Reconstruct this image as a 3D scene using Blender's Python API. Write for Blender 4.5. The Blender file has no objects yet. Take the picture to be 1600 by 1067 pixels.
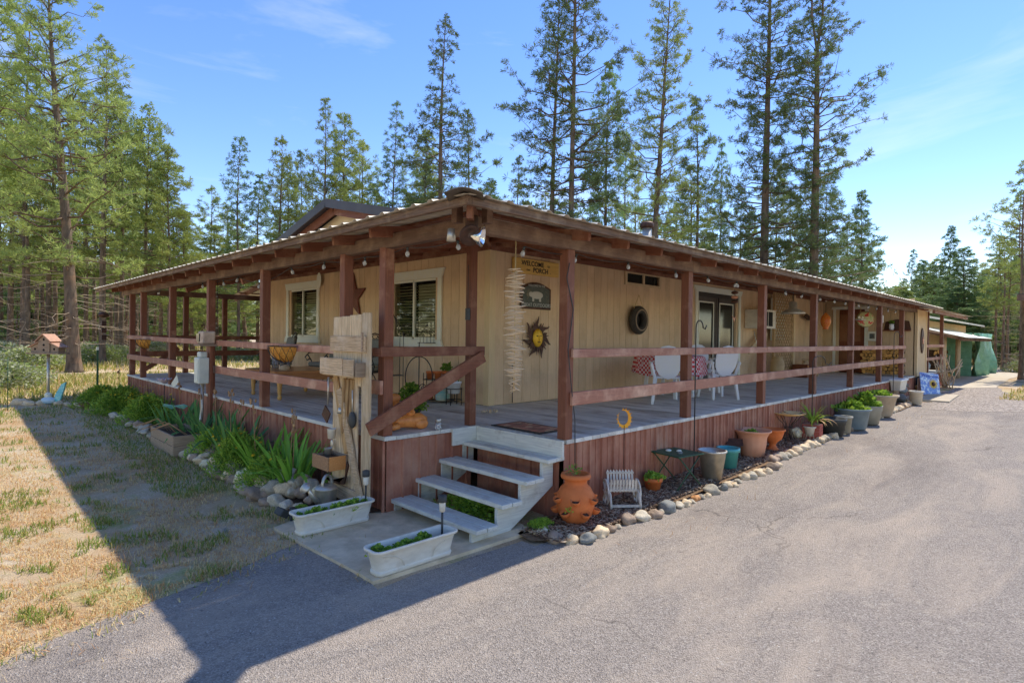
import bpy, bmesh, math, random
import numpy as np
from mathutils import Vector, Matrix, Euler, noise
random.seed(7); RNG = np.random.default_rng(11)
sc = bpy.context.scene; COL = sc.collection
R = math.radians; PI = math.pi

# ------------------------------------------------------------------ camera
FP = 896.1232                                    # focal length in pixels of a 1600 px wide picture
CAMP = np.array([-3.163, -3.6553, 1.0219])
_a = PI/4 + .002; _pi = -.0092; _ro = -.0133
FW = np.array([math.cos(_a)*math.cos(_pi), math.sin(_a)*math.cos(_pi), math.sin(_pi)])
_R = np.array([math.sin(_a), -math.cos(_a), 0]); _U = np.cross(_R, FW)
RT = _R*math.cos(_ro) - _U*math.sin(_ro); UP = _U*math.cos(_ro) + _R*math.sin(_ro)
cam = bpy.data.cameras.new('camera'); camo = bpy.data.objects.new('camera', cam); COL.objects.link(camo)
cam.sensor_width = 36; cam.lens = FP/1600*36; cam.clip_start = .05; cam.clip_end = 2000
m = Matrix.Identity(4)
for i in range(3):
    m[i][0] = RT[i]; m[i][1] = UP[i]; m[i][2] = -FW[i]; m[i][3] = CAMP[i]
camo.matrix_world = m
sc.camera = camo

# ------------------------------------------------------------------ light
SUN_EL = R(59.5)
sun = bpy.data.lights.new('sun', 'SUN'); sun.energy = 2.0; sun.angle = R(.8); sun.color = (1, .95, .86)
suno = bpy.data.objects.new('sun', sun); COL.objects.link(suno)
_sd = Vector((math.cos(SUN_EL), .0, math.sin(SUN_EL)))      # towards the sun
suno.rotation_euler = _sd.to_track_quat('Z', 'Y').to_euler()
w = bpy.data.worlds.new('World'); sc.world = w; w.use_nodes = True
nt = w.node_tree; nt.nodes.clear()
def N(nt, t, **k):
    n = nt.nodes.new(t)
    for a, b in k.items(): setattr(n, a, b)
    return n
sky = N(nt, 'ShaderNodeTexSky', sky_type='NISHITA', sun_disc=False, sun_elevation=SUN_EL, sun_rotation=R(90), air_density=.85, dust_density=.05, ozone_density=3.0)
bg = N(nt, 'ShaderNodeBackground'); bg.inputs[1].default_value = .142
out = N(nt, 'ShaderNodeOutputWorld')
tc = N(nt, 'ShaderNodeTexCoord')
mp = N(nt, 'ShaderNodeMapping'); mp.inputs['Scale'].default_value = (1.2, 1.2, 4.5); mp.inputs['Rotation'].default_value = (.2, .12, .4)
cn = N(nt, 'ShaderNodeTexNoise'); cn.inputs['Scale'].default_value = 1.7; cn.inputs['Detail'].default_value = 7; cn.inputs['Roughness'].default_value = .6; cn.inputs['Distortion'].default_value = .7
cr = N(nt, 'ShaderNodeValToRGB'); cr.color_ramp.elements[0].position = .52; cr.color_ramp.elements[1].position = .85
cr.color_ramp.elements[1].color = (.32, .32, .32, 1)
mx = N(nt, 'ShaderNodeMix', data_type='RGBA'); mx.inputs['B'].default_value = (4.2, 4.7, 5.4, 1)
nt.links.new(tc.outputs['Generated'], mp.inputs[0]); nt.links.new(mp.outputs[0], cn.inputs[0]); nt.links.new(cn.outputs[0], cr.inputs[0])
nt.links.new(cr.outputs[0], mx.inputs['Factor']); nt.links.new(sky.outputs[0], mx.inputs['A'])
hs = N(nt, 'ShaderNodeHueSaturation'); hs.inputs['Saturation'].default_value = 1.24; hs.inputs['Hue'].default_value = .515
nt.links.new(mx.outputs['Result'], hs.inputs['Color'])
tn = N(nt, 'ShaderNodeMix', data_type='RGBA', blend_type='MULTIPLY'); tn.inputs['Factor'].default_value = 1; tn.inputs['B'].default_value = (1.1, .94, .78, 1)
nt.links.new(hs.outputs[0], tn.inputs['A']); nt.links.new(tn.outputs['Result'], bg.inputs[0]); nt.links.new(bg.outputs[0], out.inputs[0])
sc.view_settings.view_transform = 'Standard'; sc.view_settings.look = 'None'
sc.view_settings.exposure = 1.34; sc.view_settings.gamma = 1
try: sc.view_settings.use_curve_mapping = False
except Exception: pass

# ------------------------------------------------------------------ helpers
def at(px, py, **k):
    """world point seen at a photo pixel on the plane x=, y=, z= or at horizontal distance d="""
    d = FW*FP + RT*(px-800) - UP*(py-533.5)
    (ax, v), = k.items()
    if ax == 'd': t = v/np.hypot(d[0], d[1])
    else:
        i = 'xyz'.index(ax); t = (v-CAMP[i])/d[i]
    return Vector(CAMP + d*t)
def gz(x, y): return -.8 + .25*min(max((x+y-1)/14, 0), 1)
def gat(px, py):
    z = -.75
    for _ in range(8):
        p = at(px, py, z=z); z = gz(p.x, p.y)
    return Vector((p.x, p.y, z))
def tag(o, label=None, cat=None, group=None, kind=None):
    if label: o['label'] = label
    if cat: o['category'] = cat
    if group: o['group'] = group
    if kind: o['kind'] = kind
    return o
def thing(name, label, cat, loc=(0, 0, 0), rz=0, group=None):
    o = bpy.data.objects.new(name, None); COL.objects.link(o); o.empty_display_size = .1
    o.location = loc; o.rotation_euler = (0, 0, rz)
    return tag(o, label, cat, group)
def link(name, me, parent=None, loc=(0, 0, 0), rot=(0, 0, 0), sc_=(1, 1, 1)):
    o = bpy.data.objects.new(name, me); COL.objects.link(o)
    o.parent = parent; o.location = loc; o.rotation_euler = rot; o.scale = sc_
    return o
def dup(root, loc, rz=0, s=1, label=None):
    r = root.copy(); COL.objects.link(r); r.location = loc; r.rotation_euler = (0, 0, rz)
    if s != 1: r.scale = (s, s, s) if not isinstance(s, tuple) else s
    if label: r['label'] = label
    for ch in list(root.children):
        c = ch.copy(); COL.objects.link(c); c.parent = r
        for g_ in list(ch.children):
            d = g_.copy(); COL.objects.link(d); d.parent = c
    return r
def bev(o, w_=.006, seg=1):
    b = o.modifiers.new('bevel', 'BEVEL'); b.width = w_; b.segments = seg; b.limit_method = 'ANGLE'; b.angle_limit = R(40)
    return o
def basis(p0, p1):
    d = (Vector(p1)-Vector(p0)).normalized()
    a = Vector((0, 0, 1)) if abs(d.z) < .95 else Vector((1, 0, 0))
    u = d.cross(a).normalized(); v = u.cross(d).normalized()
    return d, u, v
class MB:
    def __init__(s): s.v = []; s.f = []; s.m = []; s.s = []
    def add(s, vs, fs, mi=0, sm=False, T=None):
        b = len(s.v)
        s.v += [tuple(T @ Vector(v)) for v in vs] if T is not None else [tuple(v) for v in vs]
        s.f += [tuple(i+b for i in f) for f in fs]; s.m += [mi]*len(fs); s.s += [sm]*len(fs)
        return s
    def box(s, x0, y0, z0, x1, y1, z1, mi=0, T=None):
        v = [(x, y, z) for z in (z0, z1) for y in (y0, y1) for x in (x0, x1)]
        return s.add(v, [(0, 2, 3, 1), (4, 5, 7, 6), (0, 1, 5, 4), (2, 6, 7, 3), (0, 4, 6, 2), (1, 3, 7, 5)], mi, False, T)
    def cbox(s, c, d, mi=0, rot=(0, 0, 0), T=None):
        M_ = Matrix.Translation(c) @ Euler(rot).to_matrix().to_4x4()
        if T is not None: M_ = T @ M_
        x, y, z = d[0]/2, d[1]/2, d[2]/2
        return s.box(-x, -y, -z, x, y, z, mi, M_)
    def bar(s, p0, p1, w_, h, mi=0):
        """square bar between two points, w_ sideways, h upwards"""
        d, u, v = basis(p0, p1); vs = []
        for p in (Vector(p0), Vector(p1)):
            for a, b in ((-1, -1), (1, -1), (1, 1), (-1, 1)): vs.append(p+u*a*w_/2+v*b*h/2)
        return s.add(vs, [(3, 2, 1, 0), (4, 5, 6, 7), (0, 1, 5, 4), (1, 2, 6, 5), (2, 3, 7, 6), (3, 0, 4, 7)], mi)
    def tube(s, pts, r, n=8, mi=0, closed=False, T=None, sm=True):
        pts = [Vector(p) for p in pts]; k = len(pts)
        rs = r if isinstance(r, (list, tuple)) else [r]*k
        vs = []; fs = []; up = None
        for i, p in enumerate(pts):
            if closed: d = (pts[(i+1) % k]-pts[i-1]).normalized()
            else: d = (pts[min(i+1, k-1)]-pts[max(i-1, 0)]).normalized()
            if up is None: up = Vector((0, 0, 1)) if abs(d.z) < .9 else Vector((1, 0, 0))
            u = d.cross(up)
            if u.length < 1e-4: u = d.orthogonal()
            u.normalize(); v = u.cross(d).normalized(); up = v
            for j in range(n):
                a = 2*PI*j/n; vs.append(p+(u*math.cos(a)+v*math.sin(a))*rs[i])
        for i in range(k if closed else k-1):
            for j in range(n):
                a = i*n+j; b = i*n+(j+1) % n; i2 = (i+1) % k
                fs.append((a, b, i2*n+(j+1) % n, i2*n+j))
        if not closed: fs += [tuple(range(n-1, -1, -1)), tuple((k-1)*n+j for j in range(n))]
        return s.add(vs, fs, mi, sm, T)
    def lathe(s, prof, n=24, c=(0, 0, 0), mi=0, T=None, wob=None, sm=True):
        vs = []; fs = []
        for r_, z in prof:
            for j in range(n):
                a = 2*PI*j/n; rr = r_*(wob(a, z) if wob else 1)
                vs.append((c[0]+rr*math.cos(a), c[1]+rr*math.sin(a), c[2]+z))
        for i in range(len(prof)-1):
            for j in range(n):
                j2 = (j+1) % n; fs.append((i*n+j, i*n+j2, (i+1)*n+j2, (i+1)*n+j))
        if prof[0][0] > 1e-4: fs.append(tuple(range(n-1, -1, -1)))
        if prof[-1][0] > 1e-4: fs.append(tuple((len(prof)-1)*n+j for j in range(n)))
        return s.add(vs, fs, mi, sm, T)
    def prism(s, poly, t, T=None, mi=0):
        """2-D outline (x,z) given thickness t along +y"""
        n = len(poly); vs = [(a, 0, b) for a, b in poly]+[(a, t, b) for a, b in poly]
        fs = [tuple(range(n)), tuple(range(2*n-1, n-1, -1))]+[(i, n+i, n+(i+1) % n, (i+1) % n) for i in range(n)]
        return s.add(vs, fs, mi, False, T)
    def sphere(s, c, r, mi=0, T=None, seg=12, rings=8):
        rx, ry, rz_ = r if isinstance(r, (tuple, list)) else (r, r, r)
        vs = []; fs = []
        for i in range(rings+1):
            th = PI*i/rings
            for j in range(seg):
                a = 2*PI*j/seg
                vs.append((c[0]+rx*math.sin(th)*math.cos(a), c[1]+ry*math.sin(th)*math.sin(a), c[2]-rz_*math.cos(th)))
        for i in range(rings):
            for j in range(seg):
                j2 = (j+1) % seg; fs.append((i*seg+j, i*seg+j2, (i+1)*seg+j2, (i+1)*seg+j))
        return s.add(vs, fs, mi, True, T)
    def mesh(s, name, mats):
        me = bpy.data.meshes.new(name); me.from_pydata(s.v, [], s.f)
        for m_ in (mats if isinstance(mats, (list, tuple)) else [mats]): me.materials.append(m_)
        me.polygons.foreach_set('material_index', s.m); me.polygons.foreach_set('use_smooth', s.s)
        bm = bmesh.new(); bm.from_mesh(me); bmesh.ops.remove_doubles(bm, verts=bm.verts, dist=1e-5)
        bmesh.ops.recalc_face_normals(bm, faces=bm.faces); bm.to_mesh(me); bm.free()
        return me
    def build(s, name, mats, parent=None, loc=(0, 0, 0), rot=(0, 0, 0), sc_=(1, 1, 1), b=0):
        o = link(name, s.mesh(name, mats), parent, loc, rot, sc_)
        if b: bev(o, b)
        return o
def tri_mesh(name, V, F, mats, mi=None, smooth=False):
    """fast mesh from numpy arrays of vertices and triangles"""
    me = bpy.data.meshes.new(name); nf = len(F)
    me.vertices.add(len(V)); me.vertices.foreach_set('co', np.asarray(V, 'f').ravel())
    me.loops.add(nf*3); me.loops.foreach_set('vertex_index', np.asarray(F, 'i').ravel())
    me.polygons.add(nf); me.polygons.foreach_set('loop_start', np.arange(0, nf*3, 3, dtype='i'))
    me.polygons.foreach_set('loop_total', np.full(nf, 3, 'i'))
    for m_ in mats: me.materials.append(m_)
    if mi is not None: me.polygons.foreach_set('material_index', np.asarray(mi, 'i'))
    me.update(calc_edges=True)
    return me
def text_mesh(s, size, mat, ext=.002, align='CENTER', bold=0):
    cu = bpy.data.curves.new('lettering', 'FONT'); cu.body = s; cu.size = size; cu.extrude = ext; cu.align_x = align; cu.align_y = 'CENTER'; cu.offset = bold
    o = bpy.data.objects.new('t', cu); COL.objects.link(o)
    dg = bpy.context.evaluated_depsgraph_get(); me = bpy.data.meshes.new_from_object(o.evaluated_get(dg))
    bpy.data.objects.remove(o); me.name = 'lettering'; me.materials.clear(); me.materials.append(mat)
    return me

# ------------------------------------------------------------------ materials
def mk(name, c1, c2=None, scale=(1, 1, 1), ns=8, rough=.7, bump=.15, metal=0, c3=None, s3=2.0, t3=(.5, .7), rand=.12, detail=5, bd=.01, trans=0, coat=0, fine=None):
    m_ = bpy.data.materials.new(name); m_.use_nodes = True; t = m_.node_tree; L = t.links
    b = t.nodes['Principled BSDF']; b.inputs['Roughness'].default_value = rough; b.inputs['Metallic'].default_value = metal
    b.inputs['Specular IOR Level'].default_value = .35
    if coat: b.inputs['Coat Weight'].default_value = coat
    c2 = c2 or tuple(x*.75 for x in c1)
    wm = lambda c: tuple(min(.86, a*b_) for a, b_ in zip(c, (1.38, 1.26, 1.02)))
    c1, c2 = wm(c1), wm(c2); c3 = wm(c3) if c3 else None
    co = N(t, 'ShaderNodeTexCoord'); oi = N(t, 'ShaderNodeObjectInfo')
    mu = N(t, 'ShaderNodeVectorMath', operation='SCALE'); cv = N(t, 'ShaderNodeCombineXYZ')
    for i in range(3): L.new(oi.outputs['Random'], cv.inputs[i])
    L.new(cv.outputs[0], mu.inputs[0]); mu.inputs['Scale'].default_value = 43.7
    ad = N(t, 'ShaderNodeVectorMath', operation='ADD'); L.new(co.outputs['Object'], ad.inputs[0]); L.new(mu.outputs[0], ad.inputs[1])
    mp_ = N(t, 'ShaderNodeMapping'); mp_.inputs['Scale'].default_value = scale; L.new(ad.outputs[0], mp_.inputs[0])
    n1 = N(t, 'ShaderNodeTexNoise'); n1.inputs['Scale'].default_value = ns; n1.inputs['Detail'].default_value = detail; n1.inputs['Roughness'].default_value = .62
    L.new(mp_.outputs[0], n1.inputs[0])
    rp = N(t, 'ShaderNodeValToRGB'); rp.color_ramp.elements[0].position = .32; rp.color_ramp.elements[1].position = .68
    rp.color_ramp.elements[0].color = (*c2, 1); rp.color_ramp.elements[1].color = (*c1, 1); L.new(n1.outputs[0], rp.inputs[0])
    colr = rp.outputs[0]
    if c3:
        n3 = N(t, 'ShaderNodeTexNoise'); n3.inputs['Scale'].default_value = s3; n3.inputs['Detail'].default_value = 6; n3.inputs['Roughness'].default_value = .65
        L.new(ad.outputs[0], n3.inputs[0]); r3 = N(t, 'ShaderNodeMapRange'); r3.inputs[1].default_value = t3[0]; r3.inputs[2].default_value = t3[1]
        L.new(n3.outputs[0], r3.inputs[0]); x3 = N(t, 'ShaderNodeMix', data_type='RGBA'); L.new(r3.outputs[0], x3.inputs['Factor'])
        L.new(colr, x3.inputs['A']); x3.inputs['B'].default_value = (*c3, 1); colr = x3.outputs['Result']
    if rand:
        hv = N(t, 'ShaderNodeHueSaturation'); rr = N(t, 'ShaderNodeMapRange'); rr.inputs[3].default_value = 1-rand; rr.inputs[4].default_value = 1+rand
        L.new(oi.outputs['Random'], rr.inputs[0]); L.new(rr.outputs[0], hv.inputs['Value']); L.new(colr, hv.inputs['Color']); colr = hv.outputs[0]
    L.new(colr, b.inputs['Base Color'])
    if bump:
        bp = N(t, 'ShaderNodeBump'); bp.inputs['Strength'].default_value = bump; bp.inputs['Distance'].default_value = bd
        h = n1.outputs[0]
        if fine:
            nf = N(t, 'ShaderNodeTexNoise'); nf.inputs['Scale'].default_value = fine; nf.inputs['Detail'].default_value = 3; L.new(ad.outputs[0], nf.inputs[0])
            mm = N(t, 'ShaderNodeMath', operation='ADD'); L.new(h, mm.inputs[0]); L.new(nf.outputs[0], mm.inputs[1]); h = mm.outputs[0]
        L.new(h, bp.inputs['Height']); L.new(bp.outputs[0], b.inputs['Normal'])
    if trans:
        tr = N(t, 'ShaderNodeBsdfTranslucent'); ms = N(t, 'ShaderNodeMixShader'); ms.inputs[0].default_value = trans
        L.new(colr, tr.inputs[0]); L.new(b.outputs[0], ms.inputs[1]); L.new(tr.outputs[0], ms.inputs[2]); L.new(ms.outputs[0], t.nodes['Material Output'].inputs[0])
    return m_
WV = (30, 30, 1.6)     # grain along local z
WX = (1.6, 30, 30); WY = (30, 1.6, 30)
brown_c = (.185, .072, .044); brown_d = (.125, .048, .03); brown_w = (.32, .185, .13)
M = {}
M['brown_v'] = mk('brown paint, upright', brown_c, brown_d, WV, 3, .6, .25, c3=brown_w, s3=3, t3=(.55, .8))
M['brown_x'] = mk('brown paint along x', brown_c, brown_d, WX, 3, .6, .25, c3=brown_w, s3=3, t3=(.48, .78))
M['brown_y'] = mk('brown paint along y', brown_c, brown_d, WY, 3, .6, .25, c3=brown_w, s3=3, t3=(.48, .78))
M['rail_x'] = mk('faded rail paint x', (.32, .155, .115), (.23, .105, .08), WX, 3, .6, .25, c3=(.52, .36, .29), s3=3, t3=(.5, .8))
M['rail_y'] = mk('faded rail paint y', (.32, .155, .115), (.23, .105, .08), WY, 3, .6, .25, c3=(.52, .36, .29), s3=3, t3=(.5, .8))
M['beam_x'] = mk('weathered beam x', (.14, .085, .066), (.08, .048, .038), WX, 3, .7, .3, c3=(.25, .18, .14), s3=2.5, t3=(.45, .75))
M['beam_y'] = mk('weathered beam y', (.14, .085, .066), (.08, .048, .038), WY, 3, .7, .3, c3=(.25, .18, .14), s3=2.5, t3=(.45, .75))
M['skirt'] = mk('brown skirting metal', (.30, .125, .09), (.22, .09, .065), (6, 6, .8), 2, .55, .08, c3=(.42, .26, .2), s3=2.2, t3=(.45, .85), rand=.05)
M['deck'] = mk('grey deck paint', (.60, .63, .66), (.46, .48, .5), WY, 2.5, .7, .25, c3=(.27, .235, .2), s3=1.3, t3=(.5, .72), rand=.13)
M['step'] = mk('grey step paint', (.56, .60, .62), (.42, .45, .47), WY, 2.5, .65, .3, c3=(.3, .28, .25), s3=5, t3=(.52, .8), rand=.08)
M['step_x'] = mk('grey stringer paint', (.56, .60, .62), (.42, .45, .47), WX, 2.5, .65, .3, c3=(.25, .23, .2), s3=4, t3=(.52, .8), rand=.08)
M['tan'] = mk('tan siding paint', (.61, .475, .335), (.54, .41, .285), (14, 14, 1.0), 4, .75, .15, c3=(.42, .3, .19), s3=1.6, t3=(.5, .85), rand=.06)
M['tan2'] = mk('pale tan plywood', (.55, .44, .3), (.45, .35, .23), (14, 14, 1.2), 4, .75, .15, c3=(.38, .29, .2), s3=1.5, t3=(.5, .9), rand=.05)
M['cream'] = mk('cream trim paint', (.62, .5, .33), (.55, .44, .28), WV, 2, .6, .1, rand=.03)
M['white'] = mk('white trim paint', (.78, .76, .7), (.68, .66, .6), (3, 3, 3), 4, .5, .06, rand=.03)
M['plastic'] = mk('white moulded plastic', (.7, .76, .84), (.64, .7, .78), (1, 1, 1), 5, .35, .02, rand=.03)
M['dirtywhite'] = mk('dirty white plastic', (.6, .6, .59), (.5, .49, .47), (1, 1, 2.5), 7, .5, .05, c3=(.42, .35, .26), s3=6, t3=(.56, .85), rand=.03)
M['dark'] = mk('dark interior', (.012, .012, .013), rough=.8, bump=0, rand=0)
M['blackiron'] = mk('black iron', (.02, .02, .022), (.035, .03, .028), ns=20, rough=.45, bump=.1, rand=.05)
M['galv'] = mk('galvanised steel', (.5, .51, .52), (.36, .37, .38), (1, 1, 1), 14, .42, .06, metal=.7, c3=(.5, .48, .44), s3=5, t3=(.5, .8))
M['roofmetal'] = mk('corrugated roof metal', (.6, .58, .54), (.46, .44, .41), (1, 1, 1), 3, .5, .03, metal=.15, c3=(.42, .37, .31), s3=4, t3=(.52, .8), rand=.06)
M['darkroof'] = mk('dark brown roof metal', (.07, .06, .06), (.055, .045, .045), ns=3, rough=.4, bump=.02, metal=.3)
M['terra'] = mk('terracotta', (.56, .17, .055), (.46, .13, .04), ns=9, rough=.75, bump=.1, c3=(.5, .26, .16), s3=7, t3=(.56, .85), rand=.06)
M['terrapale'] = mk('pale terracotta plastic', (.56, .3, .21), (.5, .25, .17), ns=7, rough=.6, bump=.05, rand=.05)
M['teal'] = mk('teal glaze', (.07, .33, .38), (.06, .28, .33), ns=6, rough=.35, bump=.03)
M['bluetub'] = mk('grey blue tub', (.17, .23, .29), (.12, .17, .22), ns=6, rough=.5, bump=.04)
M['greytub'] = mk('grey plastic tub', (.3, .31, .3), (.24, .25, .24), ns=6, rough=.6, bump=.04)
M['stonetub'] = mk('stone coloured tub', (.42, .36, .3), (.34, .29, .24), ns=8, rough=.7, bump=.06)
M['blacktub'] = mk('black plastic tub', (.03, .035, .04), (.05, .055, .06), ns=6, rough=.55, bump=.04)
M['soil'] = mk('potting soil', (.11, .07, .045), (.05, .032, .02), ns=60, rough=.95, bump=.8, rand=.1)
M['oldwood'] = mk('weathered barn wood', (.64, .52, .38), (.32, .24, .165), (26, 26, 1.3), 3, .85, .6, c3=(.56, .5, .43), s3=4, t3=(.5, .75), rand=.13)
M['oldwood_h'] = mk('weathered barn wood, lying', (.58, .46, .33), (.28, .2, .135), (26, 1.3, 26), 3, .85, .6, c3=(.54, .47, .4), s3=4, t3=(.5, .75), rand=.13)
M['bark_old'] = mk('bark slab', (.5, .36, .2), (.24, .14, .07), (16, 16, 1.1), 3, .9, .9, bd=.02)
M['greywood'] = mk('grey planter wood', (.34, .27, .215), (.2, .155, .12), (2, 22, 22), 3, .85, .5, rand=.12)
M['pine'] = mk('varnished pine', (.45, .21, .07), (.33, .13, .04), (3, 3, 20), 3, .35, .08, coat=.3)
M['doorwood'] = mk('red brown door wood', (.2, .07, .03), (.13, .04, .02), (12, 12, 1), 3, .45, .1)
M['carved'] = mk('carved orange wood', (.62, .27, .08), (.45, .16, .04), (8, 8, 8), 2.5, .4, .15, coat=.25)
M['stick'] = mk('bleached driftwood', (.58, .48, .37), (.32, .25, .18), (10, 10, 10), 5, .85, .2)
M['glass'] = mk('dark window glass', (.02, .024, .024), (.016, .02, .02), ns=1, rough=.12, bump=0, rand=0)
M['blind'] = mk('window blind slat', (.66, .63, .50), (.5, .47, .36), ns=3, rough=.6, bump=.03, rand=.06)
M['coco'] = mk('coconut fibre', (.72, .36, .09), (.45, .18, .035), (1, 1, 1), 28, .95, .9, bd=.02)
M['cushion'] = mk('grey green cushion', (.22, .23, .22), (.17, .18, .17), ns=40, rough=.9, bump=.3)
M['tire'] = mk('black rubber', (.03, .028, .026), (.05, .045, .04), ns=12, rough=.8, bump=.3)
M['conc'] = mk('concrete', (.60, .52, .41), (.44, .375, .29), ns=7, rough=.9, bump=.35, c3=(.34, .28, .21), s3=3, t3=(.5, .78), rand=.03, fine=90, detail=9)
M['conc2'] = mk('pale concrete', (.46, .42, .37), (.36, .33, .29), ns=3, rough=.9, bump=.2, rand=.03, fine=60)
M['rockA'] = mk('river stone grey', (.42, .39, .34), (.28, .26, .225), ns=7, rough=.75, bump=.25, rand=.3, fine=60)
M['rockB'] = mk('river stone cream', (.62, .52, .38), (.42, .34, .26), ns=6, rough=.75, bump=.25, rand=.15, fine=60)
M['rockC'] = mk('river stone brown', (.3, .235, .19), (.2, .155, .13), ns=6, rough=.75, bump=.25, rand=.2, fine=60)
M['rockO'] = mk('orange stone', (.5, .27, .12), (.4, .19, .08), ns=6, rough=.75, bump=.2, rand=.05)
M['rockQ'] = mk('white quartz stone', (.7, .64, .52), (.5, .42, .28), ns=9, rough=.6, bump=.4, rand=.05)
M['rockG'] = mk('blue grey stone', (.2, .215, .225), (.13, .14, .15), ns=9, rough=.7, bump=.3, rand=.1)
M['iris'] = mk('iris leaf', (.20, .42, .06), (.12, .30, .045), (3, 3, .6), 5, .5, .05, rand=.3, trans=.3)
M['irisblue'] = mk('blue green iris leaf', (.12, .28, .09), (.07, .2, .07), (3, 3, .6), 5, .5, .05, rand=.3, trans=.25)
M['lime'] = mk('fresh green leaves', (.34, .50, .07), (.2, .34, .05), ns=20, rough=.6, bump=0, rand=.15, trans=.35)
M['leaf'] = mk('green leaves', (.17, .32, .05), (.09, .2, .03), ns=20, rough=.6, bump=0, rand=.15, trans=.3)
M['dead'] = mk('dry stalk', (.42, .28, .16), (.26, .16, .09), ns=20, rough=.9, bump=0, trans=.1)
M['yellow'] = mk('yellow petals', (.85, .5, .02), (.8, .38, .01), ns=20, rough=.6, bump=0, trans=.2)
M['gingham'] = None
M['greenmetal'] = mk('dark green painted metal', (.03, .09, .05), (.02, .06, .035), ns=12, rough=.5, bump=.08)
M['gold'] = mk('gold sun face', (.6, .4, .03), (.5, .3, .02), ns=14, rough=.4, bump=.15, metal=.3)
M['rust'] = mk('rusted dark metal', (.10, .05, .035), (.04, .025, .02), ns=10, rough=.6, bump=.2, metal=.3)
M['starred'] = mk('barn star red brown', (.14, .045, .03), (.1, .03, .02), ns=8, rough=.5, bump=.05)
M['green_tarp'] = mk('green tarpaulin', (.14, .32, .25), (.09, .24, .18), (1, 1, 1), 5, .5, .6, bd=.08)
M['rope'] = mk('rope', (.5, .38, .2), ns=40, bump=.2)
M['logend'] = mk('cut log end', (.62, .38, .13), (.45, .24, .07), ns=20, rough=.85, bump=.3, rand=.25)
M['logbark'] = mk('log bark', (.12, .07, .04), (.06, .035, .02), ns=14, rough=.95, bump=.7, rand=.3)
M['clay'] = mk('stoneware crock', (.5, .38, .22), (.4, .28, .15), ns=5, rough=.45, bump=.05)
M['mulch'] = mk('bark mulch', (.26, .17, .10), (.10, .062, .04), (1, 1, 1), 45, .95, 1.0, bd=.03, c3=(.3, .22, .15), s3=30, t3=(.55, .7), rand=0)
def flat(name, c, rough=.5, metal=0, em=None):
    m_ = bpy.data.materials.new(name); m_.use_nodes = True; b = m_.node_tree.nodes['Principled BSDF']
    b.inputs['Base Color'].default_value = (*c, 1); b.inputs['Roughness'].default_value = rough; b.inputs['Metallic'].default_value = metal
    return m_
M['clear'] = flat('clear glass', (.85, .88, .88), .08); M['clear'].node_tree.nodes['Principled BSDF'].inputs['Transmission Weight'].default_value = .75
M['bulb'] = flat('frosted bulb glass', (.75, .74, .68), .12); M['bulb'].node_tree.nodes['Principled BSDF'].inputs['Transmission Weight'].default_value = .45
M['chrome'] = flat('chrome reflector', (.8, .8, .8), .12, 1)
M['ink'] = flat('black lettering', (.03, .015, .01), .6)
M['yelsign'] = mk('yellow wood sign', (.56, .38, .12), (.47, .31, .09), (2, 20, 20), 3, .6, .15)
M['slate'] = mk('dark slate sign print', (.05, .065, .065), (.10, .12, .115), ns=9, rough=.6, bump=.05, c3=(.3, .28, .2), s3=9, t3=(.55, .75))
M['offwhite'] = flat('off white print', (.6, .57, .47), .6)
M['blueprint'] = mk('blue sign print', (.12, .2, .6), (.2, .36, .75), ns=7, rough=.5, bump=0, c3=(.55, .68, .9), s3=13, t3=(.5, .6))
M['turq'] = mk('turquoise enamel', (.05, .4, .55), (.3, .6, .65), ns=18, rough=.35, bump=0)
M['redglass'] = mk('red orange mosaic glass', (.7, .06, .02), (.8, .3, .05), ns=30, rough=.25, bump=.1)
M['matprint'] = mk('doormat print', (.5, .2, .14), (.2, .12, .08), ns=9, rough=.95, bump=.4, c3=(.55, .4, .28), s3=8, t3=(.5, .6))
M['plate'] = mk('painted plate', (.6, .58, .42), (.3, .35, .12), ns=9, rough=.3, bump=0, c3=(.45, .05, .04), s3=9, t3=(.53, .56))
def check_mat():
    m_ = bpy.data.materials.new('red gingham cloth'); m_.use_nodes = True; t = m_.node_tree; b = t.nodes['Principled BSDF']
    co = N(t, 'ShaderNodeTexCoord'); ck = N(t, 'ShaderNodeTexChecker'); ck.inputs['Scale'].default_value = 26
    ck.inputs['Color1'].default_value = (.62, .03, .03, 1); ck.inputs['Color2'].default_value = (.75, .62, .58, 1)
    t.links.new(co.outputs['Object'], ck.inputs[0]); t.links.new(ck.outputs[0], b.inputs['Base Color']); b.inputs['Roughness'].default_value = .8
    return m_
M['gingham'] = check_mat()

# ------------------------------------------------------------------ ground
def ramp_mix(t, fac, a, b, p0, p1):
    r = N(t, 'ShaderNodeMapRange'); r.inputs[1].default_value = p0; r.inputs[2].default_value = p1; t.links.new(fac, r.inputs[0])
    x = N(t, 'ShaderNodeMix', data_type='RGBA'); t.links.new(r.outputs[0], x.inputs['Factor'])
    for s_, v in (('A', a), ('B', b)):
        if isinstance(v, tuple): x.inputs[s_].default_value = (*v, 1)
        else: t.links.new(v, x.inputs[s_])
    return x.outputs['Result']
def nz(t, co, s, d=6, r=.6, off=(0, 0, 0), dist=0, sc_=(1, 1, 1)):
    mp_ = N(t, 'ShaderNodeMapping'); mp_.inputs['Location'].default_value = off; mp_.inputs['Scale'].default_value = sc_; t.links.new(co, mp_.inputs[0])
    n = N(t, 'ShaderNodeTexNoise'); n.inputs['Scale'].default_value = s; n.inputs['Detail'].default_value = d; n.inputs['Roughness'].default_value = r; n.inputs['Distortion'].default_value = dist
    t.links.new(mp_.outputs[0], n.inputs[0]); return n.outputs[0]
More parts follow.
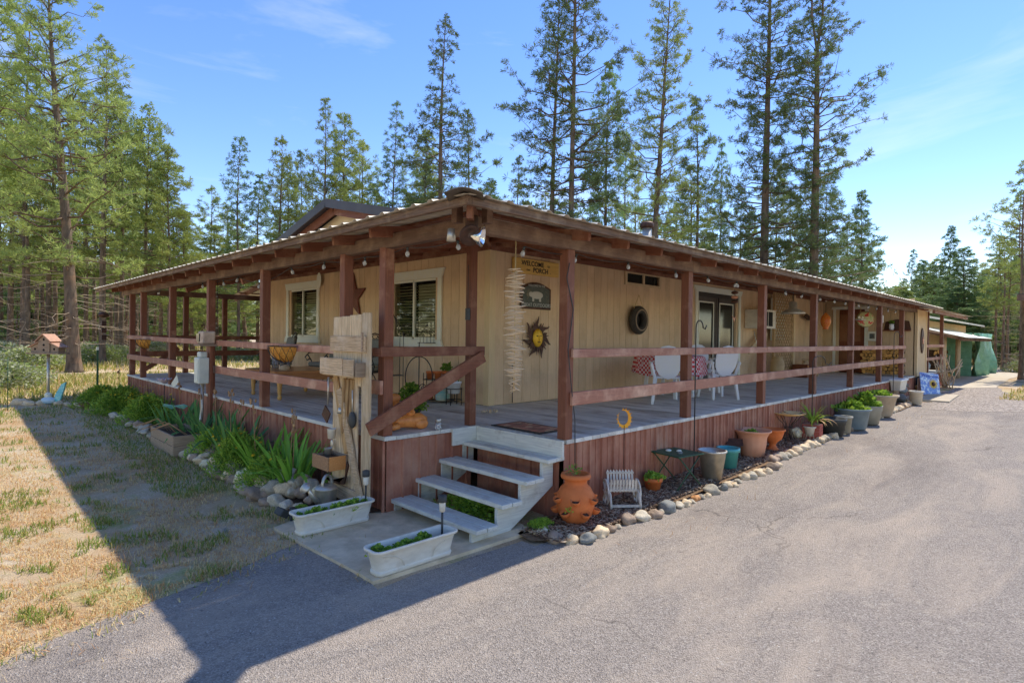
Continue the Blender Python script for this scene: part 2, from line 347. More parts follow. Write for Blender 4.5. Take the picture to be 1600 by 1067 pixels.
def newm(name, rough=.95):
    m_ = bpy.data.materials.new(name); m_.use_nodes = True; t = m_.node_tree; b = t.nodes['Principled BSDF']
    b.inputs['Roughness'].default_value = rough; b.inputs['Specular IOR Level'].default_value = .2
    co = N(t, 'ShaderNodeTexCoord').outputs['Object']; return m_, t, b, co
m_, t, b, co = newm('dry meadow ground')
c = ramp_mix(t, nz(t, co, 70, 5, .7), (.80, .65, .42), (.42, .30, .19), .38, .66)
c = ramp_mix(t, nz(t, co, .9, 7, .65, (3, 7, 0), .6), c, ramp_mix(t, nz(t, co, 55, 4, .7), (.42, .25, .12), (.66, .44, .22), .4, .65), .45, .62)
c = ramp_mix(t, nz(t, co, .55, 8, .7, (9, 2, 0), .8), c, ramp_mix(t, nz(t, co, 40, 4, .7), (.28, .30, .09), (.5, .47, .15), .4, .65), .56, .66)
c = ramp_mix(t, nz(t, co, .7, 8, .75, (1, 31, 0), .5), c, ramp_mix(t, nz(t, co, 90, 3, .7), (.16, .15, .15), (.33, .31, .30), .4, .65), .6, .68)
c = ramp_mix(t, nz(t, co, 1.6, 8, .75, (21, 4, 0), .5), c, ramp_mix(t, nz(t, co, 75, 4, .7), (.42, .30, .16), (.68, .52, .30), .4, .6), .5, .66)
t.links.new(c, b.inputs['Base Color'])
bp = N(t, 'ShaderNodeBump'); bp.inputs['Strength'].default_value = .7; bp.inputs['Distance'].default_value = .03
t.links.new(nz(t, co, 60, 6, .75), bp.inputs['Height']); t.links.new(bp.outputs[0], b.inputs['Normal'])
M['ground'] = m_
m_, t, b, co = newm('aged asphalt', .9)
v = N(t, 'ShaderNodeTexVoronoi'); v.inputs['Scale'].default_value = 120; t.links.new(co, v.inputs[0])
sp = N(t, 'ShaderNodeSeparateColor'); t.links.new(v.outputs['Color'], sp.inputs[0])
c = ramp_mix(t, sp.outputs[0], (.275, .23, .185), (.51, .43, .35), .1, 1.0)
c = ramp_mix(t, nz(t, co, 170, 4, .75), c, (.085, .07, .062), .56, .75)
c = ramp_mix(t, nz(t, co, 1.0, 8, .7, (5, 3, 0), .8, (.5, 1.6, 1)), c, (.58, .46, .34), .46, .8)
c = ramp_mix(t, nz(t, co, .6, 8, .7, (15, 8, 0), .3, (.5, 1.2, 1)), c, (.2, .165, .14), .5, .8)
c = ramp_mix(t, nz(t, co, 14, 5, .8, (2, 9, 0)), c, (.12, .10, .088), .60, .72)
c = ramp_mix(t, nz(t, co, 9, 6, .8, (7, 1, 0)), c, (.6, .5, .38), .56, .78)
c = ramp_mix(t, sp.outputs[1], c, (.62, .56, .47), .985, .992)
vm = N(t, 'ShaderNodeVectorMath', operation='MULTIPLY_ADD'); vn = N(t, 'ShaderNodeTexNoise'); vn.inputs['Scale'].default_value = 1.3; vn.inputs['Detail'].default_value = 8; t.links.new(co, vn.inputs[0])
t.links.new(vn.outputs['Color'], vm.inputs[0]); vm.inputs[1].default_value = (1.1, 1.1, 0); t.links.new(co, vm.inputs[2])
vc = N(t, 'ShaderNodeTexVoronoi', feature='DISTANCE_TO_EDGE'); vc.inputs['Scale'].default_value = .33; t.links.new(vm.outputs[0], vc.inputs[0])
ck = N(t, 'ShaderNodeMapRange'); ck.inputs[1].default_value = .0015; ck.inputs[2].default_value = .005; ck.inputs[3].default_value = .45; ck.inputs[4].default_value = 0; t.links.new(vc.outputs['Distance'], ck.inputs[0])
cm_ = N(t, 'ShaderNodeMapRange'); cm_.inputs[1].default_value = .48; cm_.inputs[2].default_value = .6; t.links.new(nz(t, co, .8, 3, .5, (4, 4, 0)), cm_.inputs[0])
cx = N(t, 'ShaderNodeMath', operation='MULTIPLY'); t.links.new(ck.outputs[0], cx.inputs[0]); t.links.new(cm_.outputs[0], cx.inputs[1])
x_ = N(t, 'ShaderNodeMix', data_type='RGBA'); t.links.new(cx.outputs[0], x_.inputs['Factor']); t.links.new(c, x_.inputs['A']); x_.inputs['B'].default_value = (.06, .05, .04, 1); c = x_.outputs['Result']
t.links.new(c, b.inputs['Base Color'])
bp = N(t, 'ShaderNodeBump'); bp.inputs['Strength'].default_value = .9; bp.inputs['Distance'].default_value = .012
ma = N(t, 'ShaderNodeMath', operation='ADD'); t.links.new(v.outputs['Distance'], ma.inputs[0]); t.links.new(nz(t, co, 45, 6, .8), ma.inputs[1])
t.links.new(ma.outputs[0], bp.inputs['Height']); t.links.new(bp.outputs[0], b.inputs['Normal'])
M['asphalt'] = m_
m_, t, b, co = newm('gravel', .9)
v = N(t, 'ShaderNodeTexVoronoi'); v.inputs['Scale'].default_value = 26; t.links.new(co, v.inputs[0])
sp = N(t, 'ShaderNodeSeparateColor'); t.links.new(v.outputs['Color'], sp.inputs[0])
c = ramp_mix(t, sp.outputs[0], (.25, .205, .165), (.58, .48, .38), .1, 1.0)
t.links.new(c, b.inputs['Base Color'])
bp = N(t, 'ShaderNodeBump'); bp.inputs['Strength'].default_value = 1; bp.inputs['Distance'].default_value = .03; bp.invert = True
t.links.new(v.outputs['Distance'], bp.inputs['Height']); t.links.new(bp.outputs[0], b.inputs['Normal'])
M['gravel'] = m_

def sheet(name, poly, dz, mat, kind='structure', jitter=0, step=.25, thick=0):
    if jitter:
        q = []
        for i in range(len(poly)):
            a = Vector(poly[i]); b_ = Vector(poly[(i+1) % len(poly)]); L_ = (b_-a).length; k = max(1, int(L_/step)) if L_ < 30 else 1
            for j in range(k):
                p = a.lerp(b_, j/k); n_ = noise.noise_vector(Vector((p.x*1.9, p.y*1.9, dz*50)))*jitter + noise.noise_vector(Vector((p.x*9, p.y*9, dz*50)))*jitter*.35
                q.append((p.x+n_.x, p.y+n_.y) if j or 1 else tuple(p))
        poly = q
    bm = bmesh.new(); vs = [bm.verts.new((x, y, 0)) for x, y in poly]; f = bm.faces.new(vs)
    bmesh.ops.triangulate(bm, faces=[f])
    for s_ in (1, 15):
        bmesh.ops.bisect_plane(bm, geom=bm.verts[:]+bm.edges[:]+bm.faces[:], plane_co=(s_, 0, 0), plane_no=(1, 1, 0))
    for v_ in bm.verts: v_.co.z = gz(v_.co.x, v_.co.y)+dz
    bmesh.ops.recalc_face_normals(bm, faces=bm.faces)
    if sum(f_.normal.z for f_ in bm.faces) < 0: bmesh.ops.reverse_faces(bm, faces=bm.faces)
    if thick:
        r = bmesh.ops.extrude_face_region(bm, geom=bm.faces[:])
        # the copy becomes the underside
        for v_ in [g_ for g_ in r['geom'] if isinstance(g_, bmesh.types.BMVert)]: v_.co.z -= thick
        bmesh.ops.recalc_face_normals(bm, faces=bm.faces)
    me = bpy.data.meshes.new(name); bm.to_mesh(me); bm.free(); me.materials.append(mat)
    return tag(link(name, me), kind=kind)
sheet('ground', [(-500, -500), (900, -500), (900, 900), (-500, 900)], 0, M['ground'])
P2 = lambda px, py: tuple(gat(px, py).xy)
sheet('driveway', [(-.95, 1.2), (-.9, -.1), (.5, -.12), (.52, -.3), (6, -.38), (14.6, -.45), (15.3, -.9), (15.2, -2.6), (14.6, -9), (13, -40), (-40, -40), (-40, -9), (-8, -.95), (-2.93, .53), (-1.9, .80)], .006, M['asphalt'], jitter=.09)
sheet('gravel_track', [P2(1452, 640), P2(1500, 643), P2(1600, 644), (14.6, -9), (18, -9), P2(1600, 622), P2(1570, 612), P2(1556, 604), P2(1500, 604), P2(1478, 612), P2(1462, 620)], .010, M['gravel'], jitter=.10)
sheet('concrete_apron', [P2(1440, 602), P2(1500, 606.5), P2(1556, 606), P2(1578, 592), P2(1600, 587), P2(1680, 587), P2(1640, 577), P2(1540, 575), P2(1440, 590)], .014, M['conc2'], jitter=.03)
sheet('concrete_path', [(15.2, -.45), (15.35, -1.15), (17.7, -1.05), (17.7, -.35)], .05, M['conc2'], thick=.09)
sheet('concrete_pad', [(-.98, 1.62), (-.93, -.02), (.72, -.06), (1.15, 1.3), (.0, 1.9), (-.3, 1.9)], .03, M['conc'], jitter=.012, thick=.1)
sheet('garden_bed', [(-.66, 1.9), (-.68, 12.4), (.05, 12.4), (.05, 1.3), (-.4, 1.5)], .04, M['soil'], jitter=.05)
sheet('mulch_bed', [(.55, -.02), (.5, -.22), (.8, -.5), (3, -.52), (8, -.58), (15.1, -.62), (15.6, -.3), (15.6, .1), (.9, .1)], .03, M['mulch'], jitter=.03)
# bark chips scattered over the mulch
def chips(n):
    x = RNG.uniform(.62, 11, n)**1.0; x = .62+(x-.62)*RNG.uniform(.2, 1, n); y = RNG.uniform(-.48, .0, n)
    z = np.array([gz(a, b_) for a, b_ in zip(x, y)])+.04+RNG.uniform(0, .02, n)
    P = np.stack([x, y, z], 1); a = RNG.uniform(0, PI, n); L_ = RNG.uniform(.012, .035, n); W_ = RNG.uniform(.005, .014, n)
    d = np.stack([np.cos(a), np.sin(a), RNG.uniform(-.4, .4, n)], 1)*L_[:, None]; e = np.stack([-np.sin(a), np.cos(a), RNG.uniform(-.4, .4, n)], 1)*W_[:, None]
    V = np.stack([P-d, P+e, P+d, P-e*.8, P+[0, 0, .008]], 1).reshape(-1, 3); i = np.arange(n)[:, None]*5
    F = np.concatenate([i+[0, 1, 4], i+[1, 2, 4], i+[2, 3, 4], i+[3, 0, 4]]); mi = np.tile(RNG.integers(0, 3, n), 4)
    return tri_mesh('bark_chips', V, F, [mk('bark chip', (.3, .19, .12), ns=30, bump=0, rand=0), mk('dark bark chip', (.12, .07, .045), ns=30, bump=0, rand=0), mk('pale bark chip', (.45, .36, .27), ns=30, bump=0, rand=0)], mi)
tag(link('bark_chips', chips(9000)), kind='stuff')

def blades(name, n, ok, hr, wid, mats, flat_=.6, dmax=26, pxr=(-120, 700), dmin=1.6, dpow=1.0, zoff=0):
    """grass blades, one bent triangle pair each, spread evenly for the eye over a patch"""
    px = RNG.uniform(pxr[0], pxr[1], n*3); u = RNG.uniform(0, 1, n*3)
    dd = dmin*(dmax/dmin)**(u**dpow)
    d0 = FW*FP + RT*(px[:, None]-800); d0 = d0[:, :2]/np.linalg.norm(d0[:, :2], axis=1)[:, None]
    XY = CAMP[:2]+d0*dd[:, None]
    keep = np.array([ok(a, b_) for a, b_ in XY]); XY = XY[keep][:n]; dd = dd[keep][:n]; n = len(XY)
    z = np.array([gz(a, b_) for a, b_ in XY])+zoff
    P = np.column_stack([XY, z]); a = RNG.uniform(0, 2*PI, n); h = RNG.uniform(*hr, n)*(1+dd*.03); tl = RNG.uniform(.1, flat_, n)*PI/2
    out_ = np.stack([np.cos(a)*np.sin(tl), np.sin(a)*np.sin(tl), np.cos(tl)], 1)*h[:, None]
    side = np.stack([-np.sin(a), np.cos(a), np.zeros(n)], 1)*(wid*(1+dd*.10))[:, None]
    mid = P+out_*.55+[0, 0, .004]; tip = P+out_; tip[:, 2] = np.maximum(tip[:, 2]-h*.12, z+.004)
    V = np.stack([P-side, P+side, mid-side*.8, mid+side*.8, tip], 1).reshape(-1, 3); i = np.arange(n)[:, None]*5
    F = np.concatenate([i+[0, 1, 3], i+[0, 3, 2], i+[2, 3, 4]]); mi = np.tile(RNG.integers(0, len(mats), n), 3)
    return tag(link(name, tri_mesh(name, V, F, mats, mi)), kind='stuff')
def lawn_ok(x, y):
    if y < .56+(x+2.93)*.27+.05*math.sin(x*9) or y < 1.0 and x > -1.2: return False
    if x > -.72 and y < 13: return False
    return True
def gn(x, y, s=.8, o=0): return noise.fractal(Vector((x*s+o, y*s-o, o)), 1, 2, 4)
straw = mk('straw blade', (.62, .52, .31), (.5, .4, .22), ns=20, bump=0, rand=0, trans=.25)
straw2 = mk('brown blade', (.5, .28, .12), (.4, .23, .1), ns=20, bump=0, rand=0, trans=.2)
gr1 = mk('green blade', (.17, .26, .045), (.12, .2, .03), ns=20, bump=0, rand=0, trans=.3)
gr2 = mk('olive blade', (.26, .28, .06), (.2, .22, .05), ns=20, bump=0, rand=0, trans=.3)
blades('dry_grass', 90000, lambda x, y: lawn_ok(x, y) and gn(x, y, 1.7, 3)+.5*gn(x, y, 7, 1) > -.15, (.008, .045), .0013, [straw, straw, straw2], 1.02)
blades('tall_dry_grass', 5000, lambda x, y: lawn_ok(x, y) and gn(x, y, 3, 6) > .22, (.04, .10), .0015, [straw, straw2, gr2], .8)
blades('green_grass', 42000, lambda x, y: lawn_ok(x, y) and (gn(x, y, 2.1, 8) > .2 or (x > -1.35+.3*gn(x, y, 2, 1) and y > 3.2) or (y > 9 and gn(x, y, .8, 5) > .05)), (.02, .075), .0022, [gr1, gr2], .75)
blades('meadow_grass', 30000, lambda x, y: (y > 13 or x < -3 and y > 9) and gn(x, y, .3, 2) > -.15, (.06, .22), .004, [straw, gr2, gr2], .7, dmax=70, dmin=13, pxr=(-150, 760))
blades('verge_grass', 16000, lambda x, y: (x > 17.5 and y < -1.9-.02*(x-17) and gn(x, y, .5, 2) > -.3) or x > 44, (.03, .12), .004, [straw, straw, gr2], .8, dmax=75, dmin=18, pxr=(1500, 1800))
edge_ok = lambda x, y: (abs(y-(.50+(x+2.93)*.27)) < .17 and x < -1 and gn(x, y, 4, 4) > -.1) or (abs(x+.95) < .04 and -.1 < y < 1.3 and gn(x, y, 5, 1) > .05)
blades('edge_weeds', 6000, edge_ok, (.015, .055), .002, [gr1, gr2, straw, straw, straw2], .95, dmax=6, pxr=(-200, 620), zoff=.01)
litter_ok = lambda x, y: (-1.15 < y < -.62 and .9 < x < 15 and gn(x, y, 2.5, 9) > .0) or (y < .5+(x+2.93)*.27 and y > -.1+(x+2.93)*.27 and x < -1.05 and gn(x, y, 3, 2) > .1) or (.05 < y < 1.1 and -.85 < x < .1 and gn(x, y, 4, 2) > .25)
blades('needle_litter', 2600, litter_ok, (.03, .08), .0011, [straw2, straw, mk('dead needle', (.3, .16, .07), ns=20, bump=0, rand=0)], 1.06, dmax=18, pxr=(-200, 1700), zoff=.008)
# loose grit on the asphalt
def grit(n):
    px = RNG.uniform(-100, 1700, n); dd = 1.9*(9/1.9)**RNG.uniform(0, 1, n); d0 = FW*FP + RT*(px[:, None]-800); d0 = d0[:, :2]/np.linalg.norm(d0[:, :2], axis=1)[:, None]
    XY = CAMP[:2]+d0*dd[:, None]; k = np.array([(b_ < -.62 or a < -1.1) and b_ < .5+(a+2.93)*.293 and not (-.95 < a < .7 and b_ > -.1) for a, b_ in XY]); XY = XY[k]; n = len(XY)
    z = np.array([gz(a, b_) for a, b_ in XY])+.006; r = RNG.uniform(.0015, .0045, n)*RNG.uniform(.5, 1.2, n)
    O = np.array([[1, 0, 0], [-.5, .8, 0], [-.5, -.8, 0], [0, 0, .9]]); ang = RNG.uniform(0, 6.28, n)
    ca, sa = np.cos(ang), np.sin(ang); X = O[None, :, 0]*ca[:, None]-O[None, :, 1]*sa[:, None]; Y = O[None, :, 0]*sa[:, None]+O[None, :, 1]*ca[:, None]
    V = np.stack([XY[:, :1]+X*r[:, None], XY[:, 1:]+Y*r[:, None], z[:, None]+O[None, :, 2]*r[:, None]], 2).reshape(-1, 3); i = np.arange(n)[:, None]*4
    F = np.concatenate([i+[0, 1, 3], i+[1, 2, 3], i+[2, 0, 3]])
    return tri_mesh('loose_grit', V, F, [mk('grit', (.3, .27, .25), ns=30, bump=0, rand=0), mk('dark grit', (.06, .05, .05), ns=30, bump=0, rand=0), mk('tan grit', (.5, .43, .36), ns=30, bump=0, rand=0)], np.tile(RNG.choice([0, 0, 1, 1, 1, 2], n), 3))
tag(link('loose_grit', grit(16000)), kind='stuff')

# ------------------------------------------------------------------ house
HX = HY = 2.51; HEND = 10.52; XE = 17.4
house = thing('mobile_home', 'tan panelled single storey home with brown trim behind the wraparound porch', 'house', (HX, HY, 0))
HB = lambda x, y, z=0: (x-HX, y-HY, z)
def sub(bld, name, mat, T=house, b=0, off=None):
    return bld.build(name, mat, T, b=b)
# black core stands for the unlit rooms, set back so openings read deep
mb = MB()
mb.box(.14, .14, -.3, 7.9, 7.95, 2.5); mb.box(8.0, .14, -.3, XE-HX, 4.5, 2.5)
mb.build('dark_core', M['dark'], house)
openL = [(3.72, 5.05, .95, 1.95), (7.9, 9.3, .95, 2.0)]           # y0,y1,z0,z1 on the left wall
openR = [(6.0, 7.14, 2.07, 2.25), (8.78, 10.9, 0, 2.08)]          # x0,x1,z0,z1 on the right wall
bw = .2
def siding_mesh(axis, z0, z1, mat):
    b_ = MB()
    if axis == 'y': b_.box(0, .003, z0, .13, bw-.004, z1)
    else: b_.box(.003, 0, z0, bw-.004, .13, z1)
    b_.v = b_.v
    return b_.mesh('siding_board', mat)
full = {}
def siding(axis, a0, a1, openings, fixed, base, parent, ztop=2.47, mat='tan'):
    n = round((a1-a0)/bw)
    for i in range(n):
        a = a0+i*bw; c_ = a+bw/2; segs = [(0.0, ztop)]
        for o0, o1, z0, z1 in openings:
            if o0 < c_ < o1: segs = ([(0.0, z0)] if z0 > .05 else [])+[(z1, ztop)]
        for s0, s1 in segs:
            k = (axis, round(s0, 3), round(s1, 3), mat)
            if k not in full: full[k] = siding_mesh(axis, s0, s1, M[mat])
            jit = random.uniform(0, .003)
            loc = (fixed+jit-base[0], a-base[1], 0) if axis == 'y' else (a-base[0], fixed+jit-base[1], 0)
            link('siding_board', full[k], parent, loc)
siding('y', HY+.1, HEND, openL, HX, (HX, HY), house)
siding('x', HX+.1, XE, openR, HY, (HX, HY), house)
MB().box(-.02, -.02, 0, .1, .1, 2.47).build('corner_board', M['cream'], house, b=.004)
MB().box(-.02, HEND-HY, 0, .12, HEND-HY+.1, 2.47).build('corner_board', M['cream'], house, b=.004)
# ledgers under the soffit
MB().box(-.06, -.06, 2.27, -.021, HEND-HY+.1, 2.42).build('ledger', M['brown_y'], house, b=.004)
MB().box(-.02, -.06, 2.27, XE-HX, -.021, 2.42).build('ledger', M['brown_x'], house, b=.004)
# gable roof seen above the porch
ry, rzt, sl = 6.75, 3.57, .2
gw = MB(); gw.prism([(-4.2, 2.4), (4.0, 2.4), (4.0, rzt-.14-.24*4), (0, rzt-.14), (-4.2, rzt-.14-.225*4.2)], .12, Matrix.Translation((.05, ry-HY, 0)) @ Matrix.Rotation(PI/2, 4, 'Z')); gw.build('gable_wall', M['cream'], house)
for sgn in (1, -1):
    L_ = 4.4; sl = .225 if sgn < 0 else .24; rf = MB()
    p = [(0, 0), (sgn*L_, -sl*L_), (sgn*L_, -sl*L_-.05), (0, -.05)]
    rf.prism([(a, b_+rzt-.0) for a, b_ in p], 14.5, Matrix.Translation((-.42, ry-HY, 0)) @ Matrix(((0, 1, 0, 0), (1, 0, 0, 0), (0, 0, 1, 0), (0, 0, 0, 1))))
    rf.build('roof', M['darkroof'], house)
    # dark metal rake trim, brown fascia set back below it
    tr = MB(); d = sgn*L_
    tr.bar((-.43, ry-HY, rzt-.03), (-.43, ry-HY+d, rzt-.03-sl*L_), .03, .16); tr.build('rake_trim', M['darkroof'], house)
    fa = MB(); fa.bar((-.25, ry-HY+sgn*.02, rzt-.15), (-.25, ry-HY+d, rzt-.15-sl*L_), .04, .17); fa.build('rake_fascia', M['brown_y'], house)
# windows on the left wall
def window_left(y0, y1, z0, z1, lbl):
    w_ = thing('window', None, None); w_.parent = house; del_ = [w_.pop(k) for k in ('label', 'category') if k in w_]
    w_.location = (0, 0, 0)
    yo, H_ = -HY, 0
    g_ = MB(); T_ = .1
    a0, a1 = y0+yo, y1+yo
    MB().box(-.035, a0-T_, z0, -.002, a0, z1).build('window_trim', M['white'], w_, b=.004); MB().box(-.035, a1, z0, -.002, a1+T_, z1).build('window_trim', M['white'], w_, b=.004)
    hd = MB(); hd.prism([(a0-T_-.0, z1), (a1+T_, z1), (a1+T_+.07, z1+.15), (a0-T_-.07, z1+.15)], .04, Matrix(((0, 1, 0, -.042), (1, 0, 0, 0), (0, 0, 1, 0), (0, 0, 0, 1)))); hd.build('window_header', M['white'], w_, b=.004)
    sl_ = MB(); sl_.prism([(a0-T_-.06, z0-.13), (a1+T_+.06, z0-.13), (a1+T_, z0), (a0-T_, z0)], .05, Matrix(((0, 1, 0, -.052), (1, 0, 0, 0), (0, 0, 1, 0), (0, 0, 0, 1)))); sl_.build('window_sill', M['white'], w_, b=.004)
    fr = MB(); mid = (a0+a1)/2+.04
    for (p, q, r_, s_) in ((a0, a0+.035, z0, z1), (a1-.035, a1, z0, z1), (mid-.02, mid+.02, z0, z1), (a0, a1, z0, z0+.035), (a0, a1, z1-.035, z1)):
        fr.box(.005, p, r_, .05, q, s_)
    fr.build('window_frame', M['white'], w_)
    MB().add([(.03, a0+.03, z0+.03), (.03, a0+.03, z1-.03), (.03, a1-.03, z1-.03), (.03, a1-.03, z0+.03)], [(0, 1, 2, 3)]).build('pane', M['pane'], w_)
    sm = MB(); sm.cbox((0, 0, 0), (.044, (a1-a0)/2-.06, .003), rot=(0, R(58), 0)); me = sm.mesh('blind_slat', M['blind'])
    k = int((z1-z0-.06)/.05)
    for i in range(k):
        link('blind_slat', me, w_, (.085, a0+(a1-a0)*.26+.02, z0+.05+i*.05+random.uniform(-.003, .003)), (random.uniform(-.01, .01), random.uniform(-.1, .1), 0)); link('blind_slat', me, w_, (.085, a0+(a1-a0)*.76, z0+.05+i*.05+random.uniform(-.004, .004)), (random.uniform(-.015, .015), random.uniform(-.15, .1)-.75, 0))
    return w_
pm = bpy.data.materials.new('window pane glass'); pm.use_nodes = True; t = pm.node_tree; b = t.nodes['Principled BSDF']
gl = N(t, 'ShaderNodeBsdfGlossy'); gl.inputs['Roughness'].default_value = .02; tp = N(t, 'ShaderNodeBsdfTransparent'); tp.inputs[0].default_value = (.62, .66, .62, 1)
ms = N(t, 'ShaderNodeMixShader'); fr_ = N(t, 'ShaderNodeFresnel'); fr_.inputs[0].default_value = 1.45
mm_ = N(t, 'ShaderNodeMath', operation='MULTIPLY_ADD'); mm_.inputs[1].default_value = .8; mm_.inputs[2].default_value = .03; t.links.new(fr_.outputs[0], mm_.inputs[0])
t.links.new(mm_.outputs[0], ms.inputs[0]); t.links.new(tp.outputs[0], ms.inputs[1]); t.links.new(gl.outputs[0], ms.inputs[2]); t.links.new(ms.outputs[0], t.nodes['Material Output'].inputs[0])
M['pane'] = pm
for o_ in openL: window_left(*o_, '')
# small high window, right wall
w_ = bpy.data.objects.new('window', None); COL.objects.link(w_); w_.parent = house
fr = MB(); x0, x1, z0, z1 = 6.0-HX, 7.14-HX, 2.07, 2.25
for (p, q, r_, s_) in ((x0-.07, x0, z0-.05, z1+.05), (x1, x1+.07, z0-.05, z1+.05), (x0, x1, z0-.05, z0), (x0, x1, z1, z1+.05), ((x0+x1)/2-.03, (x0+x1)/2+.03, z0, z1)):
    fr.box(p, -.03, r_, q, -.002, s_)
fr.build('window_frame', M['tan2'], w_, b=.003); MB().box(x0, .03, z0, x1, .034, z1).build('pane', M['glass'], w_)
# patio door
d_ = bpy.data.objects.new('patio_door', None); COL.objects.link(d_); d_.parent = house
x0, x1, z1 = 8.78-HX, 10.9-HX, 2.08
MB().box(x0-.1, -.04, 0, x0, -.002, z1).build('door_trim', M['white'], d_, b=.004); MB().box(x1, -.04, 0, x1+.1, -.002, z1).build('door_trim', M['white'], d_, b=.004)
hd = MB(); hd.prism([(x0-.1, z1), (x1+.1, z1), (x1+.19, z1+.13), (x0-.19, z1+.13)], .045, Matrix.Translation((0, -.046, 0))); hd.build('door_header', M['white'], d_, b=.004)
for k in (0, 1):
    a = x0+.03+k*(x1-x0-.06)/2; e = a+(x1-x0-.06)/2-.02
    lf = MB(); lf.box(a, .05, .02, a+.13, .09, 2.03); lf.box(e-.13, .05, .02, e, .09, 2.03); lf.box(a+.13, .05, .02, e-.13, .09, .25); lf.box(a+.13, .05, 1.88, e-.13, .09, 2.03)
    lf.build('door_leaf', M['doorgrey'] if 'doorgrey' in M else mk('dark grey door paint', (.1, .09, .085), ns=5), d_)
    wt = MB(); g0, g1 = a+.13, e-.13
    for (p, q, r_, s_) in ((g0, g0+.03, .25, 1.88), (g1-.03, g1, .25, 1.88), (g0+.03, g1-.03, .25, .28), (g0+.03, g1-.03, 1.85, 1.88)): wt.box(p, .035, r_, q, .049, s_)
    wt.build('glazing_bead', M['white'], d_)
    MB().box(g0+.03, .06, .28, g1-.03, .066, 1.85).build('pane', M['glass'], d_)
scn = MB(); scn.box(x0, .0, 1.98, x1, .012, z1); scn.box(x0+(x1-x0)*.5, -.01, .1, x0+(x1-x0)*.5+.02, .01, 2.0); scn.build('screen_rail', M['blackiron'], d_)
# end wall of the addition that closes the porch
endw = bpy.data.objects.new('end_wall', None); COL.objects.link(endw); endw.parent = house; endw.location = (XE-HX, -HY, 0)
n = 13
for i in range(n):
    y = .02+i*.2
    if 1.3 < y+.1 < 2.12: z0_ = 2.02
    else: z0_ = 0
    bm_ = MB(); bm_.box(0, .003, z0_, .12, .196, 2.3); bm_.build('siding_board', M['tan2'], endw, (random.uniform(0, .003), y, 0))
fb = MB(); fb.box(-.03, 1.2, 0, -.001, 1.3, 2.02); fb.box(-.03, 2.12, 0, -.001, 2.2, 2.02); fb.box(-.035, 1.16, 2.02, -.001, 2.24, 2.11)
fb.build('door_trim', M['white'], endw, b=.004)
dr = MB(); dr.box(.02, 1.3, .02, .06, 2.12, 2.01); dr.build('door', M['doorwood'], endw)
pn = MB(); pn.box(.012, 1.42, .2, .019, 2.0, .85); pn.box(.012, 1.42, 1.0, .019, 2.0, 1.85); pn.build('door_panel', mk('inner door board', (.26, .12, .06), ns=5, rough=.5), endw)
sd = MB(); sd.box(-.02, 2.24, .9, -.002, 2.42, 2.0); sd.build('side_light_frame', M['tan2'], endw)
# addition body in front
ad = MB(); ad.box(0, 0, -.02, 1.38, .06, 1.98); ad.build('plywood_panel', M['tan2'], endw, (.0, -.065, 0), b=.004)
for xx in (0.0, 1.33):
    MB().box(xx, -.085, -.02, xx+.09, -.066, 1.98).build('corner_board', M['cream'], endw, b=.004)
MB().box(.12, .0, -.3, 1.3, 2.6, 2.25).build('dark_core', M['dark'], endw)  # black box stands for the unlit inside of the addition

# ------------------------------------------------------------------ porch
porch = thing('porch', 'wraparound porch with brown posts and rails under a corrugated metal roof', 'porch', (0, 0, 0))
YE = 12.45; NX, NY = 1.2, 1.3             # notch for the stairs
# deck boards run along y
me_cache = {}
def deck_board(x, y0, y1):
    L_ = round(y1-y0, 2)
    if L_ not in me_cache:
        b_ = MB(); b_.box(.003, 0, -.04, .137, L_, 0); me_cache[L_] = b_.mesh('deck_board', M['deck'])
    link('deck_board', me_cache[L_], porch, (x, y0, random.uniform(-.0025, 0)))
i = 0; x = -.03
while x < XE-.03:
    if x < NX-.05:
        y = NY-.03; stops = [5.4+random.uniform(-1, 1), 9+random.uniform(-.8, .8)]
        for s_ in stops+[YE]: deck_board(x, y, s_-.003); y = s_
    elif x < HX-.02:
        y = -.03; stops = [3.6+random.uniform(-.8, .8), 7.5+random.uniform(-1, 1)]
        for s_ in stops+[YE]: deck_board(x, y, s_-.003); y = s_
    else: deck_board(x, -.03, HY-.02)
    x += .14
mb = MB()
for k in range(11): mb.box(HX-.02+k*.4, HEND+.12, -.04, HX+.376+k*.4, YE, -.001)
mb.build('rear_deck', M['deck'], porch)
# framing boards under the deck edge
rm = MB(); rm.box(.012, NY+.03, -.14, .05, YE, -.041); rm.build('rim_joist', M['brown_y'], porch)
rm = MB(); rm.box(.055, NY+.008, -.14, NX, NY+.045, -.041); rm.build('rim_joist', M['brown_x'], porch)
rm = MB(); rm.box(NX, .012, -.14, XE, .05, -.041); rm.build('rim_joist', M['brown_x'], porch)
nb = MB(); nb.box(NX-.035, -.03, -.17, NX-.003, NY-.035, -.002); nb.build('notch_riser', M['step'], porch, b=.004)
nb = MB(); nb.box(.82, NY-.062, -.19, NX-.037, NY-.032, -.002); nb.build('notch_cheek', M['step_x'], porch, b=.004)
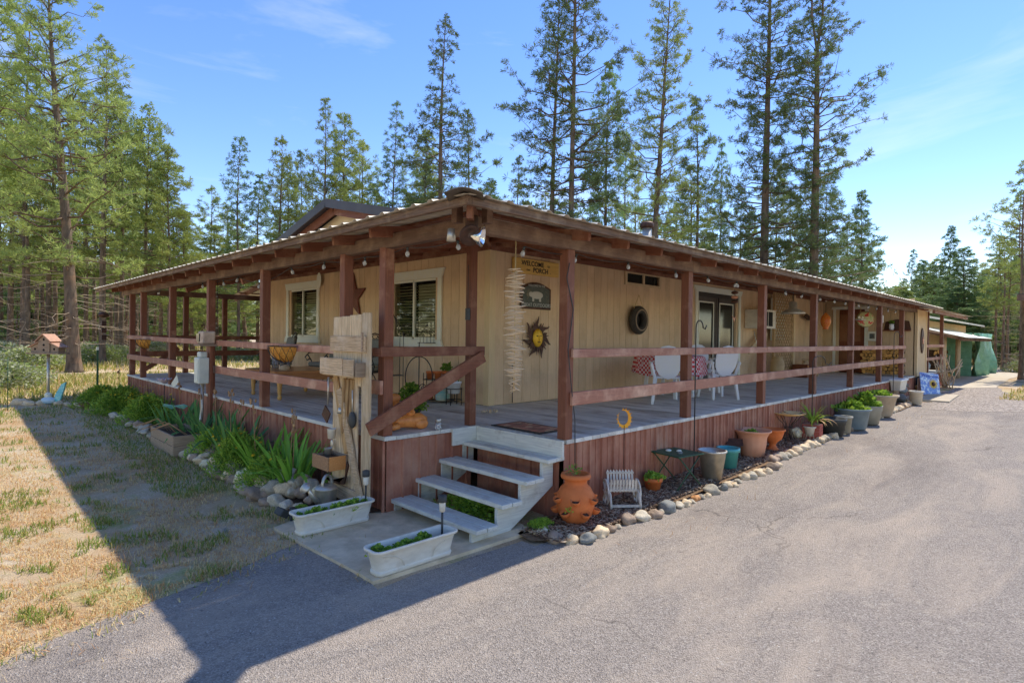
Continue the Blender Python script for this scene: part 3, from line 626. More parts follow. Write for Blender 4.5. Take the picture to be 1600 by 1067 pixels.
# ribbed skirting panels
def skirt_mesh(L_, h):
    b_ = MB(); prof = []; xx = 0
    while xx < L_-1e-3:
        prof += [(xx, 0), (xx+.085, 0), (xx+.087, -.006), (xx+.093, -.006), (xx+.095, 0), (xx+.175, 0), (xx+.183, -.022), (xx+.2, -.022), (xx+.208, 0)]; xx += .215
    prof = [(a, c_) for a, c_ in prof if a <= L_+.001]+[(L_, 0)]
    n = len(prof)
    vs = [(a, c_, 0) for a, c_ in prof]+[(a, c_, -h) for a, c_ in prof]+[(a, c_+.004, 0) for a, c_ in prof]+[(a, c_+.004, -h) for a, c_ in prof]
    fs = [(i, i+1, n+i+1, n+i) for i in range(n-1)]+[(2*n+i, 3*n+i, 3*n+i+1, 2*n+i+1) for i in range(n-1)]+[(i, 2*n+i, 2*n+i+1, i+1) for i in range(n-1)]
    b_.add(vs, fs); return b_.mesh('skirt_panel', M['skirt'])
sk = skirt_mesh(.86, .9); sks = skirt_mesh(.43, .9); skn = skirt_mesh(1.12, .9)
x = 1.23
while x < XE-.5: link('skirt_panel', sk, porch, (x, .0+random.uniform(0, .004), -.05)); x += .862
link('skirt_panel', skirt_mesh(XE-x, .9), porch, (x, 0, -.05))
y = NY
while y < YE-.3: link('skirt_panel', sk, porch, (.0, y+.861, -.05), (0, 0, -PI/2)); y += .862
link('skirt_panel', skn, porch, (.01, NY-.005, -.05)); link('skirt_panel', skirt_mesh(1.22, .9), porch, (NX, 1.26, -.17), (0, 0, -PI/2))
link('skirt_panel', skirt_mesh(1.3, .6), porch, (XE-.1, -.12, -.06))
# posts
def post(x, y, z1=1.9, s_=.11, z0=0, mat='brown_v'):
    k = (round(z1-z0, 2), s_)
    if k not in me_cache:
        b_ = MB(); b_.box(-s_/2, -s_/2, 0, s_/2, s_/2, z1-z0); me_cache[k] = b_.mesh('post', M[mat])
    return bev(link('post', me_cache[k], porch, (x, y, z0), (random.uniform(-.003, .003), random.uniform(-.003, .003), random.uniform(-.02, .02))), .005)
PXs = [1.27+2.44*k for k in range(7)]; PYs = [2.16+2.254*k for k in range(5)]
for x in PXs: post(x, .03, 1.9)
post(.03, 1.36)
for y in PYs: post(.03, y, 1.9)
post(.03, 12.2); post(1.14, 1.33, 2.3, .095)
for px in (290, 351): p = at(px, 520, y=12.3); post(p.x, 12.3, 1.9)
post(5.6, 12.3, 1.9); post(.75, 4.0, 1.9) if 0 else None
# beams along both eaves
for y0, y1 in ((-.06, 3.4), (3.403, 7.9), (7.903, 13.1)):
    bev(MB().box(-.02, y0, 1.885, .07, y1, 2.02).build('eave_beam', M['beam_y'], porch), .006)
for x0, x1 in ((.073, 3.7), (3.703, 8.6), (8.603, 13.5), (13.503, 18.6)):
    bev(MB().box(x0, -.06, 1.885, x1, .03, 2.02).build('eave_beam', M['beam_x'], porch), .006)
MB().box(.07, 12.26, 1.89, 6.5, 12.34, 2.02).build('rear_beam', M['beam_x'], porch)
# dark inner beam behind the posts
MB().box(.45, .5, 1.9+.13, .49, 12, 2.15).build('inner_beam', M['brown_y'], porch)
# rafters
SL = .14; EV = -.45
def rz(u): return 2.055+SL*(u-EV)       # roof underside at distance u inwards from the posts
rl = HX+.1+.25; ang = math.atan(SL)
def rafter(axis, p, end=HX):
    L_ = (end+.27)/math.cos(ang)
    b_ = MB(); b_.box(0, -.02, -.105, L_, .02, 0)
    k = ('r', round(L_, 2))
    if k not in me_cache: me_cache[k] = b_.mesh('rafter', M['brown_x'])
    z = rz(-.27)-.03
    if axis == 'x': link('rafter', me_cache[k], porch, (-.27, p, z), (0, -ang, 0))
    else: link('rafter', me_cache[k], porch, (p, -.27, z), Matrix.Rotation(PI/2, 3, 'Z').to_euler() if 0 else (0, -ang, PI/2))
y = 1.2
while y < 13.2: rafter('x', y, HX if y > 2.6 else y+.05); y += .73
x = 1.25
while x < 18.4: rafter('y', x, HX if x > 2.6 else x+.05); x += .665
hip = MB(); hip.bar((-.3, -.3, rz(-.3)-.09), (HX, HX, rz(HX)-.09), .045, .13); hip.build('hip_rafter', M['brown_x'], porch)
for (a, b_) in ((-.3, .02), (.02, -.3)):
    MB().cbox((a*.55-.0, b_*.55, 2.02), (.07, .07, .16)).build('corner_block', M['beam_x'], porch, b=.004)
M['edge_x'] = mk('taupe edge board x', (.165, .115, .09), (.07, .046, .036), WX, 3, .8, .4, c3=(.26, .21, .17), s3=4, t3=(.5, .75)); M['edge_y'] = mk('taupe edge board y', (.165, .115, .09), (.07, .046, .036), WY, 3, .8, .4, c3=(.26, .21, .17), s3=4, t3=(.5, .75))
# edge boards under the metal, purlins further in
bev(MB().box(-.43, -.43, 1.99, -.385, 13.75, 2.05).build('edge_board', M['edge_y'], porch), .004)
bev(MB().box(-.384, -.43, 1.99, 18.9, -.387, 2.05).build('edge_board', M['edge_x'], porch), .004)
for k in range(1, 5):
    u = EV+.05+k*.6
    MB().box(u, u, rz(u)-.03, u+.08, 13.7, rz(u)-.002, T=None).build('purlin', M['brown_y'], porch)
    MB().box(u+.081, u, rz(u)-.03, 18.6, u+.08, rz(u)-.002).build('purlin', M['brown_x'], porch)
# roof sheets with trapezoid ribs; on the corner they are cut along the hip
def roof_sheet(a0, a1, uend, axis):
    prof = [a0]; xx = math.floor(a0/.23)*.23
    cols = []
    while xx < a1+.23:
        cols += [(xx, 0), (xx+.15, 0), (xx+.172, .018), (xx+.208, .018)]; xx += .23
    cols = [(a0, 0)]+[(a, h) for a, h in cols if a0 < a < a1]+[(a1, 0)]
    pts = []
    for a, h in cols:
        e = min(uend, a) if a < HX+.15 else uend
        e = max(e, EV+.001)
        pts.append((a, h, EV-.03+random.uniform(-.004, .004), e))
    n = len(pts); vs = []; nseg = 2
    for a, h, u0, u1 in pts:
        for q in (0, 1):
            u = (u0, u1)[q]; z = rz(u)+.003+h
            vs.append((u, a, z) if axis == 'x' else (a, u, z))
    top = [(2*i, 2*i+1, 2*i+3, 2*i+2) for i in range(n-1)]
    k = len(vs); vs += [(v_[0], v_[1], v_[2]-.002) for v_ in vs]
    bot = [tuple(j+k for j in reversed(f)) for f in top]
    edge = [(2*i, 2*i+2, 2*i+2+k, 2*i+k) for i in range(n-1)]
    b_ = MB(); b_.add(vs, top+bot+edge); return b_.build('roof_sheet', M['roofmetal'], porch)
a = EV
while a < 13.9: roof_sheet(a, min(a+.92, 13.95)-.002, HX+.2, 'x'); a += .92
a = EV
while a < 18.8: roof_sheet(a, min(a+.92, 18.9)-.002, HX+.2, 'y'); a += .92
# rear slope over the back deck, pieces beyond the house end
for k in range(7):
    a = HX+.25+k*.92; z0_ = rz(HX+.2); b_ = MB()
    b_.add([(a, HEND-.1, z0_+.02), (a+.915, HEND-.1, z0_+.02), (a+.915, 13.9, 2.06), (a, 13.9, 2.06)], [(0, 1, 2, 3)]); b_.add([(a, HEND-.1, z0_+.016), (a+.915, HEND-.1, z0_+.016), (a+.915, 13.9, 2.056), (a, 13.9, 2.056)], [(3, 2, 1, 0)])
    b_.build('roof_sheet', M['roofmetal'], porch)
for k in range(4):
    MB().bar((HX+.3+k*1.4, HEND, rz(HX)-.05), (HX+.3+k*1.4, 13.6, 1.98), .04, .12).build('rafter', M['brown_y'], porch)
for k in range(3): MB().box(HX+.1, 11+k*.85, 2.33-k*.12, 8, 11.08+k*.85, 2.36-k*.12).build('purlin', M['brown_x'], porch)
# folded hip cap at the corner
hc = MB(); n = 9
for i in range(n):
    s_ = i/(n-1); u = EV+.12+s_*(HX+.3); wd = .08; z = rz(u)
    hc.v += [(u-wd, u+wd, z+.01), (u-wd*.4, u+wd*.4, z+.022), (u, u, z+.026+.004*math.sin(i*3)), (u+wd*.4, u-wd*.4, z+.022), (u+wd, u-wd, z+.01)]
for i in range(n-1):
    for j in range(4): hc.f.append((i*5+j, i*5+j+1, i*5+j+6, i*5+j+5)); hc.m.append(0); hc.s.append(True)
o = hc.build('hip_cap', mk('grey brown hip cap', (.16, .14, .12), (.09, .08, .07), ns=6, rough=.7, bump=.3, c3=(.3, .28, .24)), porch); so = o.modifiers.new('s', 'SOLIDIFY'); so.thickness = .01
o = MB().prism([(-.16, -.01), (-.13, .008), (-.08, .026), (-.03, .036), (.02, .030), (.07, .016), (.12, -.004), (.115, -.012), (.07, .006), (.02, .02), (-.03, .026), (-.08, .016), (-.13, -.004)], .3, Matrix.Translation((-.45, -.45, 2.045)) @ Matrix.Rotation(-PI/4, 4, 'Z') @ Matrix.Translation((0, -.1, 0))).build('hip_cap_end', M['stick'] if 0 else mk('dark bent flashing', (.13, .115, .10), (.07, .06, .055), ns=7, rough=.65, bump=.3), porch, b=.006)
# rails
def rail(axis, a0, a1, fixed, z0, z1, zb0=None, zb1=None, mat=None, t_=.038):
    zb0 = z0 if zb0 is None else zb0; zb1 = z1 if zb1 is None else zb1
    b_ = MB()
    if axis == 'x': vs = [(a0, fixed, z0), (a1, fixed, zb0), (a1, fixed, zb1), (a0, fixed, z1)]; vs += [(v_[0], v_[1]-t_, v_[2]) for v_ in vs]
    else: vs = [(fixed, a0, z0), (fixed, a1, zb0), (fixed, a1, zb1), (fixed, a0, z1)]; vs += [(v_[0]-t_, v_[1], v_[2]) for v_ in vs]
    b_.add(vs, [(0, 1, 2, 3), (7, 6, 5, 4), (0, 4, 5, 1), (1, 5, 6, 2), (2, 6, 7, 3), (3, 7, 4, 0)])
    return b_.build('rail', mat or M['rail_'+axis], porch, b=.005)
ev = [PXs[0]-.0, PXs[2], PXs[4], PXs[6]+.08]
for i in range(3):
    rail('x', ev[i]+.002, ev[i+1]-.002, -.027, .815, .905); rail('x', ev[i]+.002, ev[i+1]-.002, -.027, (.34, .375, .41)[i], (.475, .50, .53)[i], (.375, .41, .43)[i], (.50, .53, .55)[i])
ev = [2.16, 4.41, 8.92, 12.26]
for i in range(3):
    rail('y', ev[i]+.002, ev[i+1]-.002, -.027, (.80, .80, .82)[i], (.885, .89, .91)[i], (.80, .82, .84)[i], (.89, .91, .93)[i]); rail('y', ev[i]+.002, ev[i+1]-.002, -.027, .37, .485, .37, .485)
rail('y', 1.3, 2.155, -.027, .80, .885); rail('y', 1.3, 1.62, -.03, .42, .56)
rail('x', -.1, 1.27, 1.27, .80, .9, mat=M['brown_x'])
MB().bar((-.25, 1.212, .10), (1.23, 1.212, .79), .038, .135).build('stair_brace', M['brown_x'], porch, b=.005)
for z0_, z1_ in ((.83, .93), (.42, .55)): rail('x', .1, 6.5, 12.24, z0_, z1_, mat=M['brown_x'])
MB().bar((.2, 12.2, .05), (1.0, 12.2, .62), .04, .1).build('brace', M['brown_x'], porch)
MB().bar((XE-1.4, .1, .85), (XE-2.1, 1.2, .45), .04, .09).build('brace', M['brown_x'], porch) if 0 else None
for y in (5.5, 8.3): MB().bar((.1, y, 1.8), (.9, y+.2, 2.12), .04, .09).build('brace', M['brown_x'], porch)
# ------------------------------------------------------------------ steps
steps = thing('wooden_steps', 'open grey painted wooden steps with four treads rising to the porch corner', 'stairs', (0, .7, -.8))
for k, (x0_, z) in enumerate(((.07, -.64), (.37, -.48), (.67, -.32), (.97, -.16))):
    for q in (0, 1):
        b_ = MB(); b_.box(0, -.72, -.042, .124 if q == 0 else .122, .72, 0)
        b_.build('tread', M['step'], steps, (x0_+q*.13, random.uniform(-.006, .006), z+.8), (0, 0, random.uniform(-.003, .003)), b=.006)
for y in (-.6, .6):
    pr = []
    for k in range(4): pr += [(.1+k*.3, .16*(k+1)-.044-.16+.0), (.1+k*.3, .16*(k+1)-.044)]
    pr = [(.1, 0)]+[(.1, .116), (.4, .116), (.4, .276), (.7, .276), (.7, .436), (1.0, .436), (1.0, .596), (1.16, .596), (1.16, .34), (.52, -.0)]
    MB().prism(pr, .038, Matrix.Translation((0, y-.019, 0))).build('stringer', M['step_x'], steps, b=.004)

# ------------------------------------------------------------------ pines
bark = mk('ponderosa bark', (.19, .15, .12), (.07, .055, .045), (1, 1, .25), 7, .95, .9, bd=.05, c3=(.27, .17, .11), s3=1.5, t3=(.5, .8), rand=.15)
bark2 = mk('grey brown bark', (.15, .115, .09), (.065, .052, .045), (1, 1, .25), 9, .95, .9, bd=.04, c3=(.24, .14, .09), s3=1.2, t3=(.5, .8), rand=.2)
twigm = mk('twig bark', (.12, .085, .06), ns=9, bump=0, rand=.1)
deadtwig = mk('dead grey twig', (.36, .30, .25), ns=9, bump=0, rand=.1)
def needle_mat(name, a, b_, tr=.35):
    return mk(name, a, b_, (1, 1, 1), .9, .6, 0, rand=.16, trans=tr, detail=3)
ndl = {'yellow': needle_mat('sunny yellow green needles', (.31, .39, .13), (.20, .28, .095), .5),  # sunlit, backlit glow of the left trees put into this needle colour
       'green': needle_mat('green needles', (.28, .34, .10), (.18, .25, .075)),
       'dark': needle_mat('dark green needles', (.14, .19, .07), (.08, .125, .05), .35),
       'blue': needle_mat('blue green needles', (.17, .26, .11), (.11, .185, .08))}
def pine(name, seed, H, Rr, cb, r0=.2, lean=(0, 0), needles='green', prof='cone', dens=1.0, tuft=.2, nn=15, droop=0., fork=0, wn=.0135, bend=.12, barkm=None, dead=10, gap=0):
    rg = np.random.default_rng(seed); rnd = random.Random(seed)
    def tr(z):
        s_ = z/H
        return np.array([lean[0]*s_+bend*math.sin(s_*5+seed)*s_, lean[1]*s_+bend*math.cos(s_*4+seed*2)*s_, z])
    tk = MB(); zs = [0, .15, .5, 1.2]+list(np.linspace(2, H*.99, 12)); rad = lambda z: max(.012, r0*(1-z/H)**.85)*(1+.45*math.exp(-z*3.5))
    if fork:
        zf = H*fork; zz = [z for z in zs if z < zf]+[zf]
        tk.tube([tr(z) for z in zz], [rad(z) for z in zz], 9)
        for sg in (-1, 1):
            pts = [tr(zf-.15)+np.array([sg*.02, 0, 0])]+[tr(z)+np.array([sg*(.32 if sg > 0 else .2)*min(1, (z-zf)/1.2)*RT[0], sg*.28*min(1, (z-zf)/1.2)*RT[1], 0]) for z in np.linspace(zf+.4, H, 6)]
            tk.tube(pts, [rad(zf)*.72*(1-i/9) for i in range(7)], 8)
    else: tk.tube([tr(z) for z in zs], [rad(z) for z in zs], 9)
    seg0 = []; seg1 = []; sr0 = []; sr1 = []; sm_ = []; tp = []; td = []; ts = []
    def seg(a, b_, r_, q, dm=0): seg0.append(a); seg1.append(b_); sr0.append(r_); sr1.append(q); sm_.append(dm)
    z0 = H*cb; z = z0; az = rnd.uniform(0, 6)
    while z < H-.15:
        t_ = (z-z0)/(H-z0)
        if prof == 'cone': rr = (1-t_)**.72*min(1, .62+t_*2.5)
        elif prof == 'column': rr = (1-t_**2.6)*.9*(.75+.25*math.sin(t_*13+seed))
        else: rr = (1-t_)**.6*(.8+.2*math.sin(t_*9+seed))
        nb_ = max(2, int(rnd.choice((3, 4, 4, 5))*dens)) if t_ < .88 else 3
        for k in range(nb_):
            az += 2*PI/nb_+rnd.uniform(-.5, .5)
            L_ = max(.2, Rr*rr*rnd.uniform(.42, 1.2))
            if gap and noise.noise(Vector((math.cos(az)*1.2, math.sin(az)*1.2, z*.45+seed*7))) < gap-.35: continue
            el = R(-6+56*t_**1.4)+rnd.uniform(-.2, .25)-droop*(1-t_)
            d = np.array([math.cos(az)*math.cos(el), math.sin(az)*math.cos(el), math.sin(el)]); base = tr(z+rnd.uniform(-.15, .15)); cv = .36*(1-t_*.6)*rnd.uniform(.4, 1.3)*(1-1.6*droop)
            wob = rg.normal(0, .05, (5, 3))*L_; wob[0] = 0
            P = [base+d*L_*s_+np.array([0, 0, cv*L_*s_*s_])+wob[i] for i, s_ in enumerate((0, .25, .5, .75, 1))]
            br = .012+.011*L_
            for i in range(4): seg(P[i], P[i+1], br*(1-i*.22), br*(1-(i+1)*.22))
            def pos(s_):
                q = s_*4; i = min(int(q), 3); return P[i]+(P[i+1]-P[i])*(q-i)
            ntw = int(2+L_*1.9*dens)
            for j in range(ntw):
                s_ = 1-(rnd.random()**1.05)*.82 if L_ > .6 else rnd.uniform(.3, 1)
                b0 = pos(s_); sd_ = 1 if j % 2 else -1
                a2 = az+sd_*rnd.uniform(.35, 1.25); tl = rnd.uniform(.16, .36)*(L_**.6)*(1.15-.5*s_)+.08; e2 = rnd.uniform(-.25, .6)-droop*1.1
                dd_ = np.array([math.cos(a2)*math.cos(e2), math.sin(a2)*math.cos(e2), math.sin(e2)])
                b1 = b0+dd_*tl; seg(b0, b1, .008, .005)
                nt_ = 2 if tl > .3 else 1
                for q in range(nt_+1):
                    pp = b0+(b1-b0)*(1-q*.36) + rg.normal(0, .04, 3)*(q > 0)
                    tp.append(pp); td.append(dd_*.6+np.array([0, 0, .55])); ts.append(rnd.uniform(.75, 1.15)*(1 if q == 0 else .85)*(1-.42*t_**3))
            tp.append(P[4]); td.append(d+np.array([0, 0, .5])); ts.append(1.1*(1-.42*t_**3))
        z += (.5-.16*t_)*rnd.uniform(.7, 1.3)/max(.7, dens**.5)
    for q in range(6): tp.append(tr(H-q*.07)); td.append(np.array([0, 0, 1.])); ts.append(.5)
    for k in range(dead):                    # bare dead limbs under the crown
        zz = rnd.uniform(H*.06, z0+.8); a = rnd.uniform(0, 6.28); L_ = rnd.uniform(.5, Rr*.75); p = tr(zz); q0 = p
        for i in range(4):
            q1 = q0+np.array([math.cos(a), math.sin(a), rnd.uniform(-.35, .15)])*L_/4; seg(q0, q1, .016*(1-i*.2), .013*(1-i*.22), 1)
            if i: seg(q1, q1+rg.normal(0, .2, 3)*[1, 1, .8], .006, .003, 1)
            a += rnd.uniform(-.3, .3); q0 = q1
    # limbs as 3-sided tubes
    A = np.array(seg0); B = np.array(seg1); D = B-A; D /= np.linalg.norm(D, axis=1)[:, None]+1e-9
    up_ = np.tile([0., 0., 1.], (len(A), 1)); up_[abs(D[:, 2]) > .9] = [1, 0, 0]
    u = np.cross(D, up_); u /= np.linalg.norm(u, axis=1)[:, None]; v = np.cross(u, D)
    VV = []
    for C_, rr in ((A, np.array(sr0)), (B, np.array(sr1))):
        for j in range(3): VV.append(C_+(u*math.cos(j*2.094)+v*math.sin(j*2.094))*rr[:, None])
    V1 = np.stack(VV, 1).reshape(-1, 3); i = np.arange(len(A))[:, None]*6
    F1 = []
    for j in range(3): j2 = (j+1) % 3; F1 += [i+[j, j2, 3+j2], i+[j, 3+j2, 3+j]]
    F1 = np.concatenate(F1); m1 = np.tile(np.array(sm_)*2, 6)
    # needle tufts
    T_ = np.array(tp); Dn = np.array(td); Dn /= np.linalg.norm(Dn, axis=1)[:, None]; S_ = np.array(ts)*tuft
    n = len(T_)
    rdir = rg.normal(0, 1, (n, nn, 3)); rdir /= np.linalg.norm(rdir, axis=2)[:, :, None]
    nd = rdir*.95+Dn[:, None, :]*.75; nd /= np.linalg.norm(nd, axis=2)[:, :, None]
    ln = S_[:, None]*rg.uniform(.7, 1.1, (n, nn)); pr = np.cross(nd, rg.normal(0, 1, (n, nn, 3))); pr /= np.linalg.norm(pr, axis=2)[:, :, None]+1e-9
    c0 = T_[:, None, :]+nd*.01; w_ = wn*(.7+.6*rg.random((n, nn, 1)))
    a_ = c0-pr*w_*.6; b2 = c0+pr*w_*.6; e_ = c0+nd*ln[:, :, None]
    V2 = np.stack([a_, b2, e_+pr*w_*.25, e_-pr*w_*.25], 2).reshape(-1, 3) if 0 else np.stack([c0, c0+nd*ln[:, :, None]*.6+pr*w_, e_, c0+nd*ln[:, :, None]*.6-pr*w_], 2).reshape(-1, 3)
    i = np.arange(n*nn)[:, None]*4+len(V1); F2 = np.concatenate([i+[0, 1, 2], i+[0, 2, 3]])
    mi = np.concatenate([m1, np.ones(len(F2), 'i')])
    cm = tri_mesh('crown', np.vstack([V1, V2]), np.vstack([F1, F2]), [twigm, ndl[needles], deadtwig], mi)
    tm = tk.mesh('trunk', barkm or bark)
    return tm, cm
ntree = [0]
def plant_tree(meshes, px, D_, label, sx=1, sz=1, rzv=0, group=None, name='pine_tree'):
    p = at(px, 540, d=D_); o = thing(name, label, 'tree', (p.x, p.y, gz(p.x, p.y)-.05), rzv, group)
    link('trunk', meshes[0], o, sc_=(sx, sx, sz)); link('crown', meshes[1], o, sc_=(sx, sx, sz)); ntree[0] += len(meshes[1].polygons) if ntree else 0
    return o
def hgt(px, py, D_):
    p = at(px, py, d=D_); return p.z-gz(p.x, p.y)
def unique(px, topy, D_, label, **k):
    H = hgt(px, topy, D_); k.setdefault('Rr', H*.16)
    ms_ = pine('pine_tree', H=H, **k); return plant_tree(ms_, px, D_, label)
unique(117, -70, 27, 'big ponderosa pine with thick furrowed trunk at the left edge of the lawn', seed=1, Rr=3.9, cb=.24, r0=.23, lean=(-.75*RT[0]*1.4, -.75*RT[1]*1.4), needles='yellow', dens=1.1, tuft=.26, prof='cone', dead=34)
unique(688, 20, 27, 'ragged tall pine behind the roof corner with drooping twigs', seed=2, Rr=2.7, cb=.26, r0=.19, needles='dark', prof='column', droop=.38, dens=1.0, tuft=.25, gap=.05, dead=10)
unique(861, -40, 27, 'bushy dark pine left of a bare straight trunk behind the roof', seed=3, Rr=3.3, cb=.20, r0=.17, needles='dark', prof='column', droop=.12, dens=.95, tuft=.26, gap=.06)
unique(889, -260, 26, 'tall pine with straight reddish trunk rising out of the picture above the right porch', seed=4, Rr=4.0, cb=.2, r0=.17, needles='dark', prof='column', droop=.1, dens=1.15, tuft=.25, gap=.06, dead=6)
unique(1008, -45, 29, 'leaning pine right behind the roof vent pipe', seed=5, Rr=3.3, cb=.22, r0=.2, lean=(1.15*RT[0], 1.15*RT[1]), needles='green', dens=1.0, tuft=.26, bend=.25, gap=.04)
unique(1192, -150, 33, 'tall straight reddish pine with many bare crooked limbs', seed=6, Rr=4.4, cb=.14, r0=.27, needles='dark', prof='column', droop=.12, dens=1.2, tuft=.26, gap=.05, dead=16)
unique(1268, -120, 33, 'tall pine forking into two stems near its top', seed=7, Rr=4.1, cb=.1, r0=.27, needles='dark', prof='column', droop=.12, dens=1.2, tuft=.26, gap=.05, fork=.72, dead=10)
unique(372, 215, 36, 'slim young pine standing alone in the gap of sky left of the gable', seed=8, Rr=2.3, cb=.28, r0=.1, needles='blue', dens=.9, tuft=.27)
unique(612, 158, 38, 'slender cone shaped pine halfway between gable and roof corner', seed=9, Rr=2.4, cb=.2, r0=.12, needles='blue', dens=1.0, tuft=.27)
unique(503, 153, 36, 'tall open pine right behind the gable peak', seed=10, Rr=2.8, cb=.25, r0=.13, needles='green', dens=.9, tuft=.27, prof='open')
# prototypes for the woods
PR = [pine('p', 20, 14, 2.9, .30, .13, needles='green', dens=1.0, tuft=.33, nn=14, wn=.017, barkm=bark2, dead=14),
      pine('p', 21, 14, 2.6, .22, .12, needles='blue', dens=.9, tuft=.33, nn=14, wn=.017, barkm=bark2, dead=10),
      pine('p', 22, 14, 3.1, .38, .15, needles='yellow', dens=1.0, tuft=.3, nn=9, wn=.024, prof='open', barkm=bark, dead=24),
      pine('p', 23, 14, 2.8, .45, .14, needles='green', dens=.85, tuft=.33, nn=14, wn=.017, prof='open', barkm=bark, dead=24, gap=.12),
      pine('p', 24, 14, 2.9, .05, .13, needles='yellow', dens=1.15, tuft=.36, nn=14, wn=.02, barkm=bark2, dead=0),
      pine('p', 25, 14, 2.7, .08, .12, needles='blue', dens=1.1, tuft=.36, nn=14, wn=.02, barkm=bark2, dead=0)]
PR += [pine('p', 26, 14, 2.6, .34, .14, needles='dark', dens=.95, tuft=.33, nn=14, wn=.017, prof='column', droop=.15, lean=(.5, -.3), barkm=bark2, dead=12, gap=.08), pine('p', 27, 14, 3.0, .26, .13, needles='green', dens=.85, tuft=.34, nn=14, wn=.017, prof='open', lean=(-.4, .4), barkm=bark2, dead=10, gap=.15)]
YP = [pine('p', 31, 4.5, 1.5, .03, .06, needles='yellow', dens=1.1, tuft=.24, nn=12, wn=.016, barkm=bark2, dead=0), pine('p', 32, 4.5, 1.3, .05, .06, needles='blue', dens=1.0, tuft=.24, nn=12, wn=.016, barkm=bark2, dead=0)]
rt = random.Random(5)
def wood(px, topy, D_, kind, label, group=None, w_=None):
    H = hgt(px, topy, D_); s_ = H/14
    return plant_tree(PR[kind], px, D_, label, sx=(w_ or s_**.8)*rt.uniform(.9, 1.1), sz=s_, rzv=rt.uniform(0, 6.28), group=group)
one = [(430, 208, 36, 7, 'twin looking pine with narrow top left of the gable'), (537, 180, 38, 0, 'rounded pine just right of the gable peak'), (573, 217, 44, 7, 'thin short pine right of the gable'),
       (738, 176, 36, 6, 'slim pine to the right of the ragged pine behind the roof corner'), (660, 205, 40, 0, 'half hidden pine beside the ragged pine at the roof corner'), (945, 100, 40, 1, 'pale slender pine between the straight trunk and the leaning pine'),
       (1090, 150, 38, 6, 'narrow pine between the leaning pine and the reddish straight pine'), (1345, 300, 46, 5, 'low full pine at the right edge of the tall group'),
       (189, 132, 36, 3, 'pine with a pointed top rising right of the big left pine'), (228, 168, 33, 2, 'spreading pine second right of the big left pine'), (263, 232, 32, 0, 'open pine beside the porch roof end on the left'),
       (288, 330, 33, 0, 'short leafy pine above the far left roof end'), (1480, 356, 58, 5, 'highest pine in the group beyond the driveway end'), (1423, 392, 62, 1, 'pine over the far end of the porch roof'),
       (1592, 298, 52, 3, 'pine at the right edge rising above the neighbouring roof edge'), (1522, 405, 55, 0, 'bright green pine beyond the concrete apron'), (-20, -60, 30, 2, 'pine at the far left edge of the picture'), (40, 20, 36, 3, 'pine behind and left of the big left pine'),
       (160, 60, 33, 3, 'leafy pine close behind the big left pine on its right')]
for px, ty, D_, kd, lb in one: wood(px, ty, D_, kd, lb)
# further trees of the woods: no two need telling apart inside a stand
gl_, gm_, gr_, gf_ = ('pines of the wood left of the house', 'pines of the wood behind the house', 'pines of the wood beyond the driveway', 'saplings and low pines at the edge of the woods')
for px in (-60, -35, 5, 15, 34, 43, 57, 66, 78, 87, 100, 134, 140, 150, 162, 172, 184, 197, 212, 226, 240, 250, 274, 300, 318, 335, 352, 385):
    D_ = rt.uniform(34, 62); wood(px+rt.uniform(-3, 3), (rt.uniform(110, 260) if px < 240 else rt.uniform(250, 360)), D_, rt.choice((2, 3, 7, 0, 3, 6)), 'thin trunked pine in the wood left of the house', gl_, w_=1.15)
for px in list(range(400, 1360, 26)):
    D_ = rt.uniform(42, 66); ty = rt.uniform(230, 330) if px < 900 else rt.uniform(200, 350)
    if px > 1300: ty = rt.uniform(350, 420)
    wood(px+rt.uniform(-8, 8), ty, D_, rt.choice((0, 1, 6, 5, 7)), 'background pine in the wood behind the house', gm_, w_=1.1)
for px in (1396, 1408, 1440, 1452, 1466, 1495, 1506, 1537, 1548, 1560, 1574, 1585, 1606, 1618, 1640):
    D_ = rt.uniform(50, 78); wood(px, rt.uniform(385, 450) if px < 1560 else rt.uniform(340, 430), D_, rt.choice((1, 5, 6, 4, 7)), 'background pine in the wood beyond the driveway', gr_, w_=1.2)
for px, D_ in ((1556, 46), (1567, 44), (1575, 45)):
    wood(px, 370, D_, 3, 'bare stemmed pine in the row at the far end of the driveway', 'bare stemmed pines at the far end of the driveway')
wood(1596, 250, 33, 3, 'pine with dark leaning trunk at the right picture edge by the verge')
for i in range(30):
    px = rt.uniform(-80, 420) if i < 20 else rt.uniform(1520, 1680); D_ = rt.uniform(50, 80)
    s_ = rt.uniform(.6, 1.35); p = at(px, 540, d=D_)
    plant_tree(YP[i % 2], px, D_, 'low bushy young pine at the edge of the wood', sx=s_*rt.uniform(1, 1.4), sz=s_, rzv=rt.uniform(0, 6), group=gf_, name='young_pine')
for i in range(64):                      # the far depth of the wood, full crowns down to the ground
    px = -90+i*9 if i < 54 else 1410+(i-54)*25; D_ = rt.uniform(66, 95); p = at(px, 540, d=D_); s_ = rt.uniform(.55, .85)
    plant_tree(PR[4+i % 2], px, D_, 'full crowned pine deep in the wood', sx=s_*1.7, sz=s_, rzv=rt.uniform(0, 6), group='full crowned pines deep in the woods')
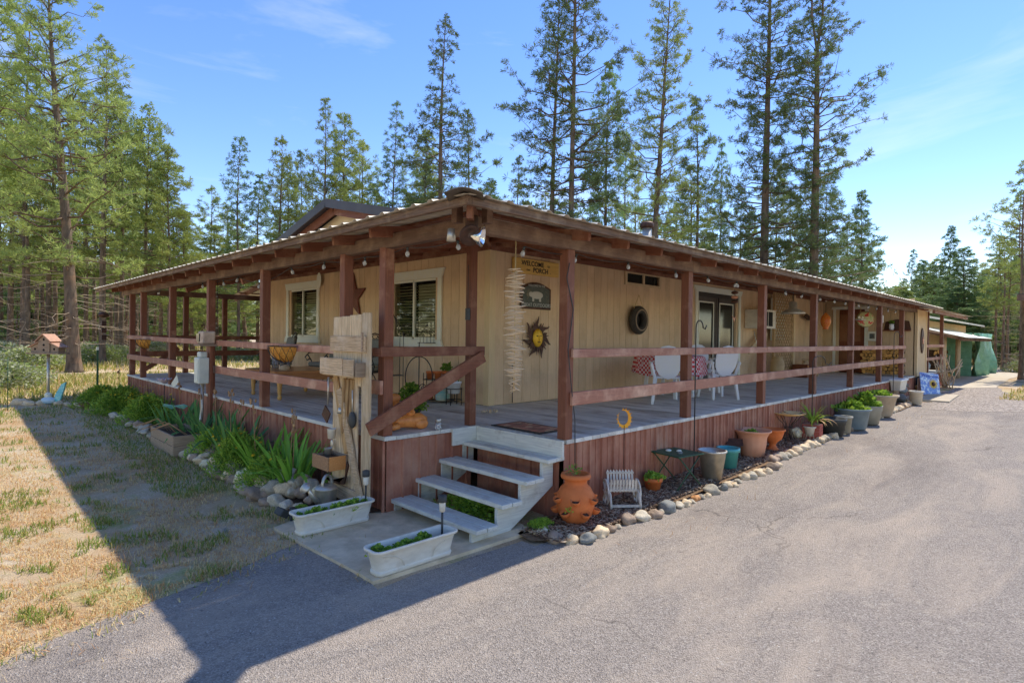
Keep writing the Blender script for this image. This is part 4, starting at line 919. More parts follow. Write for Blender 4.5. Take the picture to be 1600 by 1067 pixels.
# sagebrush and other leafy clumps
def clump_mesh(name, seed, r, h, n, mats, ls=.03, stems=True, lw=.35, base=0):
    rg = np.random.default_rng(seed); a = rg.uniform(0, 2*PI, n); u = rg.random(n)**.5; zz = rg.random(n)
    q = np.sqrt(np.clip(1-(zz*1.0)**2.2, .05, 1)); lump = 1+.22*np.sin(a*3+seed)+.15*np.sin(a*5+zz*6+seed)
    P = np.stack([np.cos(a)*u*q*r*lump, np.sin(a)*u*q*r*lump, base+zz*h*(.8+.3*rg.random(n))], 1)
    d = np.stack([np.cos(a)*.6, np.sin(a)*.6, np.full(n, .6)], 1)+rg.normal(0, .6, (n, 3)); d /= np.linalg.norm(d, axis=1)[:, None]
    s_ = np.cross(d, rg.normal(0, 1, (n, 3))); s_ /= np.linalg.norm(s_, axis=1)[:, None]; L_ = (ls*rg.uniform(.6, 1.3, n))[:, None]
    V = np.stack([P, P+d*L_*.5+s_*L_*lw, P+d*L_, P+d*L_*.5-s_*L_*lw], 1).reshape(-1, 3); i = np.arange(n)[:, None]*4
    F = np.concatenate([i+[0, 1, 2], i+[0, 2, 3]]); mi = np.tile(rg.integers(0, len(mats), n), 2)
    return tri_mesh(name, V, F, mats, mi)
sage = mk('sagebrush leaves', (.42, .45, .34), (.30, .34, .25), ns=9, bump=0, rand=.12, trans=.2); shrubg = mk('green shrub leaves', (.3, .38, .12), (.2, .28, .08), ns=9, bump=0, rand=.12, trans=.25)
sg = [clump_mesh('foliage', 40+i, 1.0, 1.0, 5200, [sage, sage, shrubg] if i != 1 else [shrubg, shrubg, sage], .09) for i in range(3)]
for i, (px, D_, s_) in enumerate([(5, 20, .95), (28, 22, .8), (50, 30, 1.2), (85, 38, 1.1), (160, 34, 1.1), (185, 36, 1.1), (-30, 20, 1.0), (70, 34, .9), (245, 42, 1.2), (370, 36, .9)]+[(rt.uniform(-60, 420), rt.uniform(32, 48), rt.uniform(.8, 1.4)) for _ in range(5)]+[(rt.uniform(1545, 1680), rt.uniform(40, 60), rt.uniform(.9, 1.5)) for _ in range(12)]):
    p = at(px, 540, d=D_); o = link('sagebrush', sg[i % 3], None, (p.x, p.y, gz(p.x, p.y)-.05), (0, 0, rt.uniform(0, 6)), (s_*rt.uniform(.9, 1.4), s_, s_*.75))
    tag(o, 'grey green sagebrush growing at the edge of the wood', 'shrub', 'sagebrush along the edge of the woods')

for i in range(26):                      # the wood goes on to the left of the picture
    x, y = -22-rt.uniform(0, 12), -6+i*3.4+rt.uniform(-1, 1); k = i % 6; s_ = rt.uniform(.8, 1.1)
    o = thing('pine_tree', 'pine of the wood across the lawn, outside the picture', 'tree', (x, y, gz(x, y)-.05), rt.uniform(0, 6), 'pines across the lawn'); link('trunk', PR[k][0], o, sc_=(s_, s_, s_)); link('crown', PR[k][1], o, sc_=(s_*1.2, s_*1.2, s_))

for i in range(13):                      # unseen pines across the drive, added for reflections in the right hand panes
    x, y = -6+i*4.2+rt.uniform(-1, 1), -27-rt.uniform(0, 8); k = (i*5+1) % 6; s_ = rt.uniform(.75, 1.05)
    o = thing('pine_tree', 'pine across the driveway, outside the picture', 'tree', (x, y, gz(x, y)-.05), rt.uniform(0, 6), 'pines across the driveway'); link('trunk', PR[k][0], o, sc_=(s_, s_, s_)); link('crown', PR[k][1], o, sc_=(s_*1.3, s_*1.3, s_))

# ------------------------------------------------------------------ plants and stones beside the porch
def leaf_strip(L_, w_, bendv, seed=0, fold=.25, n=7):
    rnd = random.Random(seed); vs = []; fs = []
    x = z = 0.; a = R(4)
    for i in range(n+1):
        s_ = i/n; ww = w_*(1 if s_ < .45 else max(0, 1-((s_-.45)/.55)**1.8))*(.7+.3*min(1, s_*4))
        vs += [(x, -ww/2, z), (x+ww*fold, 0, z-ww*.05), (x, ww/2, z)]
        a += bendv/n*(1+s_); x += L_/n*math.sin(a); z += L_/n*math.cos(a)
    for i in range(n):
        for j in (0, 1): fs.append((3*i+j, 3*i+j+1, 3*i+j+4, 3*i+j+3))
    b_ = MB(); b_.add(vs, fs, 0, True); return b_
IL = {}
for mt in ('iris', 'irisblue'): IL[mt] = [leaf_strip(1, .075*random.uniform(.8, 1.1), bv, i).mesh('leaf', M[mt]) for i, bv in enumerate((.15, .35, .6, 1.0, 1.5))]
def iris(loc, label, n=22, h=.65, mt='iris', spread=.16, stalks=0, seed=1, leanx=0):
    rnd = random.Random(seed); o = thing('iris_plant', label, 'plant', loc, 0)
    for i in range(n):
        a = rnd.uniform(0, 6.28); r_ = spread*rnd.random()**.5; L_ = h*rnd.uniform(.65, 1.1); k = rnd.choice((0, 0, 1, 1, 1, 2, 2, 3, 4))
        e = Euler((rnd.uniform(-.25, .25), rnd.uniform(.0, .3)+leanx*.0, a)); link('leaf', IL[mt][k], o, (r_*math.cos(a), r_*math.sin(a), 0), e, (L_, L_*1.0, L_))
    for i in range(stalks):
        b_ = MB(); x, y = rnd.uniform(-.1, .1), rnd.uniform(-.1, .1); H_ = h*rnd.uniform(1.15, 1.35); ex, ey = x+rnd.uniform(-.06, .06), y+rnd.uniform(-.06, .06)
        b_.tube([(x, y, 0), ((x+ex)/2, (y+ey)/2, H_*.5), (ex, ey, H_)], .005, 5)
        for q in range(6): b_.sphere((ex+rnd.uniform(-.03, .03), ey+rnd.uniform(-.03, .03), H_-rnd.uniform(0, .2)), (.014, .014, .026), seg=6, rings=4)
        b_.build('dry_flower_stalk', M['dead'], o)
    return o
iris((-.36, 2.62, -.72), 'bright green iris clump beside the watering can, nearest of the bed', 40, .72, 'iris', .17, 2, 1)
iris((-.22, 2.2, -.7), 'small iris tuft between the big clump and the weathered board stand', 9, .5, 'iris', .07, 0, 2)
iris((-.36, 3.35, -.7), 'second iris clump from the board stand, tall spiky leaves before the skirting', 34, .74, 'iris', .22, 1, 3)
iris((-.42, 4.15, -.7), 'iris clump behind the stone pile with dry seed stalks', 34, .74, 'irisblue', .2, 2, 4)
iris((-.35, 5.1, -.7), 'leaning iris clump at the near end of the wooden box', 36, .74, 'irisblue', .24, 1, 5)
iris((-.3, 6.1, -.68), 'iris clump behind the wooden box below the meter', 34, .70, 'irisblue', .24, 1, 6)
iris((-.35, 7.2, -.68), 'blue green iris clump at the far end of the wooden box', 30, .70, 'irisblue', .22, 1, 7)
iris((-.3, 11.4, -.62), 'iris tuft at the far corner of the porch skirting', 12, .6, 'irisblue', .12, 1, 8)
fl = MB()
for k in range(8):
    a = k*PI/4; fl.add([(0, 0, 0), (.5*math.cos(a-.3), .5*math.sin(a-.3), .12), (math.cos(a), math.sin(a), .1), (.5*math.cos(a+.3), .5*math.sin(a+.3), .12)], [(0, 1, 2, 3)])
fl.sphere((0, 0, .1), (.28, .28, .15), seg=6, rings=4); flm = fl.mesh('flower', M['yellow'])
ff = [clump_mesh('foliage', 60+i, .42, .42, 6500, [M['leaf'], M['lime'], M['lime']], .065, lw=.12) for i in range(3)]
def flowers(loc, label, i, s_=(1, 1, 1), nf=14, seed=0):
    rnd = random.Random(seed); o = thing('yellow_flower_plant', label, 'plant', loc)
    tag(link('foliage', ff[i], o, sc_=s_), kind='stuff')
    for k in range(nf):
        a = rnd.uniform(0, 6.28); r_ = .42*rnd.random()**.5; z = .42*s_[2]*rnd.uniform(.8, 1.15); q = rnd.uniform(.018, .028)
        link('flower', flm, o, (r_*s_[0]*math.cos(a), r_*s_[1]*math.sin(a), z), (rnd.uniform(-.6, .6), rnd.uniform(-.9, .1), 0), (q, q, q))
    return o
flowers((-.5, 3.85, -.72), 'low plant with orange yellow flowers between the near iris clumps', 0, (.75, 1.2, 1.05), 22, 1)
flowers((-.45, 3.0, -.74), 'low feathery green plant behind the near iris clump', 1, (.7, .9, .8), 3, 2)
flowers((-.42, 8.6, -.68), 'yellow flowering plant at the middle of the far bed', 1, (.95, 1.5, 1.15), 40, 3)
flowers((-.55, 10.1, -.66), 'dense yellow flowering plant near the far end of the bed', 2, (1.1, 1.7, 1.2), 46, 4)
flowers((-.65, 11.6, -.64), 'yellow flowering plant at the far corner of the porch', 0, (1.1, 1.2, 1.0), 30, 5)
flowers((-.42, 4.9, -.72), 'green plant with few yellow flowers near the wooden box', 2, (.7, 1.0, .9), 14, 6)
lm = clump_mesh('foliage', 71, .3, .2, 3800, [M['lime'], M['lime'], M['leaf']], .028, lw=.5)
def groundcover(loc, s_, label): o = thing('ground_cover_plant', label, 'plant', loc); tag(link('foliage', lm, o, sc_=s_), kind='stuff')
groundcover((-.4, 3.1, -.76), (.8, 1.4, .6), 'lime green cover plant spilling over the near stones')
groundcover((.75, .68, -.79), (1.1, 1.6, .8), 'green bushy cover plant growing under the wooden steps')
groundcover((.83, -.06, -.79), (.5, .35, .5), 'lime green tuft beside the foot of the right stair stringer')
groundcover((-.62, 8.4, -.7), (.8, 1.6, .5), 'low green plant at the lawn side of the far bed')
for i, (x, y) in enumerate([(-.66, 1.75), (-.62, 1.55)]): groundcover((x, y, -.76), (.3, .3, .5), ('small weed under the watering can spout', 'small weed behind the left end of the left planter')[i])
def rock_mesh(seed, mat, sub_=3, sx=1, sy=.75, sz=.6, rough_=.18, ang_=0):
    bm = bmesh.new(); bmesh.ops.create_icosphere(bm, subdivisions=sub_, radius=1)
    for v_ in bm.verts:
        n_ = v_.co.normalized(); d = 1+rough_*noise.noise(n_*1.1+Vector((seed*3.1, seed, 0)))*1.6+.05*noise.noise(n_*4+Vector((seed, 0, 0)))+ang_*noise.noise(n_*2.6+Vector((seed, 5, 0)))
        v_.co = Vector((n_.x*sx, n_.y*sy, n_.z*sz))*d
    for f_ in bm.faces: f_.smooth = True
    me = bpy.data.meshes.new('stone'); bm.to_mesh(me); bm.free(); me.materials.append(mat); return me
RK = {k: [rock_mesh(i*5+j, M['rock'+k], 3, 1, random.uniform(.7, .9), random.uniform(.5, .72), .3, .34 if k == 'Q' else (.2 if k in 'CG' else .1)) for j in range(3)] for i, k in enumerate('ABCGOQ')}
def rock(x, y, z, s_, k, label, group=None, rz=None, tilt=.25, zs=1):
    o = link('stone', random.choice(RK[k]), None, (x, y, z), (random.uniform(-tilt, tilt), random.uniform(-tilt, tilt), random.uniform(0, 6.28) if rz is None else rz), (s_, s_, s_*zs))
    return tag(o, label, 'stone', group)
rl = [(35, 765, 42, 'Q', 'small jagged white stone at the near end of the stone row beside the steps'), (105, 775, 100, 'Q', 'rough cream quartz stone beside the jagged white one'), (190, 812, 118, 'C', 'rounded brown stone just right of the cream quartz stone'),
      (285, 822, 100, 'B', 'cream round stone between the brown and the dark blue grey stone'), (395, 817, 115, 'G', 'dark blue grey stone in front of the strawberry pot'), (475, 780, 115, 'B', 'large smooth cream stone right of the dark blue grey one'),
      (535, 752, 80, 'C', 'brownish stone right of the large cream stone'), (585, 730, 58, 'A', None), (640, 695, 118, 'C', 'large grey brown stone before the little white chair'), (728, 677, 115, 'A', 'large pale grey stone before the little white chair'),
      (820, 662, 92, 'C', None), (850, 640, 52, 'A', None), (890, 620, 118, 'G', 'large slanting dark grey stone below the small green plant pot'), (963, 600, 72, 'A', None), (1010, 590, 76, 'B', None), (1045, 573, 52, 'A', None), (1067, 556, 62, 'O', 'orange stone in the stone row before the green table'),
      (1105, 546, 60, 'A', None), (1140, 538, 50, 'B', None), (1165, 512, 110, 'A', 'largest grey stone below the galvanised bucket'), (1240, 490, 60, 'G', None), (1265, 470, 72, 'B', None), (1310, 470, 52, 'B', None), (1335, 448, 56, 'A', None), (1370, 425, 70, 'B', None), (1415, 420, 80, 'A', None), (1460, 398, 80, 'B', None), (1515, 388, 62, 'B', None), (1550, 362, 80, 'C', None), (1585, 348, 54, 'B', None)]
gR = 'river stones edging the driveway bed'; gL = 'river stones piled along the lawn side of the porch bed'
lastx = 0
for px, py, w_, k, lb in rl:
    p = gat(820+px/4, 640+(py+10)/4); dpt = (Vector(CAMP)-p).length; s_ = w_/4/896*dpt/2*.98
    rock(p.x, p.y+.0, p.z+s_*.30, s_, k, lb or 'river stone in the row edging the driveway bed', None if lb else gR, rz=random.uniform(-.5, .5), tilt=.15, zs=1.1); lastx = p.x
x = lastx+.2
while x < 15.1:
    s_ = random.uniform(.09, .125); y = -.50-.0*x+random.uniform(-.03, .03); k = random.choice('ABBBAC')
    rock(x, y, gz(x, y)+s_*.26, s_, k, 'river stone in the row edging the driveway bed', gR, rz=random.uniform(-.6, .6), tilt=.15); x += s_*1.55
y = 1.98
while y < 5.35:
    for q in range(3):
        s_ = random.uniform(.065, .125); x = -.70+q*.14+random.uniform(-.05, .05)+(.06 if y < 2.4 else 0); k = random.choice('AABCCAQ')
        rock(x, y+random.uniform(-.06, .06), gz(x, y)+.03+q*.075+random.uniform(-.01, .03), s_, k, 'river stone in the pile along the lawn side of the porch bed', gL, tilt=.6, zs=1.15)
    y += .15
y = 6.7
while y < 9.6:
    s_ = random.uniform(.08, .12); rock(-.72+random.uniform(-.08, .08), y, gz(-.7, y)+.05, s_, random.choice('AAC'), 'river stone in the pile along the lawn side of the porch bed', gL, tilt=.5); y += .2
for i, (px, w_) in enumerate([(30, .16), (45, .12), (62, .1), (92, .11), (108, .1), (125, .12), (137, .16), (168, .11), (182, .1)]):
    p = gat(px, 634+random.uniform(-2, 3)); rock(p.x, p.y, p.z+.03, w_, 'B', 'flat pale stone in the edging ring around the birdhouse pole', 'pale stones around the birdhouse pole')
o = MB().box(-.35, -.12, 0, .35, .12, .1).build('paving_block', mk('red brown paving block', (.28, .14, .11), (.2, .1, .08), ns=9), None, gat(148, 634), (0, 0, .8)); tag(o, 'red brown block at the foot of the green metal stake', 'block')
# wooden raised box
wb = thing('wooden_planter_box', 'weathered grey raised wooden box of earth beside the stone pile', 'planter', (-.62, 5.95, -.75))
for z in (0, .145):
    for x in (-.24, .22): MB().box(x, -.58, z+.02, x+.03, .58, z+.16).build('board', M['greywood'], wb, rot=(0, 0, 0), b=.004)
    for y in (-.61, .58): MB().box(-.24, y, z+.02, .25, y+.03, z+.16).build('board', M['greywood'], wb, b=.004)
MB().box(-.205, -.575, .02, .215, .575, .25).build('soil', M['soil'], wb)
for i in range(5):
    q = MB(); y0 = random.uniform(-.4, .4); q.tube([(random.uniform(-.1, .1), y0, .25), (-.15, y0+.2, .42), (-.35+random.uniform(-.1, .1), y0+.45, .3)], .007, 5); q.build('dry_stem', M['dead'], wb)

# ------------------------------------------------------------------ planters on the pad
def trough(loc, label, seed, rz=0):
    o = thing('planter_trough', label, 'planter', loc, rz); L_, W_, H_ = .76, .19, .2
    b_ = MB(); n = 8
    def ring(l, w, z, r_=.05):
        pts = []
        for cx_, cy_, a0 in ((l/2-r_, w/2-r_, 0), (-l/2+r_, w/2-r_, 90), (-l/2+r_, -w/2+r_, 180), (l/2-r_, -w/2+r_, 270)):
            for k in range(5): a = R(a0+k*22.5); pts.append((cx_+r_*math.cos(a), cy_+r_*math.sin(a), z))
        return pts
    rings = [ring(L_-.06, W_-.04, 0), ring(L_-.05, W_-.035, .028), ring(L_-.07, W_-.05, .034), ring(L_-.02, W_, H_-.025), ring(L_+.03, W_+.035, H_-.02, .06), ring(L_+.03, W_+.035, H_, .06), ring(L_-.01, W_-.0, H_, .05), ring(L_-.03, W_-.03, H_-.03), ring(L_-.06, W_-.05, .07)]
    k = 20; vs = [p for r_ in rings for p in r_]; fs = [(i*k+j, i*k+(j+1) % k, (i+1)*k+(j+1) % k, (i+1)*k+j) for i in range(len(rings)-1) for j in range(k)]; fs.append(tuple(range(k-1, -1, -1)))
    b_.add(vs, fs, 0, True); ob = b_.build('trough_body', M['dirtywhite'], o); bev(ob, .003)
    s_ = MB(); s_.box(-.305, -.055, .06, .305, .055, .135); s_.build('soil', M['soil'], o)
    for sg in (-1, 1):
        for q in range(2):
            a_ = MB(); a_.tube([(sg*(.34-.0-.20*math.sin(t_*PI/2)-q*.012), -W_/2+.018-.11*(.0)-.008*(t_)*0-.0+(-.016*((.05+.12*math.cos(t_*PI/2)))/.17), .045+.115*math.cos(t_*PI/2)-q*.01) for t_ in [i/8 for i in range(9)]], .0022, 5); a_.build('moulded_arc', M['dirtywhite'], o)
    f_ = clump_mesh('foliage', 80+seed, .05, .07, 230, [M['leaf'], M['lime']], .022, lw=.45)
    rnd = random.Random(seed); m_ = 9 if seed == 1 else 6
    for i in range(m_): x = (-.32+i*.64/(m_-1)) if seed == 1 else (-.3+i*.42/(m_-1)); s2 = rnd.uniform(.8, 1.3); tag(link('seedling', f_, o, (x, rnd.uniform(-.03, .03), .125), (0, 0, rnd.uniform(0, 6)), (s2, s2, s2*(1 if seed == 1 else .8))), kind='stuff')
    return o
trough((-.57, 1.27, -.768), 'long dirty white planter trough at the foot of the weathered board stand', 1)
trough((-.53, .065, -.768), 'long dirty white planter trough at the driveway corner of the concrete pad', 2)
def solar(loc, label, h=.34, s_=1):
    o = thing('solar_stake_light', label, 'garden light', loc)
    MB().tube([(0, 0, 0), (0, 0, h*.62)], .009, 8).build('stake', M['blacktub'], o)
    MB().lathe([(.018, h*.60), (.024, h*.62), (.028, h*.82), (.024, h*.84)], 14).build('lens', M['dirtywhite'], o)
    MB().lathe([(.034, h*.84), (.036, h*.86), (.036, h), (.02, h*1.02), (0, h*1.02)], 14).build('cap', M['blacktub'], o)
solar((-.22, .09, -.64), 'black solar stake light in the driveway corner trough'); solar((-.24, 1.26, -.64), 'black solar stake light in the trough under the board stand')
o = thing('solar_spotlight', 'black plastic spotlight lying against the stones at the lawn corner', 'garden light', (-.86, 1.72, -.77), .5)
MB().cbox((0, 0, .09), (.12, .09, .07), rot=(.3, .5, 0)).build('lamp_head', M['blacktub'], o, b=.008); MB().cbox((.1, -.1, .07), (.1, .16, .025), rot=(.6, .2, .3)).build('solar_panel', M['blacktub'], o, b=.004); MB().tube([(.05, -.05, .07), (.06, -.06, -.02)], .014, 8).build('stake', M['blacktub'], o)
# watering can
o = thing('watering_can', 'galvanised watering can standing behind the left planter trough', 'watering can', (-.42, 1.72, -.70), R(200))
MB().lathe([(.095, 0), (.1, .01), (.108, .17), (.112, .175), (.108, .18), (.09, .2), (.0, .205)], 24).build('can_body', M['galv'], o)
MB().tube([(.09, 0, .04), (.17, 0, .12), (.24, 0, .22)], [.03, .022, .016], 12).build('spout', M['galv'], o)
MB().lathe([(.016, 0), (.052, .05), (.054, .055), (0, .062)], 18, T=Matrix.Translation((.235, 0, .21)) @ Matrix.Rotation(R(55), 4, 'Y')).build('rose', M['galv'], o)
MB().tube([(.07*math.cos(a)-.02, 0, .19+.11*math.sin(a)) for a in [PI*i/10 for i in range(11)]], .016, 8).build('handle', M['galv'], o)
# weathered board stand with tools
bs = thing('board_stand', 'tall weathered barn board stand with kitchen tools hung on it, leaning on the porch', 'rustic stand', (-.17, 2.03, -.72), 0)
def U(u, dx, z): return (dx, -u, z+.72)         # u runs towards the camera side
def ubox(b_, u0, u1, d0, d1, z0, z1): b_.box(-d1, -u1, z0+.72, -d0, -u0, z1+.72); return b_
rb = random.Random(3)
for (u0, u1, z0, z1) in ((0, .17, -.68, 1.2), (.173, .34, -.69, 1.205), (.343, .5, -.66, 1.215), (.503, .575, .5, 1.22), (.585, .74, -.72, 1.235)):
    ubox(MB(), u0, u1, 0, .022, z0, z1).build('plank', M['oldwood'], bs, b=.003)
ubox(MB(), -.02, .68, .024, .05, .84, 1.0).build('cross_board', M['oldwood_h'], bs, b=.004)
ubox(MB(), .64, .66, .051, .065, .85, 1.04).build('cleat', M['greywood'], bs)
cr_ = [(-.05, .42, .13, .15, .6, .775), (.423, .62, .12, .14, .6, .77), (-.03, .6, .03, .13, .59, .605)]
for c_ in cr_: ubox(MB(), *c_).build('crate_board', M['oldwood_h'], bs, b=.004)
ubox(MB(), .63, .66, .024, .12, .6, .74).build('cleat', M['greywood'], bs)
for i, (u0, z0, u1, z1, wd) in enumerate(((.08, .58, .35, -.2, .1), (.3, .57, .28, .0, .07), (.38, .57, .34, .05, .06), (.44, .57, .42, .1, .05))):
    MB().bar(U(u0, -.04, z0), U(u1, -.04, z1), .03, wd).build('bark_slab', M['bark_old'], bs, b=.012)
MB().bar(U(.2, -.055, .45), U(.64, -.05, -.62), .025, .10).build('diagonal_board', M['oldwood_h'], bs, b=.004)
ubox(MB(), -.03, .62, .024, .055, -.68, -.53).build('cross_board', M['oldwood_h'], bs, rot=(R(3), 0, 0), b=.005)
# box with a tin, hanging in front
bx = thing('hanging_wooden_box', 'small wooden box of earth mounted low on the weathered board stand', 'box', (-.20, 2.03, -.72))
ubox(MB(), -.0, .34, .20, .218, -.36, -.22).build('box_side', M['pinebox'] if 'pinebox' in M else mk('reddish box wood', (.4, .25, .15), (.25, .14, .08), (2, 26, 26), 3, .8, .5), bx, b=.003)
ubox(MB(), -.0, .34, .0, .018, -.36, -.22).build('box_side', M['greywood'], bx, b=.003)
ubox(MB(), -.0, .018, .018, .20, -.36, -.23).build('box_side', M['greywood'], bx, b=.003); ubox(MB(), .322, .34, .018, .20, -.36, -.22).build('box_side', mk('orange plywood', (.5, .25, .1), (.4, .18, .06), (26, 2, 26), 3, .7, .3), bx, b=.003)
ubox(MB(), .018, .322, .018, .20, -.35, -.25).build('soil', M['soil'], bx)
def can(loc, r_, h, label, mat='galv', name='tin_can'):
    o = MB().lathe([(r_*.86, 0), (r_, h*.95), (r_*1.08, h), (r_*.95, h), (r_*.86, h*.3), (0, h*.3)], 18).build(name, M[mat], None, loc); return tag(o, label, 'tin')
can((-.42, 2.0, -1.02+.0), .04, .08, 'small tin standing in the hanging wooden box')
bpy.data.objects[-1] if 0 else None
def at_board(u, z, d=.06): return Vector((-.17-d, 2.03-u, z))
o = bpy.data.objects['tin_can']; o.location = at_board(.10, -.25, .12)
tool = lambda lb, loc, nm='hanging_utensil', cat='utensil': thing(nm, lb, cat, loc)
o = tool('long handled spatula hanging at the left edge of the board stand', at_board(-.02, .3))
MB().tube([(0, 0, .26), (.0, .02, -.04)], [.012, .006], 8).build('handle', M['galv'], o); MB().cbox((0, .05, -.14), (.012, .14, .13), rot=(R(35), 0, 0)).build('blade', M['rust'], o)
o = tool('dark ladle hanging at the right of the board stand', at_board(.48, .16))
MB().sphere((0, 0, 0), (.03, .06, .085)).build('bowl', M['blacktub'], o); MB().tube([(0, 0, .05), (0, 0, .3)], .007, 6).build('handle', M['galv'], o)
o = tool('small bell shaped measuring cup in the middle of the board stand', at_board(.24, .2)); MB().lathe([(.02, .06), (.035, 0), (.03, 0)], 12).build('cup', M['galv'], o); MB().tube([(0, 0, .05), (0, 0, .12)], .005, 5).build('hook', M['rust'], o)
o = can(at_board(.17, -.06, .12), .045, .1, 'small white enamel can hanging on the board stand', 'dirtywhite', 'hanging_can')
o = tool('slotted spoon hanging above the wooden box on the board stand', at_board(.06, -.14)); MB().sphere((0, 0, 0), (.01, .03, .045)).build('bowl', M['galv'], o); MB().tube([(0, 0, -.03), (-.02, .03, -.16)], .006, 5).build('handle', M['galv'], o)
o = MB().prism([(0, 0), (.42, .02), (.5, .22), (.47, .26), (.44, .1), (.3, .0), (.1, -.0), (0, .03)], .02, Matrix.Translation(at_board(-.03, -.52, .10)) @ Matrix.Rotation(-PI/2, 4, 'Z')).build('curved_rusty_saw', M['rust'], None); tag(o, 'curved rusty saw blade fixed across the lower board stand', 'saw')
for p in o.data.materials: pass
# ------------------------------------------------------------------ right bed: pots and ornaments
def pot(name, label, px, py, prof, mat, loc=None, cat='pot', soil=None, seg=28, wob=None, off=0):
    p = gat(px, py) if loc is None else Vector(loc); o = thing(name, label, cat, (p.x, p.y+off, p.z+.03 if loc is None else p.z))
    MB().lathe(prof, seg, wob=wob).build('pot_body', M[mat] if isinstance(mat, str) else mat, o)
    if soil: MB().lathe([(soil[0], soil[1]-.04), (soil[0], soil[1]-.005), (0, soil[1]+.005)], 16).build('soil', M['soil'], o)
    return o
def simple(r0, r1, h, rim=.02, rh=.04): return [(r0, 0), (r1*.97, h-rh), (r1+rim, h-rh), (r1+rim, h), (r1-.01, h), (r1-.02, h-rh), (r0*.9, h*.3), (0, h*.3)]
def foliage(parent, loc, r_, h, n, ls, mats=('leaf', 'lime'), lw=.4, seed=1): return tag(link('foliage', clump_mesh('foliage', seed, r_, h, n, [M[k] for k in mats], ls, lw=lw), parent, loc), kind='stuff')
sp = pot('strawberry_pot', 'orange terracotta strawberry pot with side pockets right of the steps', 905, 823,
         [(.095, 0), (.11, .01), (.165, .1), (.188, .2), (.18, .28), (.145, .345), (.112, .375), (.108, .40), (.112, .43), (.14, .435), (.147, .45), (.14, .475), (.12, .482), (.105, .47), (.1, .4), (0, .38)], 'terra', cat='strawberry pot', seg=40, off=.05)
cup = MB(); cup.lathe([(.012, -.045), (.038, -.02), (.047, .01), (.046, .018), (.038, .016), (.03, -.01), (0, -.015)], 18); cupm = cup.mesh('pocket', M['terra'])
cs = MB().lathe([(.033, 0), (0, .004)], 14).mesh('soil', M['soil'])
for z, k, o_ in ((.13, 6, 0), (.25, 6, .5)):
    for i in range(k):
        a = (i+o_)*2*PI/k+.15; c_ = link('pocket', cupm, sp, (.192*math.cos(a), .192*math.sin(a), z), (0, R(18), a)); c_.rotation_euler = Euler((0, R(22), a)); link('soil', cs, c_, (0, 0, .0))
foliage(sp, (0, .02, .46), .07, .09, 60, .03, ('leaf',), .3, 3); foliage(sp, (-.19, -.07, .145), .03, .05, 30, .02, ('lime',), .4, 4)
# wagon wheel picket chair
wc = thing('wagon_wheel_chair', 'small white picket chair with wagon wheel sides, ornament in the bed', 'garden ornament', (1.95, -.20, -.745), R(-40))
wh = MB()
wh.tube([(0, .13*math.cos(a), .13+.13*math.sin(a)) for a in [2*PI*i/20 for i in range(20)]], .012, 6, closed=True)
for i in range(8): a = i*PI/4; wh.bar((0, 0, .13), (0, .125*math.cos(a), .13+.125*math.sin(a)), .012, .012)
wh.lathe([(.022, -.015), (.022, .015)], 10, T=Matrix.Translation((0, 0, .13)) @ Matrix.Rotation(PI/2, 4, 'Y')); whm = wh.mesh('wagon_wheel', M['greychair'] if 'greychair' in M else mk('faded white wood', (.62, .6, .58), (.45, .42, .4), (20, 20, 2), 3, .8, .3))
fw = whm.materials[0]
for x in (-.17, .17): link('wagon_wheel', whm, wc, (x, .03, 0))
pk = MB(); pk.prism([(-.011, 0), (.011, 0), (.011, .17), (0, .19), (-.011, .17)], .01); pkm = pk.mesh('picket', fw)
for i in range(9): x = -.132+i*.033; link('picket', pkm, wc, (x, .05, .17), (R(-14), 0, 0)); link('picket', pkm, wc, (x, -.055, .15), (R(8), 0, 0), (1, 1, .75))
for z, y in ((.2, .06), (.31, .08)): MB().box(-.15, y, z, .15, y+.012, z+.02).build('back_rail', fw, wc)
MB().box(-.15, -.04, .16, .15, .06, .172).build('seat', fw, wc); MB().box(-.15, -.065, .16, .15, -.045, .18).build('front_rail', fw, wc)
for x in (-.155, .155): MB().tube([(x, -.04, .17), (x, -.11, .14), (x, -.15, .05), (x, -.16, 0)], .014, 8).build('runner', fw, wc)
MB().bar((-.155, -.15, .03), (.155, -.15, .03), .018, .025).build('foot_rail', fw, wc)
o = pot('plant_pot', 'small terracotta pot of pale green leaves left of the green folding table', 1020, 771, simple(.075, .1, .16, .008, .045), 'terra', soil=(.09, .14)); foliage(o, (0, 0, .13), .1, .07, 500, .04, ('lime', 'sageleaf') if 'sageleaf' in M else ('lime', 'leaf'), .4, 5)
